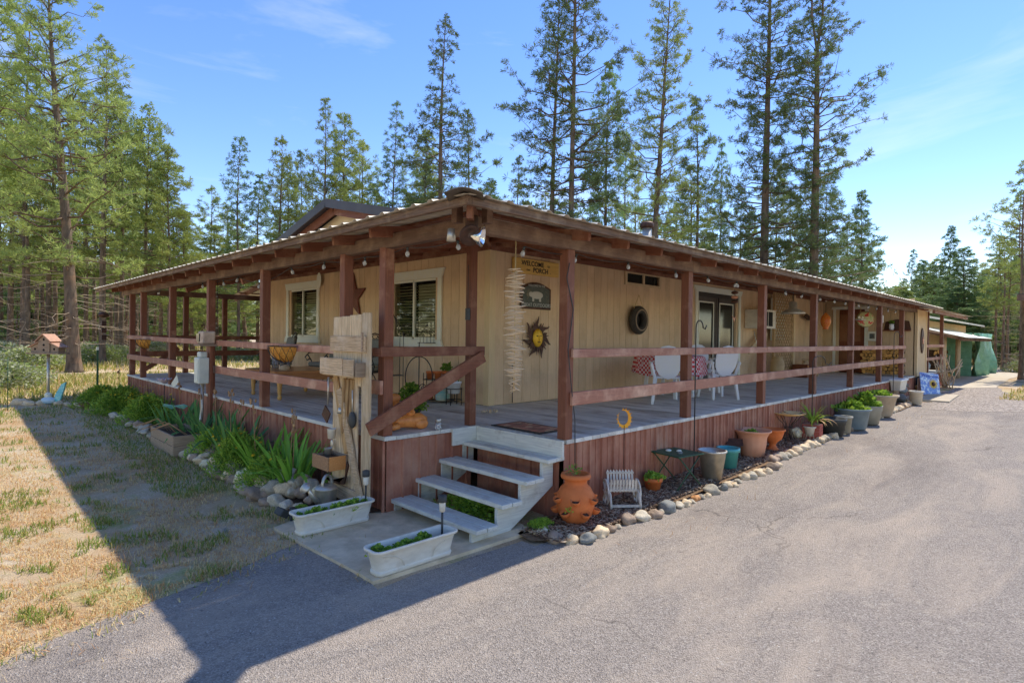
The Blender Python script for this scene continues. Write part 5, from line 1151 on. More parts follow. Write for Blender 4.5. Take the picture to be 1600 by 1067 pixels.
# folding table with shells
q = [at(a, b_, z=-.325) for a, b_ in ((1020, 705), (1047.5, 697), (1097, 707), (1067, 715.5))]; c_ = sum(q, Vector())/4
ft = thing('folding_table', 'small dark green folding table with two white shells on it', 'table', (c_.x, c_.y, -.75)); e1 = (q[2]-q[3]); e2 = (q[3]-q[0])
rzv = math.atan2(e2.y, e2.x); w1, w2 = max(.25, min(e2.length, .5)), max(.2, min(e1.length, .5))
ft.rotation_euler = (0, 0, rzv)
MB().box(-w1/2, -w2/2, .41, w1/2, w2/2, .425).build('table_top', M['greenmetal'], ft, b=.004)
for x in (-w1/2+.03, w1/2-.03):
    for s_ in (-1, 1): MB().tube([(x, s_*w2*.42, .41), (x, -s_*w2*.55, 0)], .008, 6).build('leg', M['greenmetal'], ft)
for i, (x, y) in enumerate(((-.1, -.03), (-.01, .05), (.08, -.04))):
    p = ft.matrix_basis @ Vector((x, y, .43)); o = MB().sphere((0, 0, 0), ((.045, .035, .014), (.04, .03, .016), (.04, .03, .02))[i], seg=10, rings=6).build('shell' if i < 2 else 'pebble', M['white'] if i < 2 else M['rockG'], None, p); tag(o, ('white shell nearest the corner of the green folding table', 'white shell at the back of the green folding table', 'dark pebble on the green folding table')[i], 'shell' if i < 2 else 'stone')
pot('galvanised_bucket', 'tapered galvanised bucket right of the green folding table', 1112, 752, [(.115, 0), (.165, .34), (.178, .345), (.178, .365), (.163, .365), (.15, .3), (.11, .1), (0, .09)], 'galv', cat='bucket')
pot('teal_pot', 'teal plastic pot behind the galvanised bucket', 1137, 736, simple(.105, .14, .29, .012, .05), 'teal')
o = pot('flared_planter', 'large pale terracotta flared planter with fluted sides', 1175, 716, [(.13, 0), (.165, .02), (.19, .2), (.2, .29), (.235, .36), (.262, .375), (.262, .395), (.24, .395), (.2, .33), (.18, .3), (0, .3)], 'terrapale', cat='planter', soil=(.19, .33), seg=48, wob=lambda a, z: 1+(.02*math.cos(a*16) if .03 < z < .28 else 0)); foliage(o, (-.03, 0, .34), .1, .05, 200, .03, ('lime', 'leaf'), .4, 6)
o = pot('urn', 'orange terracotta footed urn behind the flared planter', 1207, 706, [(.09, 0), (.1, .015), (.06, .05), (.045, .09), (.07, .13), (.13, .18), (.15, .25), (.165, .3), (.185, .31), (.185, .33), (.165, .335), (.145, .28), (0, .26)], 'terra', cat='urn')
bh = thing('dark_birdhouse', 'dark weathered birdhouse lying between teal pot and flared planter', 'birdhouse', gat(1160, 722)+Vector((0, .12, .05)), .5)
MB().cbox((0, 0, .1), (.16, .16, .18)).build('house_body', M['blacktub'], bh, b=.004); MB().prism([(-.12, 0), (.12, 0), (0, .08)], .22, Matrix.Translation((0, -.11, .19))).build('roof', M['rust'], bh)
bb = thing('birdbath', 'shallow butterfly painted birdbath dish on a black wire stand', 'birdbath', gat(1236, 693)+Vector((0, .05, .02)))
MB().lathe([(.05, .43), (.17, .45), (.265, .485), (.27, .495), (.25, .49), (.15, .46), (0, .45)], 32).build('dish', mk('painted glass dish', (.55, .52, .33), (.6, .28, .06), ns=8, rough=.25, bump=0, c3=(.05, .04, .03), s3=7, t3=(.6, .62)), bb)
for i in range(6):
    a = i*PI/3; MB().tube([(r_*math.cos(a), r_*math.sin(a), z) for r_, z in ((.2, .455), (.15, .38), (.07, .3), (.055, .2), (.09, .08), (.15, 0))], .006, 6).build('wire_leg', M['blackiron'], bb)
MB().tube([(.062*math.cos(a), .062*math.sin(a), .25) for a in [2*PI*i/14 for i in range(14)]], .005, 5, closed=True).build('ring', M['blackiron'], bb)
rock(*(gat(1247, 688)+Vector((0, .04, .12))), .13, 'Q', 'white round flat stone leaning at the birdbath foot', rz=.4, tilt=.1, zs=1.2)
o = pot('twig_basket', 'small pale basket pot with twig legs left of the brick patterned pot', 1265, 690, [(.06, .07), (.085, .2), (.105, .22), (.105, .235), (.09, .235), (.08, .2), (0, .18)], 'dirtywhite', cat='basket')
for i in range(9): a = i*2*PI/9; MB().tube([(.08*math.cos(a), .08*math.sin(a), .1), (.1*math.cos(a), .1*math.sin(a), 0)], .005, 5).build('twig_leg', M['stick'], o)
p = gat(1279, 690); o = thing('brick_pattern_pot', 'square red brick patterned pot with spiky bright green plant', 'planter', (p.x, p.y+.1, p.z+.02), .1)
bk = MB()
for r_ in range(5):
    for c_ in range(3): 
        for sd in (0, 1): bk.box(*((-.13+c_*.088+.002, -.135, r_*.054+.002, -.13+c_*.088+.084, -.125, r_*.054+.05) if sd == 0 else (-.135, -.13+c_*.088+.002, r_*.054+.002, -.125, -.13+c_*.088+.084, r_*.054+.05)))
tag(bk.build('brick_relief', mk('brick red glaze', (.33, .085, .07), (.24, .06, .05), ns=9), o), kind='stuff'); MB().box(-.125, -.125, 0, .13, .13, .27).build('pot_body', mk('brick pot mortar', (.38, .22, .19), ns=9), o)
lf = [leaf_strip(1, .06, bv, i).mesh('leaf', M['lime']) for i, bv in enumerate((.5, 1.1, 1.9))]
for i in range(34): a = random.uniform(0, 6.28); L_ = random.uniform(.28, .48); link('leaf', lf[i % 3], o, (0, 0, .26), (random.uniform(-.3, .3), random.uniform(0, .25), a), (L_,)*3)
for i in range(8): a = random.uniform(0, 6.28); L_ = random.uniform(.3, .5); d_ = link('dry_leaf', IL['iris'][4].copy() if i == 0 else dl_, o, (0, 0, .26), (random.uniform(-.3, .3), .4, a), (L_,)*3); dl_ = d_.data; dl_.materials[0] = M['dead']
pot('black_nursery_pot', 'stacked black plastic pots right of the brick patterned pot', 1300, 682, [(.17, 0), (.19, .1), (.205, .1), (.2, .2), (.215, .2), (.215, .24), (.23, .25), (.23, .3), (.21, .3), (.19, .2), (0, .2)], 'blacktub')
pot('small_grey_bucket', 'small grey bucket between black pots and blue tub', 1317, 678, simple(.12, .15, .3, .008, .03), 'greytub', cat='bucket')
o = pot('blue_tub', 'slate blue plastic tub of leafy greens', 1330, 671, [(.24, 0), (.25, .02), (.30, .33), (.33, .35), (.335, .38), (.3, .38), (.27, .3), (0, .3)], 'bluetub', cat='tub'); foliage(o, (-.03, 0, .32), .24, .16, 520, .075, ('lime', 'lime', 'leaf'), .5, 7)
o = pot('ribbed_grey_tub', 'ribbed grey tub of greens right behind the blue tub', 1361, 664, [(.23, 0), (.25, .12), (.26, .125), (.27, .25), (.285, .26), (.29, .34), (.3, .36), (.27, .36), (.25, .25), (0, .25)], 'greytub', cat='tub', off=.1); foliage(o, (0, 0, .3), .22, .27, 520, .085, ('lime', 'leaf'), .5, 8)
o = pot('large_stone_planter', 'largest round stone coloured planter with pale rim at the far bed', 1381, 652, [(.21, 0), (.23, .03), (.31, .40), (.35, .42), (.36, .46), (.32, .46), (.29, .38), (0, .36)], 'stonetub', cat='planter', soil=(.29, .42), off=.08); foliage(o, (-.05, 0, .42), .24, .12, 300, .06, ('leaf', 'lime'), .4, 9)
p = at(1401, 603, y=-.12); o = thing('white_rail_planter', 'white rectangular planter hung at the deck edge end', 'planter', (p.x, -.16, -.26))
q = MB(); q.add([(-.32, -.1, 0), (.32, -.1, 0), (.32, .1, 0), (-.32, .1, 0), (-.38, -.13, .28), (.38, -.13, .28), (.38, .12, .28), (-.38, .12, .28)], [(3, 2, 1, 0), (4, 5, 6, 7), (0, 1, 5, 4), (1, 2, 6, 5), (2, 3, 7, 6), (3, 0, 4, 7)]); q.build('planter_body', M['dirtywhite'], o, b=.01)
MB().box(-.4, -.15, .25, .4, .135, .3).build('rim', M['plastic'], o, b=.01)
MB().box(p.x-.3, -.1, -.75, p.x+.35, .0, -.27).build('crate', M['greywood'], None); o = bpy.data.objects['crate']; tag(o, 'grey wooden crate under the white rail planter', 'crate')
for i, (px, py, s_) in enumerate(((1419, 631, .2), (1413, 622, .22), (1421, 619, .16))): pp = gat(px, py); rock(pp.x, pp.y+.15, pp.z+.12+i*.09, s_, 'G', ('grey slab stone lowest beside the far white bucket', 'grey slab stone left of the far white bucket', 'grey slab stone on top of the pile by the far white bucket')[i], zs=.9)
pot('far_white_bucket', 'weathered white bucket before the sunflower sign', 1431, 633, simple(.12, .155, .33, .01, .04), 'dirtywhite', cat='bucket')
sg_ = thing('sunflower_sign', 'blue board sign with a yellow sunflower leaning on the far skirting', 'sign', (17.35, -.45, -.54), R(0)); sg_.rotation_euler = (R(-14), R(6), R(-38))
MB().box(-.31, 0, 0, .31, .02, .66).build('sign_board', M['blueprint'], sg_, b=.004)
link('lettering', text_mesh('Welcome', .14, flat('dark blue print', (.04, .06, .35))), sg_, (0, -.003, .57), (PI/2, 0, 0))
ptl = MB(); 
for i in range(14): a = i*2*PI/14; ptl.add([(0, 0, 0), (.10*math.cos(a-.18), 0, .10*math.sin(a-.18)), (.165*math.cos(a), 0, .165*math.sin(a)), (.10*math.cos(a+.18), 0, .10*math.sin(a+.18))], [(0, 1, 2, 3)])
ptl.build('sunflower_petals', M['yellow'], sg_, (.1, -.005, .34)); MB().lathe([(.065, 0), (0, .006)], 14, T=Matrix.Rotation(PI/2, 4, 'X')).build('sunflower_heart', M['rust'], sg_, (.1, -.008, .34))
o = thing('twig_bundle', 'bundle of bare dry sticks at the far porch post', 'sticks', gat(1479, 606))
for i in range(16): MB().tube([(random.uniform(-.15, .15), random.uniform(-.15, .15), 0), (random.uniform(-.25, .25), random.uniform(-.25, .25), random.uniform(.3, .6)), (random.uniform(-.4, .4), random.uniform(-.4, .4), random.uniform(.6, 1.2))], .016, 5).build('stick', M['stick'], o)
# crescent sun stake, shepherd hooks
o = thing('sun_stake', 'orange crescent sun garden stake before the skirting', 'garden stake', (2.05, -.15, -.75), R(-40))
MB().tube([(0, 0, 0), (0, 0, .83)], .004, 6).build('stake', M['rust'], o)
cs_ = MB(); n = 24; outr = [(.075*math.cos(a), .1*math.sin(a)) for a in [R(110)-R(330)*i/n for i in range(n+1)]]; inn = [(-.012+.055*math.cos(a), .012+.078*math.sin(a)) for a in [R(-220)+R(330)*i/n for i in range(n+1)]]
cs_.prism(outr+inn, .006, Matrix.Translation((0, 0, .9)))
for i in range(14): a = R(100-300*i/13); cs_.prism([(.07*math.cos(a-.09), .095*math.sin(a-.09)), (.095*math.cos(a), .125*math.sin(a)), (.07*math.cos(a+.09), .095*math.sin(a+.09))], .005, Matrix.Translation((0, 0.0005, .9)))
cs_.build('crescent', mk('orange enamel', (.75, .36, .03), (.65, .25, .02), ns=9, rough=.5), o)
def hook(x, y, z1, label, w_=.09, h=.09, dr=0, rz=-.7):
    g_ = gz(x, y); o = thing('shepherd_hook', label, 'garden hook', (x, y, g_), rz); H_ = z1-g_
    MB().tube([(0, 0, 0), (0, 0, H_*.5), (0, 0, H_-h)]+[(w_/2-w_/2*math.cos(a), 0, H_-h+h*math.sin(a)) for a in [PI*i/8 for i in range(1, 9)]]+[(w_*1.05, 0, H_-h-dr), (w_*1.3, 0, H_-h-dr-.02), (w_*1.5, 0, H_-h-dr+.03)], .008, 7).build('hook_rod', M['blackiron'], o)
hook(3.52, -.2, 1.25, 'thin black shepherd hook before the second porch post'); hook(7.86, -.2, .74, 'low black shepherd hook with wide arch', .42, .1, .05, -.2); hook(13.9, -.2, 1.27, 'tall black shepherd hook at the end of the rail', .3, .12, 0, -.2)
# ------------------------------------------------------------------ left yard
bhp = gat(75, 630); o = thing('birdhouse', 'grey wooden birdhouse with red shingled roof on a pale pole', 'birdhouse', bhp)
def L3(x, y, z): return (x, y, z)
o.rotation_euler = (0, 0, R(-45)); o.scale = (.85, .85, .92)
MB().tube([(0, 0, 0), (0, 0, 1.2)], .035, 12).build('pole', M['galv'], o); MB().box(-.42, -.2, 1.2, .42, .2, 1.235).build('platform', M['greywood'], o)
MB().prism([(-.15, 1.236), (.15, 1.236), (.15, 1.52), (0, 1.66), (-.15, 1.52)], .3, Matrix.Translation((0, -.15, 0))).build('house_front', M['greywood'], o)
for s_ in (-1, 1):
    MB().prism([(s_*.152, 1.236), (s_*.36, 1.236), (s_*.36, 1.38), (s_*.152, 1.46)], .24, Matrix.Translation((0, -.12, 0))).build('side_wing', M['greywood'], o)
    MB().bar((s_*.14, -.0, 1.49), (s_*.42, -.0, 1.36), .34, .02).build('wing_roof', mk('faded red shingle', (.42, .25, .19), (.3, .19, .15), ns=12) if s_ < 0 else bpy.data.materials['faded red shingle'], o)
    MB().bar((0, 0, 1.68), (s_*.21, 0, 1.5), .4, .02).build('roof', bpy.data.materials['faded red shingle'], o)
for x, z in ((0, 1.55), (0, 1.42), (0, 1.3), (-.25, 1.32), (.25, 1.32)): MB().lathe([(.028, 0), (0, .003)], 12, T=Matrix.Rotation(PI/2, 4, 'X')).build('entrance_hole', M['dark'], o, (x, (-.152 if x == 0 else -.122), z))
p = gat(152, 630); o = thing('metal_t_post', 'dark green steel stake with white tip beside the block', 'post', p); MB().box(-.02, -.004, 0, .02, .004, 1.2).box(-.003, .004, 0, .003, .035, 1.2).build('stake', M['greenmetal'], o); MB().box(-.022, -.006, 1.2, .022, .037, 1.27).build('tip', M['white'], o)
p = gat(12, 642); o = MB().tube([(0, 0, 0), (0, 0, 1.1)], .008, 6).build('thin_stake', M['greenmetal'], None, p); tag(o, 'thin dark rod stuck in the lawn at the left picture edge', 'stake')
p = gat(84, 632); o = thing('blue_bird_ornament', 'turquoise and white bird ornament at the foot of the birdhouse pole', 'garden ornament', p, R(-45)); MB().sphere((-.12, 0, .09), (.16, .09, .08)).build('body', mk('pale blue glaze', (.3, .5, .75), (.55, .6, .65), ns=5, rough=.4), o); MB().prism([(.0, 0), (.1, 0), (.22, .35), (.26, .5), (.16, .45), (.02, .2)], .04).build('wing', M['turq'], o); MB().sphere((-.14, .02, .2), .07).build('head', M['white'], o)
o = thing('purple_flower_ornament', 'purple and white metal flower on a thin stake by the far bed', 'garden stake', (-.42, 7.6, -.68), 0); MB().tube([(0, 0, 0), (0, 0, .78)], .006, 6).build('stake', M['blackiron'], o)
pp = mk('purple enamel', (.22, .17, .33), (.5, .48, .55), ns=15, rough=.4); 
for i in range(11): a = i*2*PI/11; MB().sphere((0, 0, 0), (.03, .012, .075), seg=8, rings=5, T=Matrix.Rotation(a, 4, 'Z') @ Matrix.Rotation(R(50), 4, 'X') @ Matrix.Translation((0, 0, .08))).build('petal', pp, o, (0, 0, .8))
MB().prism([(0, 0), (.1, .16), (.13, .02), (.05, -.06)], .01, Matrix.Translation((.08, -.08, .8)) @ Matrix.Rotation(-.8, 4, 'Z')).build('white_wing', M['white'], o)
o = thing('turquoise_butterfly', 'turquoise metal butterfly hovering over the iris leaves', 'garden stake', (-.5, 6.6, -.7), R(-45)); MB().tube([(0, 0, 0), (0, 0, .5)], .005, 6).build('stake', M['blackiron'], o)
for s_ in (-1, 1): MB().prism([(0, 0), (s_*.16, .05), (s_*.2, .0), (s_*.14, -.05), (s_*.1, -.09), (s_*.02, -.05)], .006, Matrix.Translation((0, -.02, .54)) @ Matrix.Rotation(R(50), 4, 'X')).build('wing', M['turq'], o)
# ------------------------------------------------------------------ meter post
mt_ = thing('meter_post', 'brown board post with white electrical meter box outside the left rail', 'electrical box', (-.12, 6.2, -.7))
MB().box(-.03, -.09, .35, .015, .03, 1.5).build('board_post', M['brown_v'], mt_, b=.004)
gp = mk('pale grey blue box paint', (.5, .56, .58), (.42, .48, .5), ns=6, rough=.45, bump=.03)
MB().box(-.19, -.06, .91, -.031, .17, 1.32).build('meter_box', gp, mt_, b=.012); MB().box(-.16, -.03, 1.32, -.05, .13, 1.41).build('box_top', gp, mt_, b=.015); MB().box(-.2, -.05, .94, -.192, .12, 1.28).build('box_door', gp, mt_, b=.004)
MB().tube([(-.1, .05, .91), (-.1, .05, .5), (-.13, .02, .3), (-.2, -.05, .1), (-.2, -.05, 0)], .026, 10).build('conduit', M['galv'], mt_)
MB().box(-.2, -.14, 1.502, .06, .16, 1.53).build('shelf', M['greywood'], mt_)
o = thing('stone_lantern', 'pale stone look lantern with dark face on top of the meter post', 'lantern', (-.18, 6.22, .835), 0)
MB().prism([(-.11, 0), (.15, 0), (.1, .2), (-.13, .2)], .2, Matrix.Translation((.1, -.02, 0)) @ Matrix.Rotation(PI/2, 4, 'Z') @ Matrix.Translation((0, 0, 0))).build('lantern_body', mk('grainy plaster', (.55, .47, .42), (.38, .3, .26), ns=12, bump=.4), o, b=.02)
MB().cbox((-.105, .03, .1), (.02, .14, .12), rot=(0, R(0), 0)).build('dark_face', M['glass'], o)
# ------------------------------------------------------------------ on the left porch
def coco(y, s_, label):
    o = thing('coco_basket', label, 'hanging basket', (-.068, y, .66), 0); n = 14; v = []; b_ = MB()
    for i in range(7):
        ph = i/6*PI/2
        for j in range(n+1): a = PI/2+PI*j/n; rr = math.cos(ph*.97); v.append((.22*s_*rr*math.cos(a)*(1+.06*math.sin(j*3+i)), .27*s_*rr*math.sin(a), .2*s_*(1-math.sin(ph))+.03*math.sin(j*1.7+i)*s_*.3))
    b_.add(v, [(i*(n+1)+j, i*(n+1)+j+1, (i+1)*(n+1)+j+1, (i+1)*(n+1)+j) for i in range(6) for j in range(n)], 0, True)
    ob = b_.build('fibre_liner', M['coco'], o); sd = ob.modifiers.new('s', 'SOLIDIFY'); sd.thickness = .02; dp = ob.modifiers.new('t', 'SUBSURF'); dp.levels = 1; dp.render_levels = 1
    w_ = MB()
    for k in range(9):
        a = PI/2+PI*k/8
        for tw in (-.35, .35): w_.tube([(.235*s_*math.cos(ph)*math.cos(a+tw*ph), .285*s_*math.cos(ph)*math.sin(a+tw*ph), .2*s_*(1-math.sin(ph))-.01) for ph in [i/6*PI/2*.95 for i in range(7)] if math.cos(a+tw*ph) < .05], .003, 4) if abs(math.cos(a)) > .1 else None
    w_.tube([(.235*s_*math.cos(PI/2+PI*k/16), .285*s_*math.sin(PI/2+PI*k/16), .2*s_) for k in range(17)], .005, 5)
    tag(w_.build('wire_frame', M['blackiron'], o), kind='stuff'); return o
coco(3.44, 1, 'large coconut fibre basket in black wire on the left rail'); coco(10.35, .95, 'far small coconut fibre basket hung on the end of the left rail')
# coffee table
tb = thing('coffee_table', 'varnished pine coffee table with turned legs behind the left rail', 'table', (.95, 5.55, 0), 0)
MB().box(-.55, -.62, .40, .55, .62, .44).build('table_top', M['pine'], tb, b=.006); MB().box(-.5, -.57, .29, .5, .57, .399).build('apron', M['pine'], tb, b=.004)
lgm = MB().lathe([(.02, 0), (.03, .015), (.034, .04), (.022, .07), (.028, .1), (.034, .2), (.04, .26), (.04, .289)], 14).mesh('leg', mk('honey turned wood', (.5, .33, .13), (.42, .25, .09), ns=6, rough=.35))
for x in (-.45, .45):
    for y in (-.52, .52): link('leg', lgm, tb, (x, y, 0))
for i in range(5): can((.95+random.uniform(-.2, .1), 5.75+i*.09, .442), .035, .2, ('front', 'second', 'middle', 'fourth', 'last')[i]+' of the glass bottles standing in line on the coffee table', 'clear', 'glass_bottle'); 
for ob in [q for q in bpy.data.objects if q.name.startswith('glass_bottle')]: ob['category'] = 'bottle'
o = MB().sphere((0, 0, .04), (.09, .05, .05)).build('carved_bird', M['stick'], None, (.6, 5.1, .44)); tag(o, 'small pale carved ornament at the front corner of the coffee table', 'ornament')
def iron_chair(loc, rz, label):
    o = thing('iron_patio_chair', label, 'chair', loc, rz); ir = M['blackiron']
    MB().box(-.24, -.25, .41, .26, .25, .49).build('seat_cushion', M['cushion'], o, b=.03); MB().cbox((.29, 0, .72), (.08, .46, .46), rot=(0, R(12), 0)).build('back_cushion', M['cushion'], o, b=.03)
    MB().tube([(.27, -.23, .45), (.36, -.23, .85), (.4, -.12, 1.0), (.41, 0, 1.04), (.4, .12, 1.0), (.36, .23, .85), (.27, .23, .45)], .012, 7).build('back_frame', ir, o)
    MB().tube([(.4, -.15, .92), (.41, -.05, .98), (.41, .0, .93), (.41, .05, .98), (.4, .15, .92)], .008, 6).build('back_scroll', ir, o)
    MB().tube([(.41, .07*math.cos(a), .95+.06*math.sin(a)) for a in [2*PI*i/12 for i in range(12)]], .006, 5, closed=True).build('back_ring', ir, o)
    for s_ in (-1, 1):
        y = s_*.28
        MB().tube([(.3, y, .66), (.1, y, .68), (-.18, y, .66), (-.26, y, .58), (-.22, y, .52), (-.15, y, .55)], .011, 7).build('armrest', ir, o)
        MB().tube([(-.2, y, .62), (-.12, y, .5), (-.18, y, .4), (-.28, y, .18), (-.24, y, .1), (-.3, y, 0)], .011, 7).build('leg', ir, o); MB().tube([(.26, y, .45), (.2, y, .25), (.3, y, 0)], .011, 7).build('leg', ir, o)
        MB().tube([(-.18, y, .4), (.0, y, .22), (.2, y, .25)], .008, 6).build('side_scroll', ir, o)
    MB().box(-.25, -.27, .395, .27, .27, .409).build('seat_frame', ir, o); return o
iron_chair((1.75, 4.75, 0), R(30), 'iron patio chair with grey cushions nearest the board stand'); iron_chair((2.0, 6.5, 0), R(10), 'iron patio chair with grey cushions behind the coffee table'); iron_chair((1.6, 7.9, 0), R(-10), 'far iron patio chair at the wall beyond the coffee table')
o = MB().prism([(.30*math.cos(PI/2+i*PI/5)*(1 if i % 2 == 0 else .4), .30*math.sin(PI/2+i*PI/5)*(1 if i % 2 == 0 else .4)) for i in range(10)], .02, Matrix.Translation((2.47, 6.38, 1.74)) @ Matrix.Rotation(-PI/2, 4, 'Z') @ Matrix.Scale(1.6, 4)).build('barn_star', M['starred'], None, b=.01); tag(o, 'dark red metal barn star on the wall between the two left windows', 'star')
o = MB().sphere((0, 0, 0), (.015, .1, .16), seg=16).build('oval_plaque', M['white'], None, (2.44, 7.72, 2.14)); tag(o, 'small white oval plaque at the top corner of the far left window', 'plaque')
# iron stands by the near window
tr_ = thing('round_iron_trellis', 'round black iron trellis with heart scrolls under the near window', 'trellis', (1.62, 3.0, 0), R(-35)); ir = M['blackiron']
MB().tube([(.19*math.cos(a), 0, .42+.3*math.sin(a)) for a in [2*PI*i/28 for i in range(28)]], .008, 6, closed=True).build('ring', ir, tr_); MB().tube([(0, 0, 0), (0, 0, .92)], .008, 6).build('upright', ir, tr_)
for s_ in (-1, 1):
    MB().tube([(s_*(.06-.055*math.cos(a)*(1-i/26)), 0, .28+.055*math.sin(a)*(1-i/26)) for i, a in enumerate([i*.45 for i in range(18)])], .006, 5).build('scroll', ir, tr_); MB().tube([(0, 0, .86), (s_*.05, 0, .8)], .006, 5).build('finial', ir, tr_)
    MB().tube([(0, 0, .12), (s_*.15, .1, 0)], .007, 5).build('foot', ir, tr_)
et = thing('iron_etagere', 'tall narrow black iron shelf stand left of the round trellis', 'plant stand', (1.32, 3.2, 0), R(-20))
for x in (-.12, .12):
    for y in (-.1, .1): MB().tube([(x, y, 0), (x, y, 1.05), (0, 0, 1.3)], .005, 5).build('leg', ir, et)
for z in (.1, .45, .8): MB().box(-.13, -.11, z, .13, .11, z+.008).build('shelf', ir, et)
o = thing('iron_finial_stand', 'small black iron openwork ornament standing before the near window glass', 'ornament', (2.38, 3.85, .90), R(-60))
for a in range(5): MB().tube([(-.12+a*.06, 0, 0), (-.12+a*.06, 0, .12), (0, 0, .3)], .004, 5).build('wire', ir, o)
MB().box(-.15, -.03, -.01, .15, .03, 0).build('base', ir, o)
bp_ = pot('bushy_plant_pot', 'round bushy small leaved plant in a dark pot beside the corner post', 0, 0, simple(.09, .11, .14, .01, .03), 'blacktub', loc=(.83, 2.05, .0)); foliage(bp_, (0, 0, .12), .17, .30, 1900, .03, ('leaf', 'leaf', 'lime'), .5, 12)
def wire_stand(loc, h, r_, label):
    o = thing('wire_plant_stand', label, 'plant stand', loc)
    for i in range(4): a = i*PI/2+.5; MB().tube([(r_*math.cos(a), r_*math.sin(a), h), (r_*math.cos(a), r_*math.sin(a), 0)], .007, 5).build('leg', ir, o)
    for z in (h, h*.3): MB().tube([(r_*math.cos(a), r_*math.sin(a), z) for a in [2*PI*i/16 for i in range(16)]], .006, 5, closed=True).build('ring', ir, o)
wire_stand((2.2, 2.93, 0), .24, .12, 'black wire stand under the white pot by the wall'); o = pot('white_wall_pot', 'white glazed pot on a wire stand near the wall corner', 0, 0, simple(.085, .11, .18, .006, .03), 'plastic', loc=(2.2, 2.93, .17)); foliage(o, (0, 0, .17), .09, .12, 60, .05, ('leaf',), .2, 13)
pot('teal_white_crock', 'white crock with teal band on the floor under the terracotta pots', 0, 0, [(.1, 0), (.11, .02), (.11, .07), (.112, .2), (.1, .21), (.09, .15), (0, .15)], mk('white and teal glaze', (.6, .58, .5), (.1, .42, .48), (1, 1, 3), 4, .35, 0), loc=(2.22, 3.22, .04))
st = thing('iron_pot_shelf', 'black iron shelf holding small terracotta pots beside the wall', 'plant stand', (2.25, 3.35, 0), R(-50))
for x in (-.22, .22):
    for y in (-.1, .1): MB().tube([(x, y, 0), (x, y, .45)], .006, 5).build('leg', ir, st)
for z in (.03, .34): MB().box(-.23, -.11, z, .23, .11, z+.01).build('shelf', ir, st)
k = 0
for x in (-.14, -.02):
    for z in (.04, .35):
        p = st.matrix_basis @ Vector((x, 0, z)); pot('small_terracotta_pot', ('upside stacked terracotta pot low left on the iron pot shelf', 'small terracotta pot upper left on the iron pot shelf', 'terracotta pot low in the middle of the iron pot shelf', 'small terracotta pot upper middle on the iron pot shelf')[k], 0, 0, simple(.045, .06, .12, .006, .03), 'terra', loc=p); k += 1
p = st.matrix_basis @ Vector((.12, 0, .35)); o = pot('herb_pot', 'terracotta pot with green herb, highest on the iron pot shelf', 0, 0, simple(.06, .08, .13, .006, .035), 'terra', loc=p); foliage(o, (0, 0, .12), .08, .12, 90, .05, ('leaf',), .4, 14)
# carved deer
dr_ = thing('carved_deer', 'orange carved wooden reclining fawn at the porch edge beside the corner post', 'carving', (.42, 1.52, 0), R(-8)); cw = M['carved']
MB().tube([(-.2, 0, .09), (-.14, 0, .1), (-.05, 0, .095), (.05, 0, .09), (.13, 0, .088), (.2, 0, .07), (.225, 0, .06)], [.03, .075, .07, .078, .088, .06, .02], 16).build('body', cw, dr_); MB().sphere((.13, -.07, .06), (.08, .035, .055), seg=14, rings=8).build('haunch', cw, dr_)
MB().tube([(-.13, 0, .12), (-.15, 0, .22), (-.15, 0, .31)], [.07, .05, .045], 12).build('neck', cw, dr_); MB().sphere((-.17, -.01, .35), (.075, .05, .05), seg=14, rings=8).build('head', cw, dr_)
for s_ in (-1, 1): MB().tube([(.03, s_*.03, .19), (.03+s_*.045, s_*.035, .26), (.03+s_*.06, s_*.03, .31)], [.022, .03, .006], 8).build('ear', cw, dr_); MB().tube([(-.14, s_*.06, .06), (-.26, s_*.07, .03), (-.30, s_*.05, .02)], [.04, .028, .02], 8).build('foreleg', cw, dr_)
MB().sphere((.03, 0, .18), (.05, .045, .05), seg=12, rings=8).build('crest', cw, dr_)
o = thing('glass_solar_jar', 'small clear glass solar light standing on the porch edge right of the carved fawn', 'garden light', (.66, 1.30, .0)); MB().lathe([(.03, 0), (.034, .01), (.034, .06), (.028, .08)], 14).build('jar', M['clear'], o); MB().lathe([(.032, .08), (.034, .12), (0, .125)], 14).build('cap', M['galv'], o)
# ------------------------------------------------------------------ doormat and front decorations
dm = thing('doormat', 'doormat with dark border and reddish leaf print at the top of the steps', 'doormat', (1.5, .74, .0), R(-1))
MB().box(-.23, -.38, .002, .23, .38, .012).build('mat_border', M['tire'], dm); MB().box(-.18, -.33, .0125, .18, .33, .016).build('mat_field', M['matprint'], dm)
o = thing('bead_heap', 'small heap of pale beads on the deck by the wall corner', 'ornament', (2.02, 1.95, 0.01))
for i in range(22): a = random.uniform(0, 6.28); r_ = .1*random.random()**.5; MB().sphere((r_*math.cos(a)*1.3, r_*math.sin(a), .012), .014, seg=6, rings=4).build('bead', M['rockB'] if i % 2 else M['blindbead'] if 'blindbead' in M else M['cream'], o)
wch = thing('driftwood_chime', 'long hanging chime of stacked driftwood sticks left of the welcome sign', 'wind chime', (.51, .0, .52), R(-45))
MB().tube([(0, 0, 0), (0, 0, 1.36)], .006, 6).build('rope', M['rope'], wch); sm_ = []
for i in range(6):
    b_ = MB(); b_.tube([(-1, 0, random.uniform(-.1, .1)), (-.4, 0, random.uniform(-.05, .05)), (.3, 0, random.uniform(-.05, .05)), (1, 0, random.uniform(-.12, .12))], [.05, .1, .11, .04], 6); sm_.append(b_.mesh('stick', M['stick']))
z = .0; i = 0
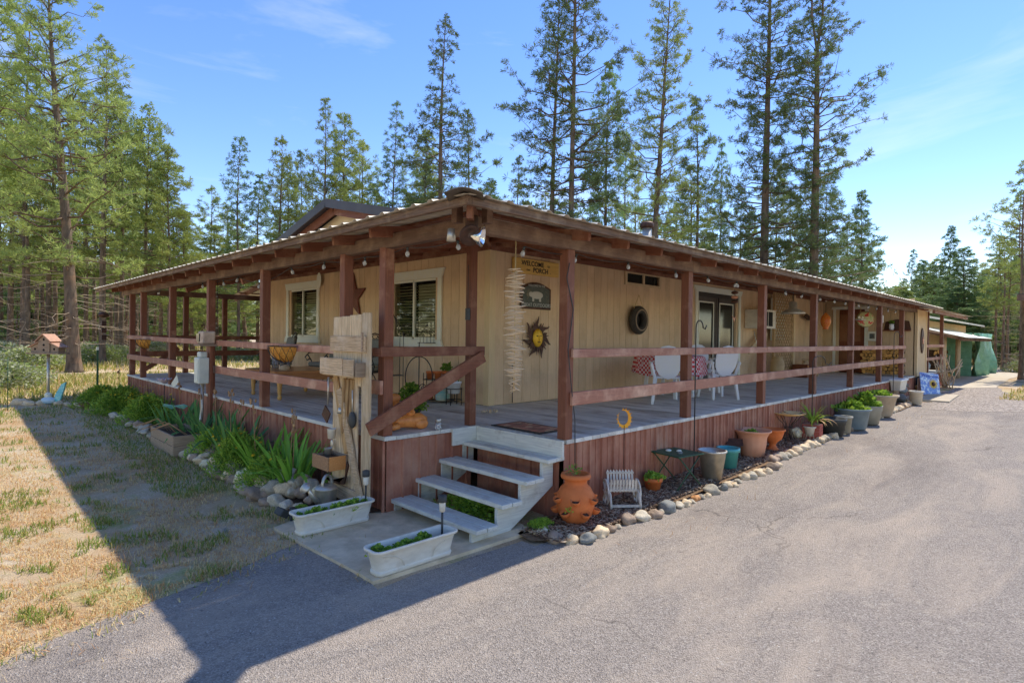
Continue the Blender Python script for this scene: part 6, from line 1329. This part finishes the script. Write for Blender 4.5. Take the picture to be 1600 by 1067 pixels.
while z < 1.12:
    f_ = z/1.12; L_ = (.092 if .1 < f_ < .93 else .06)*random.uniform(.45, 1.15); link('stick', random.choice(sm_), wch, (random.uniform(-.015, .015), 0, z), (0, random.uniform(-.2, .2)+(-.4 if f_ < .12 else 0), random.uniform(-.7, .7)+(PI if random.random() < .5 else 0)), (L_, L_*1.0, L_)); z += .0135
# welcome sign
ws = thing('welcome_sign', 'yellow wooden sign lettered WELCOME to our PORCH on the right wall', 'sign', (3.46, 2.475, 2.1), 0); ws.rotation_euler = (0, R(0), 0)
MB().box(-.52, -.02, -.115, .52, .02, .115).build('sign_board', M['yelsign'], ws, b=.004)
def lett(parent, s_, size, x, z, mat='ink', y=-.023, bold=.0): 
    me = text_mesh(s_, size, M[mat] if isinstance(mat, str) else mat, .001, bold=bold); return link('lettering', me, parent, (x, y, z), (PI/2, 0, 0))
lett(ws, 'WELCOME', .105, -.1, .045, bold=.002); lett(ws, 'to', .07, .27, .04); lett(ws, 'our', .06, -.2, -.05); lett(ws, 'PORCH', .105, .08, -.05, bold=.002); lett(ws, '.', .1, -.36, .05); lett(ws, '.', .1, .31, -.05)
os_ = thing('great_outdoors_sign', 'dark arched framed sign lettered GREAT OUTDOORS with a bear picture', 'sign', (3.47, 2.475, 1.45), 0)
arch = [(-.35, 0), (.35, 0), (.35, .33)]+[(.35-.7*i/12, .33+.09*math.sin(PI*i/12)) for i in range(1, 12)]+[(-.35, .33)]
MB().prism(arch, .03, Matrix.Translation((0, 0, 0))).build('frame', M['rust'], os_, b=.006); MB().prism([(a*.87, .03+b_*.86) for a, b_ in arch], .008, Matrix.Translation((0, -.006, 0))).build('picture', M['slate'], os_)
lett(os_, 'GREAT OUTDOORS', .075, 0, .062, flat('cream print', (.55, .55, .48)), -.008); lett(os_, 'WELCOME TO THE', .045, 0, .365, 'offwhite', -.008)
MB().sphere((0, 0, 0), (.15, .004, .06)).sphere((-.13, 0, .01), (.05, .004, .04)).box(-.1, -.003, -.1, -.06, .003, 0).box(.06, -.003, -.1, .1, .003, 0).build('bear_print', M['offwhite'], os_, (0, -.008, .22))
sf = thing('wall_sun', 'wall sun with gold face and wavy dark rusted rays', 'wall ornament', (3.5, 2.47, 1.0), 0)
for i in range(7):
    a = PI/2+i*2*PI/7; pts = []; L_ = .34; b_ = MB()
    c_ = [(.1+L_*.7*t_, .035*math.sin(t_*5)) for t_ in [k/6 for k in range(7)]]; wdt = [.065*(1-k/6.2) for k in range(7)]
    pl = [(x, y+w_) for (x, y), w_ in zip(c_, wdt)]+[(x, y-w_) for (x, y), w_ in reversed(list(zip(c_, wdt)))]
    b_.prism([(x*math.cos(a)-y*math.sin(a), x*math.sin(a)+y*math.cos(a)) for x, y in pl], .008, Matrix.Translation((0, -.004*(i % 2), 0))); b_.build('ray', M['rust'], sf)
    a += PI/7; pl2 = [(.1, .03), (.17, .05), (.24, .03), (.2, .0), (.27, -.02), (.15, -.03)]; MB().prism([(x*math.cos(a)-y*math.sin(a), x*math.sin(a)+y*math.cos(a)) for x, y in pl2], .006, Matrix.Translation((0, -.012, 0))).build('small_ray', M['rust'], sf)
MB().sphere((0, -.01, 0), (.115, .035, .145), seg=22, rings=14).build('face', M['gold'], sf)
MB().sphere((0, -.045, 0), (.014, .015, .045)).build('nose', M['gold'], sf); MB().sphere((0, -.043, -.065), (.035, .007, .009)).build('mouth', M['rust'], sf)
for s_ in (-1, 1): MB().sphere((s_*.042, -.04, .03), (.02, .007, .009)).build('eye', M['rust'], sf)
# barrel ring wreath
wr = thing('hanging_tire_ring', 'dark hollow barrel like ring hung by a rope on the right wall', 'wall ornament', (6.27, 2.4, 1.36), 0)
wr.scale = (.8, .8, .8)
MB().lathe([(.2, -.09), (.3, -.08), (.34, -.03), (.34, .03), (.3, .08), (.2, .09), (.17, .06), (.165, -.06), (.2, -.09)], 32, T=Matrix.Rotation(PI/2, 4, 'X')).build('ring', M['tire'], wr)
MB().tube([(.245*math.cos(a), -.088, .245*math.sin(a)) for a in [2*PI*i/28 for i in range(28)]], .018, 6, closed=True).build('rim_hoop', M['greywood'], wr)
for s_ in (-1, 1): MB().tube([(s_*.2, 0, .27), (0, 0, .6)], .007, 5).build('rope', M['rope'], wr)
# chairs and table on the right porch
def plastic_chair(loc, rz, label):
    o = thing('white_garden_chair', label, 'chair', loc, rz); w_ = M['plastic']
    MB().box(-.22, -.22, .40, .22, .22, .43).build('seat', w_, o, b=.012)
    n = 16; pl = [(.0+.20*math.sin(2*PI*i/n)*(1.0+.25*max(0, math.cos(2*PI*i/n))), .24-.27*-math.cos(2*PI*i/n)) for i in range(n)]
    MB().prism(pl, .018, Matrix.Translation((0, .21, .42)) @ Matrix.Rotation(R(-14), 4, 'X')).build('backrest', w_, o, b=.006)
    for s_ in (-1, 1):
        MB().tube([(s_*.24, .28, .62), (s_*.27, .1, .635), (s_*.27, -.15, .63), (s_*.25, -.22, .60)], .022, 8).build('armrest', w_, o)
        for y, yy in ((-.2, -.25), (.2, .27)):
            q = MB(); q.add([(s_*.19-.03, y-.03, .42), (s_*.19+.03, y-.03, .42), (s_*.19+.03, y+.03, .42), (s_*.19-.03, y+.03, .42), (s_*.23-.02, yy-.02, 0), (s_*.23+.02, yy-.02, 0), (s_*.23+.02, yy+.02, 0), (s_*.23-.02, yy+.02, 0)], [(0, 1, 2, 3), (7, 6, 5, 4), (0, 4, 5, 1), (1, 5, 6, 2), (2, 6, 7, 3), (3, 7, 4, 0)]); q.build('leg', w_, o, b=.006)
        MB().bar((s_*.24, -.22, .42), (s_*.26, -.2, .61), .03, .04).build('arm_support', w_, o); MB().bar((s_*.2, .22, .42), (s_*.25, .27, .63), .03, .04).build('arm_support', w_, o)
    return o
plastic_chair((4.95, 1.0, 0), R(120), 'white plastic garden chair with its back to the steps, nearest the corner'); plastic_chair((6.35, .85, 0), R(-215), 'white plastic garden chair at the right side of the gingham table'); plastic_chair((7.3, 1.6, 0), R(-45), 'white plastic garden chair behind the table before the patio door')
tt = thing('garden_table', 'round white garden table under the gingham cloth', 'table', (5.85, 1.5, 0))
MB().lathe([(.55, .69), (.57, .7), (.57, .715), (0, .72)], 28).build('table_top', M['plastic'], tt)
for i in range(4): a = PI/4+i*PI/2; MB().bar((.35*math.cos(a), .35*math.sin(a), .69), (.42*math.cos(a), .42*math.sin(a), 0), .05, .05).build('leg', M['plastic'], tt)
cl = MB(); n = 48; prof = [(0, .728), (.3, .728), (.56, .726), (.60, .7), (.61, .6), (.62, .5)]; vs = []
for k, (r_, z) in enumerate(prof):
    for j in range(n): a = 2*PI*j/n; f_ = max(0, (k-3))/2; sq = 1+.12*f_*abs(math.cos(2*a)); vs.append((r_*(1+f_*.05*math.sin(a*10))*sq, 0, 0) if 0 else (r_*(1+f_*.05*math.sin(a*10))*math.cos(a), r_*(1+f_*.05*math.sin(a*10))*math.sin(a), z-(.12*f_*abs(math.cos(2*a)))))
cl.add(vs, [(k*n+j, k*n+(j+1) % n, (k+1)*n+(j+1) % n, (k+1)*n+j) for k in range(len(prof)-1) for j in range(n)], 0, True); o = cl.build('tablecloth', M['gingham'], None, (5.85, 1.5, 0)); tag(o, 'red and white gingham cloth draped over the garden table', 'tablecloth')
# air conditioner, struts, crock
ac = thing('window_air_conditioner', 'white air conditioner box on the wall right of the patio door', 'air conditioner', (11.75, 2.3, 1.3))
MB().box(-.45, -.25, 0, .4, .2, .48).build('casing', M['dirtywhite'], ac, b=.01); MB().box(-.4, -.26, .06, -.14, -.251, .42).build('grille', M['dark'], ac); MB().box(-.08, -.26, .06, .16, -.251, .42).build('grille', M['dark'], ac)
br = thing('timber_brackets', 'diagonal timber brackets under the air conditioner', 'bracket', (11.9, 2.35, 0)); MB().bar((-.7, 0, .7), (.3, 0, 1.25), .05, .1).build('strut', M['tan2'], br); MB().bar((-.35, -.06, .02), (.25, -.06, 1.2), .05, .1).build('strut', M['tan2'], br); MB().tube([(-.6, -.08, 1.25), (-.1, -.08, .4)], .008, 5).build('wire', M['galv'], br)
pot('stoneware_crock', 'tan and brown stoneware crock under the air conditioner', 0, 0, [(.15, 0), (.17, .02), (.17, .42), (.14, .5), (.12, .52), (.13, .58), (.1, .58), (0, .55)], 'clay', loc=(12.3, 2.05, 0), cat='crock')
# lattice screen
lt = thing('lattice_screen', 'diagonal wooden lattice panel standing between air conditioner and far wall', 'lattice', (12.45, 2.2, .02)); W_, H_ = 1.3, 2.25
lm_ = mk('lattice wood', (.42, .3, .17), (.33, .23, .13), ns=6, rough=.8)
def clip(c, s_, W_, H_):
    # line z = s_*x + c clipped to the panel
    pts = []
    for x in (0, W_):
        z = s_*x+c
        if 0 <= z <= H_: pts.append((x, z))
    for z in (0, H_):
        x = (z-c)/s_
        if 0 < x < W_: pts.append((x, z))
    return pts[:2] if len(pts) >= 2 else None
for s_ in (1, -1):
    c = -W_ if s_ > 0 else 0
    while c < H_+W_:
        e = clip(c, s_, W_, H_)
        if e and math.hypot(e[0][0]-e[1][0], e[0][1]-e[1][1]) > .05: MB().bar((e[0][0], .012*s_, e[0][1]), (e[1][0], .012*s_, e[1][1]), .008, .045).build('slat', lm_, lt)
        c += .165
MB().box(W_, -.05, 0, W_+.09, .04, H_).build('frame_post', M['cream'], lt); MB().box(-.06, -.03, 0, 0, .03, H_).build('frame_post', lm_, lt)
o = MB().box(0, 0, 0, 1.0, .02, 1.15).build('pale_light_panel', M['white'], None, (12.75, 2.40, 1.0)); tag(o, 'pale panel behind the lattice standing for the bright light seen through it', 'board')  # white panel paints in the brightness that shows between the slats
# bench and far porch end
bn = thing('pine_bench', 'small pale pine slat back chair beside the lattice', 'chair', (14.7, 2.05, 0), R(200))
MB().box(-.4, -.18, .42, .4, .2, .46).build('seat', M['tan2'], bn, b=.01)
for x in (-.33, .33):
    for y in (-.13, .16): MB().tube([(x, y, .42), (x*1.12, y*1.3, 0)], .025, 8).build('leg', M['tan2'], bn)
for i in range(6): MB().box(-.36+i*.13, .18, .46, -.29+i*.13, .2, .85).build('back_slat', M['tan2'], bn)
o = thing('orange_crate', 'orange brown wooden crate on the porch floor below the lattice', 'crate', (13.7, 1.9, 0)); MB().box(-.2, -.2, 0, .2, .2, .35).build('crate_body', M['doorwood'], o, b=.01); MB().box(-.21, -.21, .25, .21, -.201, .33).build('crate_band', M['pine'], o)
lh = thing('hanging_barn_lamp', 'galvanised barn lamp shade hanging over the right porch', 'lamp', (10.6, 1.1, 1.62)); MB().lathe([(.26, 0), (.25, .03), (.15, .09), (.09, .12), (.085, .26), (.03, .28), (0, .28)], 24).build('lamp_shade', M['galv'], lh); MB().tube([(0, 0, .28), (0, 0, .5)], .008, 5).build('chain', M['blackiron'], lh)
o = thing('fish_ornament', 'dark metal fish shaped ornament hanging left of the fifth post', 'wall ornament', (15.6, 2.35, 1.62)); MB().prism([(-.45, .1), (-.2, .2), (.1, .12), (.35, .16), (.42, .1), (.3, .0), (.28, -.15), (.22, -.2), (.2, 0), (-.1, .02)], .03).build('silhouette', M['rust'], o)
rg_ = thing('red_glass_lantern', 'red and orange mosaic glass lantern hanging on the porch', 'lantern', (13.6, 1.3, 1.32)); MB().lathe([(.08, 0), (.06, .03), (.11, .12), (.13, .22), (.1, .34), (.05, .4), (.02, .44)], 18).build('glass_body', M['redglass'], rg_); MB().tube([(0, 0, .44), (0, 0, .7)], .006, 5).build('chain', M['blackiron'], rg_)
pf = thing('hanging_bird_feeder', 'pale green tray with two birds hanging before the door', 'ornament', (15.3, .9, 1.6)); MB().box(-.22, -.08, 0, .22, .08, .04).build('tray', M['galv'], pf, b=.01)
for s_ in (-1, 1): MB().sphere((s_*.17, 0, .08), (.06, .035, .04)).build('bird', M['white'], pf); MB().tube([(s_*.1, 0, .04), (0, 0, .4)], .004, 5).build('string', M['rope'], pf)
pl_ = thing('hanging_plate', 'round painted plate with red fruit hanging near the door', 'plate', (16.2, 1.0, 1.66), R(-60)); MB().lathe([(.05, .01), (.2, .025), (.24, .0), (.2, .035), (0, .02)], 24, T=Matrix.Rotation(PI/2, 4, 'X')).build('plate_body', M['plate'], pl_)
ck_ = thing('square_wall_clock', 'square white framed picture on the end wall', 'picture', (17.38, 1.08, 1.17), -PI/2); MB().box(-.13, -.03, -.15, .13, .0, .15).build('frame', M['white'], ck_, b=.006); MB().box(-.07, -.035, -.08, .07, -.031, .08).build('print', M['slate'], ck_)
sh = thing('wall_shelf', 'dark wooden wall shelf on the end wall', 'shelf', (17.36, .42, 1.33), -PI/2); MB().box(-.35, -.18, 0, .35, 0, .03).build('shelf_board', M['doorwood'], sh); MB().prism([(-.35, .03), (.35, .03), (.3, .3), (0, .36), (-.3, .28)], .02, Matrix.Translation((0, -.02, 0))).build('back_board', M['rust'], sh)
o = pot('white_jug', 'white jug with greenery on the dark wall shelf', 0, 0, [(.05, 0), (.07, .08), (.06, .14), (.07, .18), (.05, .18), (0, .1)], 'plastic', loc=(17.25, .55, 1.36), cat='jug'); foliage(o, (0, 0, .16), .07, .12, 50, .05, ('leaf',), .4, 15)
o = MB().lathe([(.035, 0), (.04, .2), (.03, .22)], 12).build('white_candle_tube', M['plastic'], None, (16.1, .55, 1.55)); tag(o, 'white tube feeder hanging right of the painted plate', 'feeder')
# firewood
fwk = thing('firewood_stack', 'neat stack of split firewood at the far end of the porch', 'firewood', (16.75, .12, .05))
lg = []
for i in range(4):
    b_ = MB(); n = 9; r_ = [random.uniform(.85, 1.1) for _ in range(n)]; c_ = [(r_[k]*math.cos(2*PI*k/n), r_[k]*math.sin(2*PI*k/n)) for k in range(n)]
    vs = [(-.2, a, z) for a, z in c_]+[(.2, a, z) for a, z in c_]; vs = [(x, y*.055, z*.055) for x, y, z in vs]; b_.add(vs, [tuple(range(n))], 0); b_.add(vs, [tuple(range(2*n-1, n-1, -1))], 0); b_.add(vs, [(k, (k+1) % n, n+(k+1) % n, n+k) for k in range(n)], 1, True)
    me = bpy.data.meshes.new('log'); me.from_pydata(b_.v, [], b_.f); me.materials.append(M['logend']); me.materials.append(M['logbark']); me.polygons.foreach_set('material_index', b_.m); lg.append(me)
for r_ in range(8):
    for c_ in range(10): s_ = random.uniform(.8, 1.1); link('log', random.choice(lg), fwk, (random.uniform(-.03, .03), .05+c_*.103+(r_ % 2)*.05, .06+r_*.098), (random.uniform(0, 6), 0, 0), (1, s_, s_))
# oval star sign on the plywood face
ov = thing('oval_star_sign', 'dark oval sign with a star on the plywood face', 'sign', (18.1, -.075, 1.05)); MB().lathe([(.2, 0), (.23, .012), (.2, .024)], 28, T=Matrix.Scale(1.7, 4, (0, 0, 1)) @ Matrix.Rotation(PI/2, 4, 'X')).build('oval_board', M['rust'], ov)
MB().prism([(.13*math.cos(PI/2+i*PI/5)*(1 if i % 2 == 0 else .42), .13*math.sin(PI/2+i*PI/5)*(1 if i % 2 == 0 else .42)) for i in range(10)], .01, Matrix.Translation((0, -.04, 0))).build('star', M['terrapale'], ov)
# roof vent pipe
vp = thing('roof_vent_pipe', 'galvanised vent pipe with brown cap above the right porch roof', 'chimney', (10.67, 5.0, 3.1)); MB().tube([(0, 0, -.3), (0, 0, 1.0)], .13, 16).build('pipe', M['galv'], vp); MB().lathe([(.17, .95), (.19, 1.0), (.19, 1.07), (.15, 1.12), (0, 1.12)], 18).build('cap', M['rust'], vp)
# floodlight at the roof corner
fl_ = thing('corner_floodlight', 'old double floodlight with one chrome reflector under the roof corner', 'floodlight', (-.05, -.05, 1.86), 0)
MB().cbox((-.06, -.06, .06), (.1, .1, .14), rot=(0, 0, PI/4)).build('junction_box', M['rust'], fl_, b=.01)
MB().tube([(-.08, -.04, .02), (-.16, -.1, -.0), (-.10, -.16, -.03)], .018, 8).build('arm', M['rust'], fl_)
dirv = (Vector((.55, -.75, -.15))).normalized(); Tm = Matrix.Translation((-.1, -.14, -.04)) @ dirv.to_track_quat('Z', 'Y').to_matrix().to_4x4()
MB().lathe([(.02, -.1), (.035, -.08), (.04, -.02), (.075, .05), (.085, .07), (.08, .07), (.07, .05), (.0, -.01)], 20, T=Tm).build('reflector', M['chrome'], fl_)
MB().lathe([(.0, -.02), (.05, -.01), (.09, .03), (.085, .05), (.05, .02), (0, .015)], 18, T=Matrix.Translation((-.14, -.12, -.03)) @ Vector((-.3, -.8, -.5)).normalized().to_track_quat('Z', 'Y').to_matrix().to_4x4()).build('lamp_head', M['rust'], fl_)
MB().tube([(-.2, .03, .02), (-.2, .03, -.08)], [.028, .04], 10).build('sensor', M['galv'], fl_)
# string lights
bu = MB(); bu.lathe([(.012, 0), (.016, -.01), (.017, -.05)], 8, mi=0); bu.lathe([(.013, -.051), (.026, -.075), (.03, -.1), (.02, -.125), (0, -.135)], 10, mi=1); bum = bu.mesh('bulb', [M['blacktub'], M['bulb']])
def string_lights(axis, pts, label):
    o = thing('string_lights', label, 'string lights', (0, 0, 1.88)); ps = []
    for px, py in pts:
        p = at(px, py, **{('y' if axis == 'x' else 'x'): .0 if 1 else .1}); z = min(1.885, p.z+.09); ps.append((p.x if axis == 'x' else .09, p.y if axis == 'y' else .055, z-1.88))
    ps.sort(key=lambda q: q[0 if axis == 'x' else 1]); cd = []
    for a, b_ in zip(ps, ps[1:]):
        for k in range(5): t_ = k/5; cd.append((a[0]+(b_[0]-a[0])*t_, a[1]+(b_[1]-a[1])*t_, a[2]+(b_[2]-a[2])*t_-.03*math.sin(PI*t_)+.0))
    cd.append(ps[-1]); MB().tube(cd, .004, 5).build('cord', M['blacktub'], o)
    for p in ps: link('bulb', bum, o, p, (random.uniform(-.4, .4), random.uniform(-.4, .4), 0), (.74,)*3)
Z5 = lambda l: [(440+a/3.811, 280+b_/3.811) for a, b_ in l]
string_lights('y', Z5([(16, 550), (213, 520), (452, 508), (704, 450), (1000, 418)])+[(120+a/2.965, 280+b_/2.965) for a, b_ in [(650, 490), (722, 475), (555, 498), (363, 522), (270, 536), (820, 505)]], 'bulb string lights along the left porch beam')
string_lights('x', [(680+a/3.81, 280+b_/3.81) for a, b_ in [(555, 455), (867, 495), (1172, 527)]]+[(880+a/3.81, 380+b_/3.81) for a, b_ in [(690, 195), (880, 220), (1055, 245)]]+[(1140+a/4.103, 400+b_/4.103) for a, b_ in [(70, 185), (245, 210), (375, 235), (493, 248), (598, 260), (692, 283), (765, 300), (840, 320), (908, 332), (966, 345), (1030, 352), (1085, 357)]], 'bulb string lights along the right porch beam')
o = thing('plug_box', 'black plug box hanging on its cord at the inner corner post', 'plug', (1.06, 1.30, 1.2)); MB().box(-.02, -.02, 0, .02, .02, .13).build('box', M['blacktub'], o); MB().tube([(0, 0, .13), (.0, 0, .62)], .004, 5).build('cord', M['blacktub'], o)
o = MB().tube([(1.23, -.035, 1.75), (1.19, -.035, 1.6), (1.30, -.035, 1.3), (1.22, -.04, .9), (1.26, -.06, .5), (1.33, -.05, .2), (1.34, -.06, -.7)], .005, 6).build('loose_cable', M['blacktub'], None); tag(o, 'loose black cable wound down the post right of the steps', 'cable')
# bird on hanging things at the left end, mobile at the right
o = thing('totem_wind_chime', 'dark bird topped totem chime hanging from the far left eave end', 'wind chime', (-.38, 13.1, 1.3)); MB().tube([(0, 0, .1), (0, 0, .75)], .004, 5).build('string', M['blackiron'], o); MB().sphere((0, 0, .1), (.12, .12, .07)).build('bird', M['rust'], o)
for k in range(3): MB().cbox((0, 0, -.1-k*.17), (.1, .1, .12)).build('totem_block', M['rust'], o)
for i, px in enumerate((338,)):
    p = at(px, 470, x=.3); o = thing('ladder_chime', 'small black ladder shaped chime hanging between the left posts', 'wind chime', (.3, p.y, 1.1))
    for z in (.0, .08, .55, .63): MB().bar((0, -.09, z), (0, .09, z), .012, .012).build('rung', M['blackiron'], o)
    for y in (-.06, .06): MB().tube([(0, y, -.1), (0, y, .85)], .004, 5).build('string', M['blackiron'], o)
mb_ = thing('bird_mobile', 'small dark and pink mobile with a bird hanging before the patio door', 'wind chime', (6.75, .75, 1.4)); MB().tube([(0, 0, 0), (0, 0, .5)], .004, 5).build('string', M['blackiron'], mb_)
for k, z in enumerate((.44, .36, .28)): MB().sphere((0, 0, z), (.06, .06, .03)).build('disc', (M['rust'], M['terrapale'], M['rust'])[k], mb_)
MB().prism([(-.09, .03), (0, -.01), (.09, .03), (.02, -.03), (0, -.08), (-.02, -.03)], .01).build('hanging_bird', M['terrapale'], mb_)
o = thing('iron_rod_ornament', 'thin rusty iron rod ornament on the wall near the corner', 'ornament', (2.95, 2.46, 0)); MB().tube([(0, 0, .02), (0, 0, .55)], .006, 5).build('rod', M['rust'], o); MB().sphere((0, 0, .57), .015).build('knob', M['rust'], o)

# ------------------------------------------------------------------ far end: small deck, wood shed, sheds
fe = thing('far_side_porch', 'small far side porch with metal awning beyond the plywood wall', 'porch', (18.8, 0, 0))
MB().box(.02, -.03, -.04, 3.5, 2.2, 0).build('deck', M['deck'], fe); k = 0
for xx in (0, .86, 1.72, 2.58): link('skirt_panel', sk, fe, (xx+.02, .0, -.05))
for xx in (3.32, .7): MB().box(xx-.05, -.02, 0, xx+.06, .08, 2.0).build('post', M['brown_v'], fe)
for z in (.42, .84): MB().box(.02, -.06, z, 3.35, -.022, z+.09).build('rail', M['rail_x'], fe)
for kx in range(7): 
    MB().add([(-2.2+kx*.9, -.75, 1.93), (-1.31+kx*.9, -.75, 1.93), (-1.31+kx*.9, .9, 2.14), (-2.2+kx*.9, .9, 2.14)], [(0, 1, 2, 3)]).build('awning_sheet', M['roofmetal'], fe)
MB().box(-2.1, -.6, 1.83, 4.2, -.54, 1.92).build('awning_beam', M['brown_x'], fe)
o = pot('grey_kettle', 'dark grey kettle on the far side porch floor', 0, 0, [(.15, 0), (.25, .1), (.27, .25), (.2, .38), (.05, .42), (0, .42)], 'bluetub', loc=(20.2, .3, .0), cat='kettle')
wsd = thing('wood_shed', 'open lean to wood shed with white metal roof at the far end', 'shed', (28, .8, -.55))
for x, y in ((-3.5, -.5), (0, -.5), (3.0, -.5), (-3.5, 3), (3, 3)): MB().tube([(x, y, 0), (x, y, 1.9)], .09, 8).build('post', M['oldwood'], wsd)
for kx in range(9): MB().add([(-4.6+kx*.95, -1.3, 1.75), (-3.66+kx*.95, -1.3, 1.75), (-3.66+kx*.95, 3.4, 3.0), (-4.6+kx*.95, 3.4, 3.0)], [(0, 1, 2, 3)]).build('roof_sheet', M['white'], wsd)
MB().box(-4.5, -1.2, 1.62, 3.9, -1.1, 1.74).build('eave_beam', M['beam_x'], wsd); MB().box(-4.2, 3.0, 0, 3.6, 3.1, 2.7).build('back_wall', M['oldwood'], wsd)
for kx in range(22): MB().tube([(-4.4+kx*.39, -1.25, 1.68), (-4.4+kx*.39+.02, .2, 2.02)], .06, 6).build('rafter_pole', M['beam_x'], wsd)
lgp = thing('firewood_pile', 'loose pile of firewood under the far wood shed', 'firewood', (27.2, .9, -.55))
for r_ in range(7):
    for c_ in range(16-r_): s_ = random.uniform(1.2, 2.0); link('log', random.choice(lg), lgp, (-1.6+c_*.19+r_*.09+random.uniform(-.05, .05), random.uniform(-.1, .1), .1+r_*.17), (random.uniform(-.2, .2), random.uniform(-.2, .2), PI/2+random.uniform(-.4, .4)), (1, s_, s_))
p0, p1 = at(1510, 583, y=.35), at(1531, 580, y=.35)
tp_ = MB(); n = 14; vs = []
for i in range(n):
    for j in range(7): x = 30.4+4.6*i/(n-1); z = -.55+2.0*j/6; vs.append((x, -.1+.1*math.sin(i*1.7+j)+.12*math.sin(i*.8)+.15*(6-j)/6*math.sin(i*2.3), z))
tp_.add(vs, [(i*7+j, i*7+j+1, (i+1)*7+j+1, (i+1)*7+j) for i in range(n-1) for j in range(6)], 0, True)
o = thing('tarp_cover', 'green tarpaulin hung over the side of the far shed', 'tarpaulin', (32.7, 0, -.55)); o2 = tp_.build('tarp_sheet', M['green_tarp'], o, (-32.7, 0, .55)); sd = o2.modifiers.new('s', 'SOLIDIFY'); sd.thickness = .02
MB().box(-2.35, .1, 0, -2.3, 3.2, 2.0).build('tarp_side', M['green_tarp'], o)
bsd = thing('long_shed', 'long tan farm shed with low metal roof behind the wood shed', 'shed', (33.5, 3.5, -.55))
MB().box(-7.5, -2.2, 0, 5, 3, 2.5).build('wall', M['tan2'], bsd); rr_ = MB(); rr_.prism([(-3.0, 2.45), (0, 3.1), (3.6, 2.45), (3.6, 2.53), (0, 3.2), (-3.0, 2.53)], 13.2, Matrix.Translation((5.4, 0, 0)) @ Matrix.Rotation(PI/2, 4, 'Z')); rr_.build('roof', M['roofmetal'], bsd)
o = thing('white_bundle', 'white wrapped bundle leaning at the end of the far shed', 'bundle', (38.6, .5, -.55)); MB().lathe([(.2, 0), (.22, .5), (.12, .9), (.14, 1.1), (0, 1.2)], 12).build('bundle_body', M['white'], o)
# neighbouring carport eave entering at the right edge
cpz = at(1590, 462, d=30); cp = thing('carport', 'brown roof corner of a carport at the right picture edge', 'carport', (cpz.x, cpz.y, -.6))
tr0 = Vector(RT).xy.normalized(); fw0 = Vector(FW).xy.normalized(); a = math.atan2(tr0.y, tr0.x)

MB().box(0, -5, cpz.z+.6-.05, 6, 0, cpz.z+.6+.07).build('roof', M['darkroof'], cp); MB().box(-.03, -5, cpz.z+.6-.2, -.002, .02, cpz.z+.6+.04).build('fascia', M['beam_y'], cp)
for xx, yy in ((.9, -1.2), (5.4, -.9), (.3, -4.6), (5.4, -4.6)): MB().box(xx, yy, 0, xx+.14, yy+.14, cpz.z+.6-.05).build('post', M['brown_v'], cp)
bpy.context.view_layer.update()
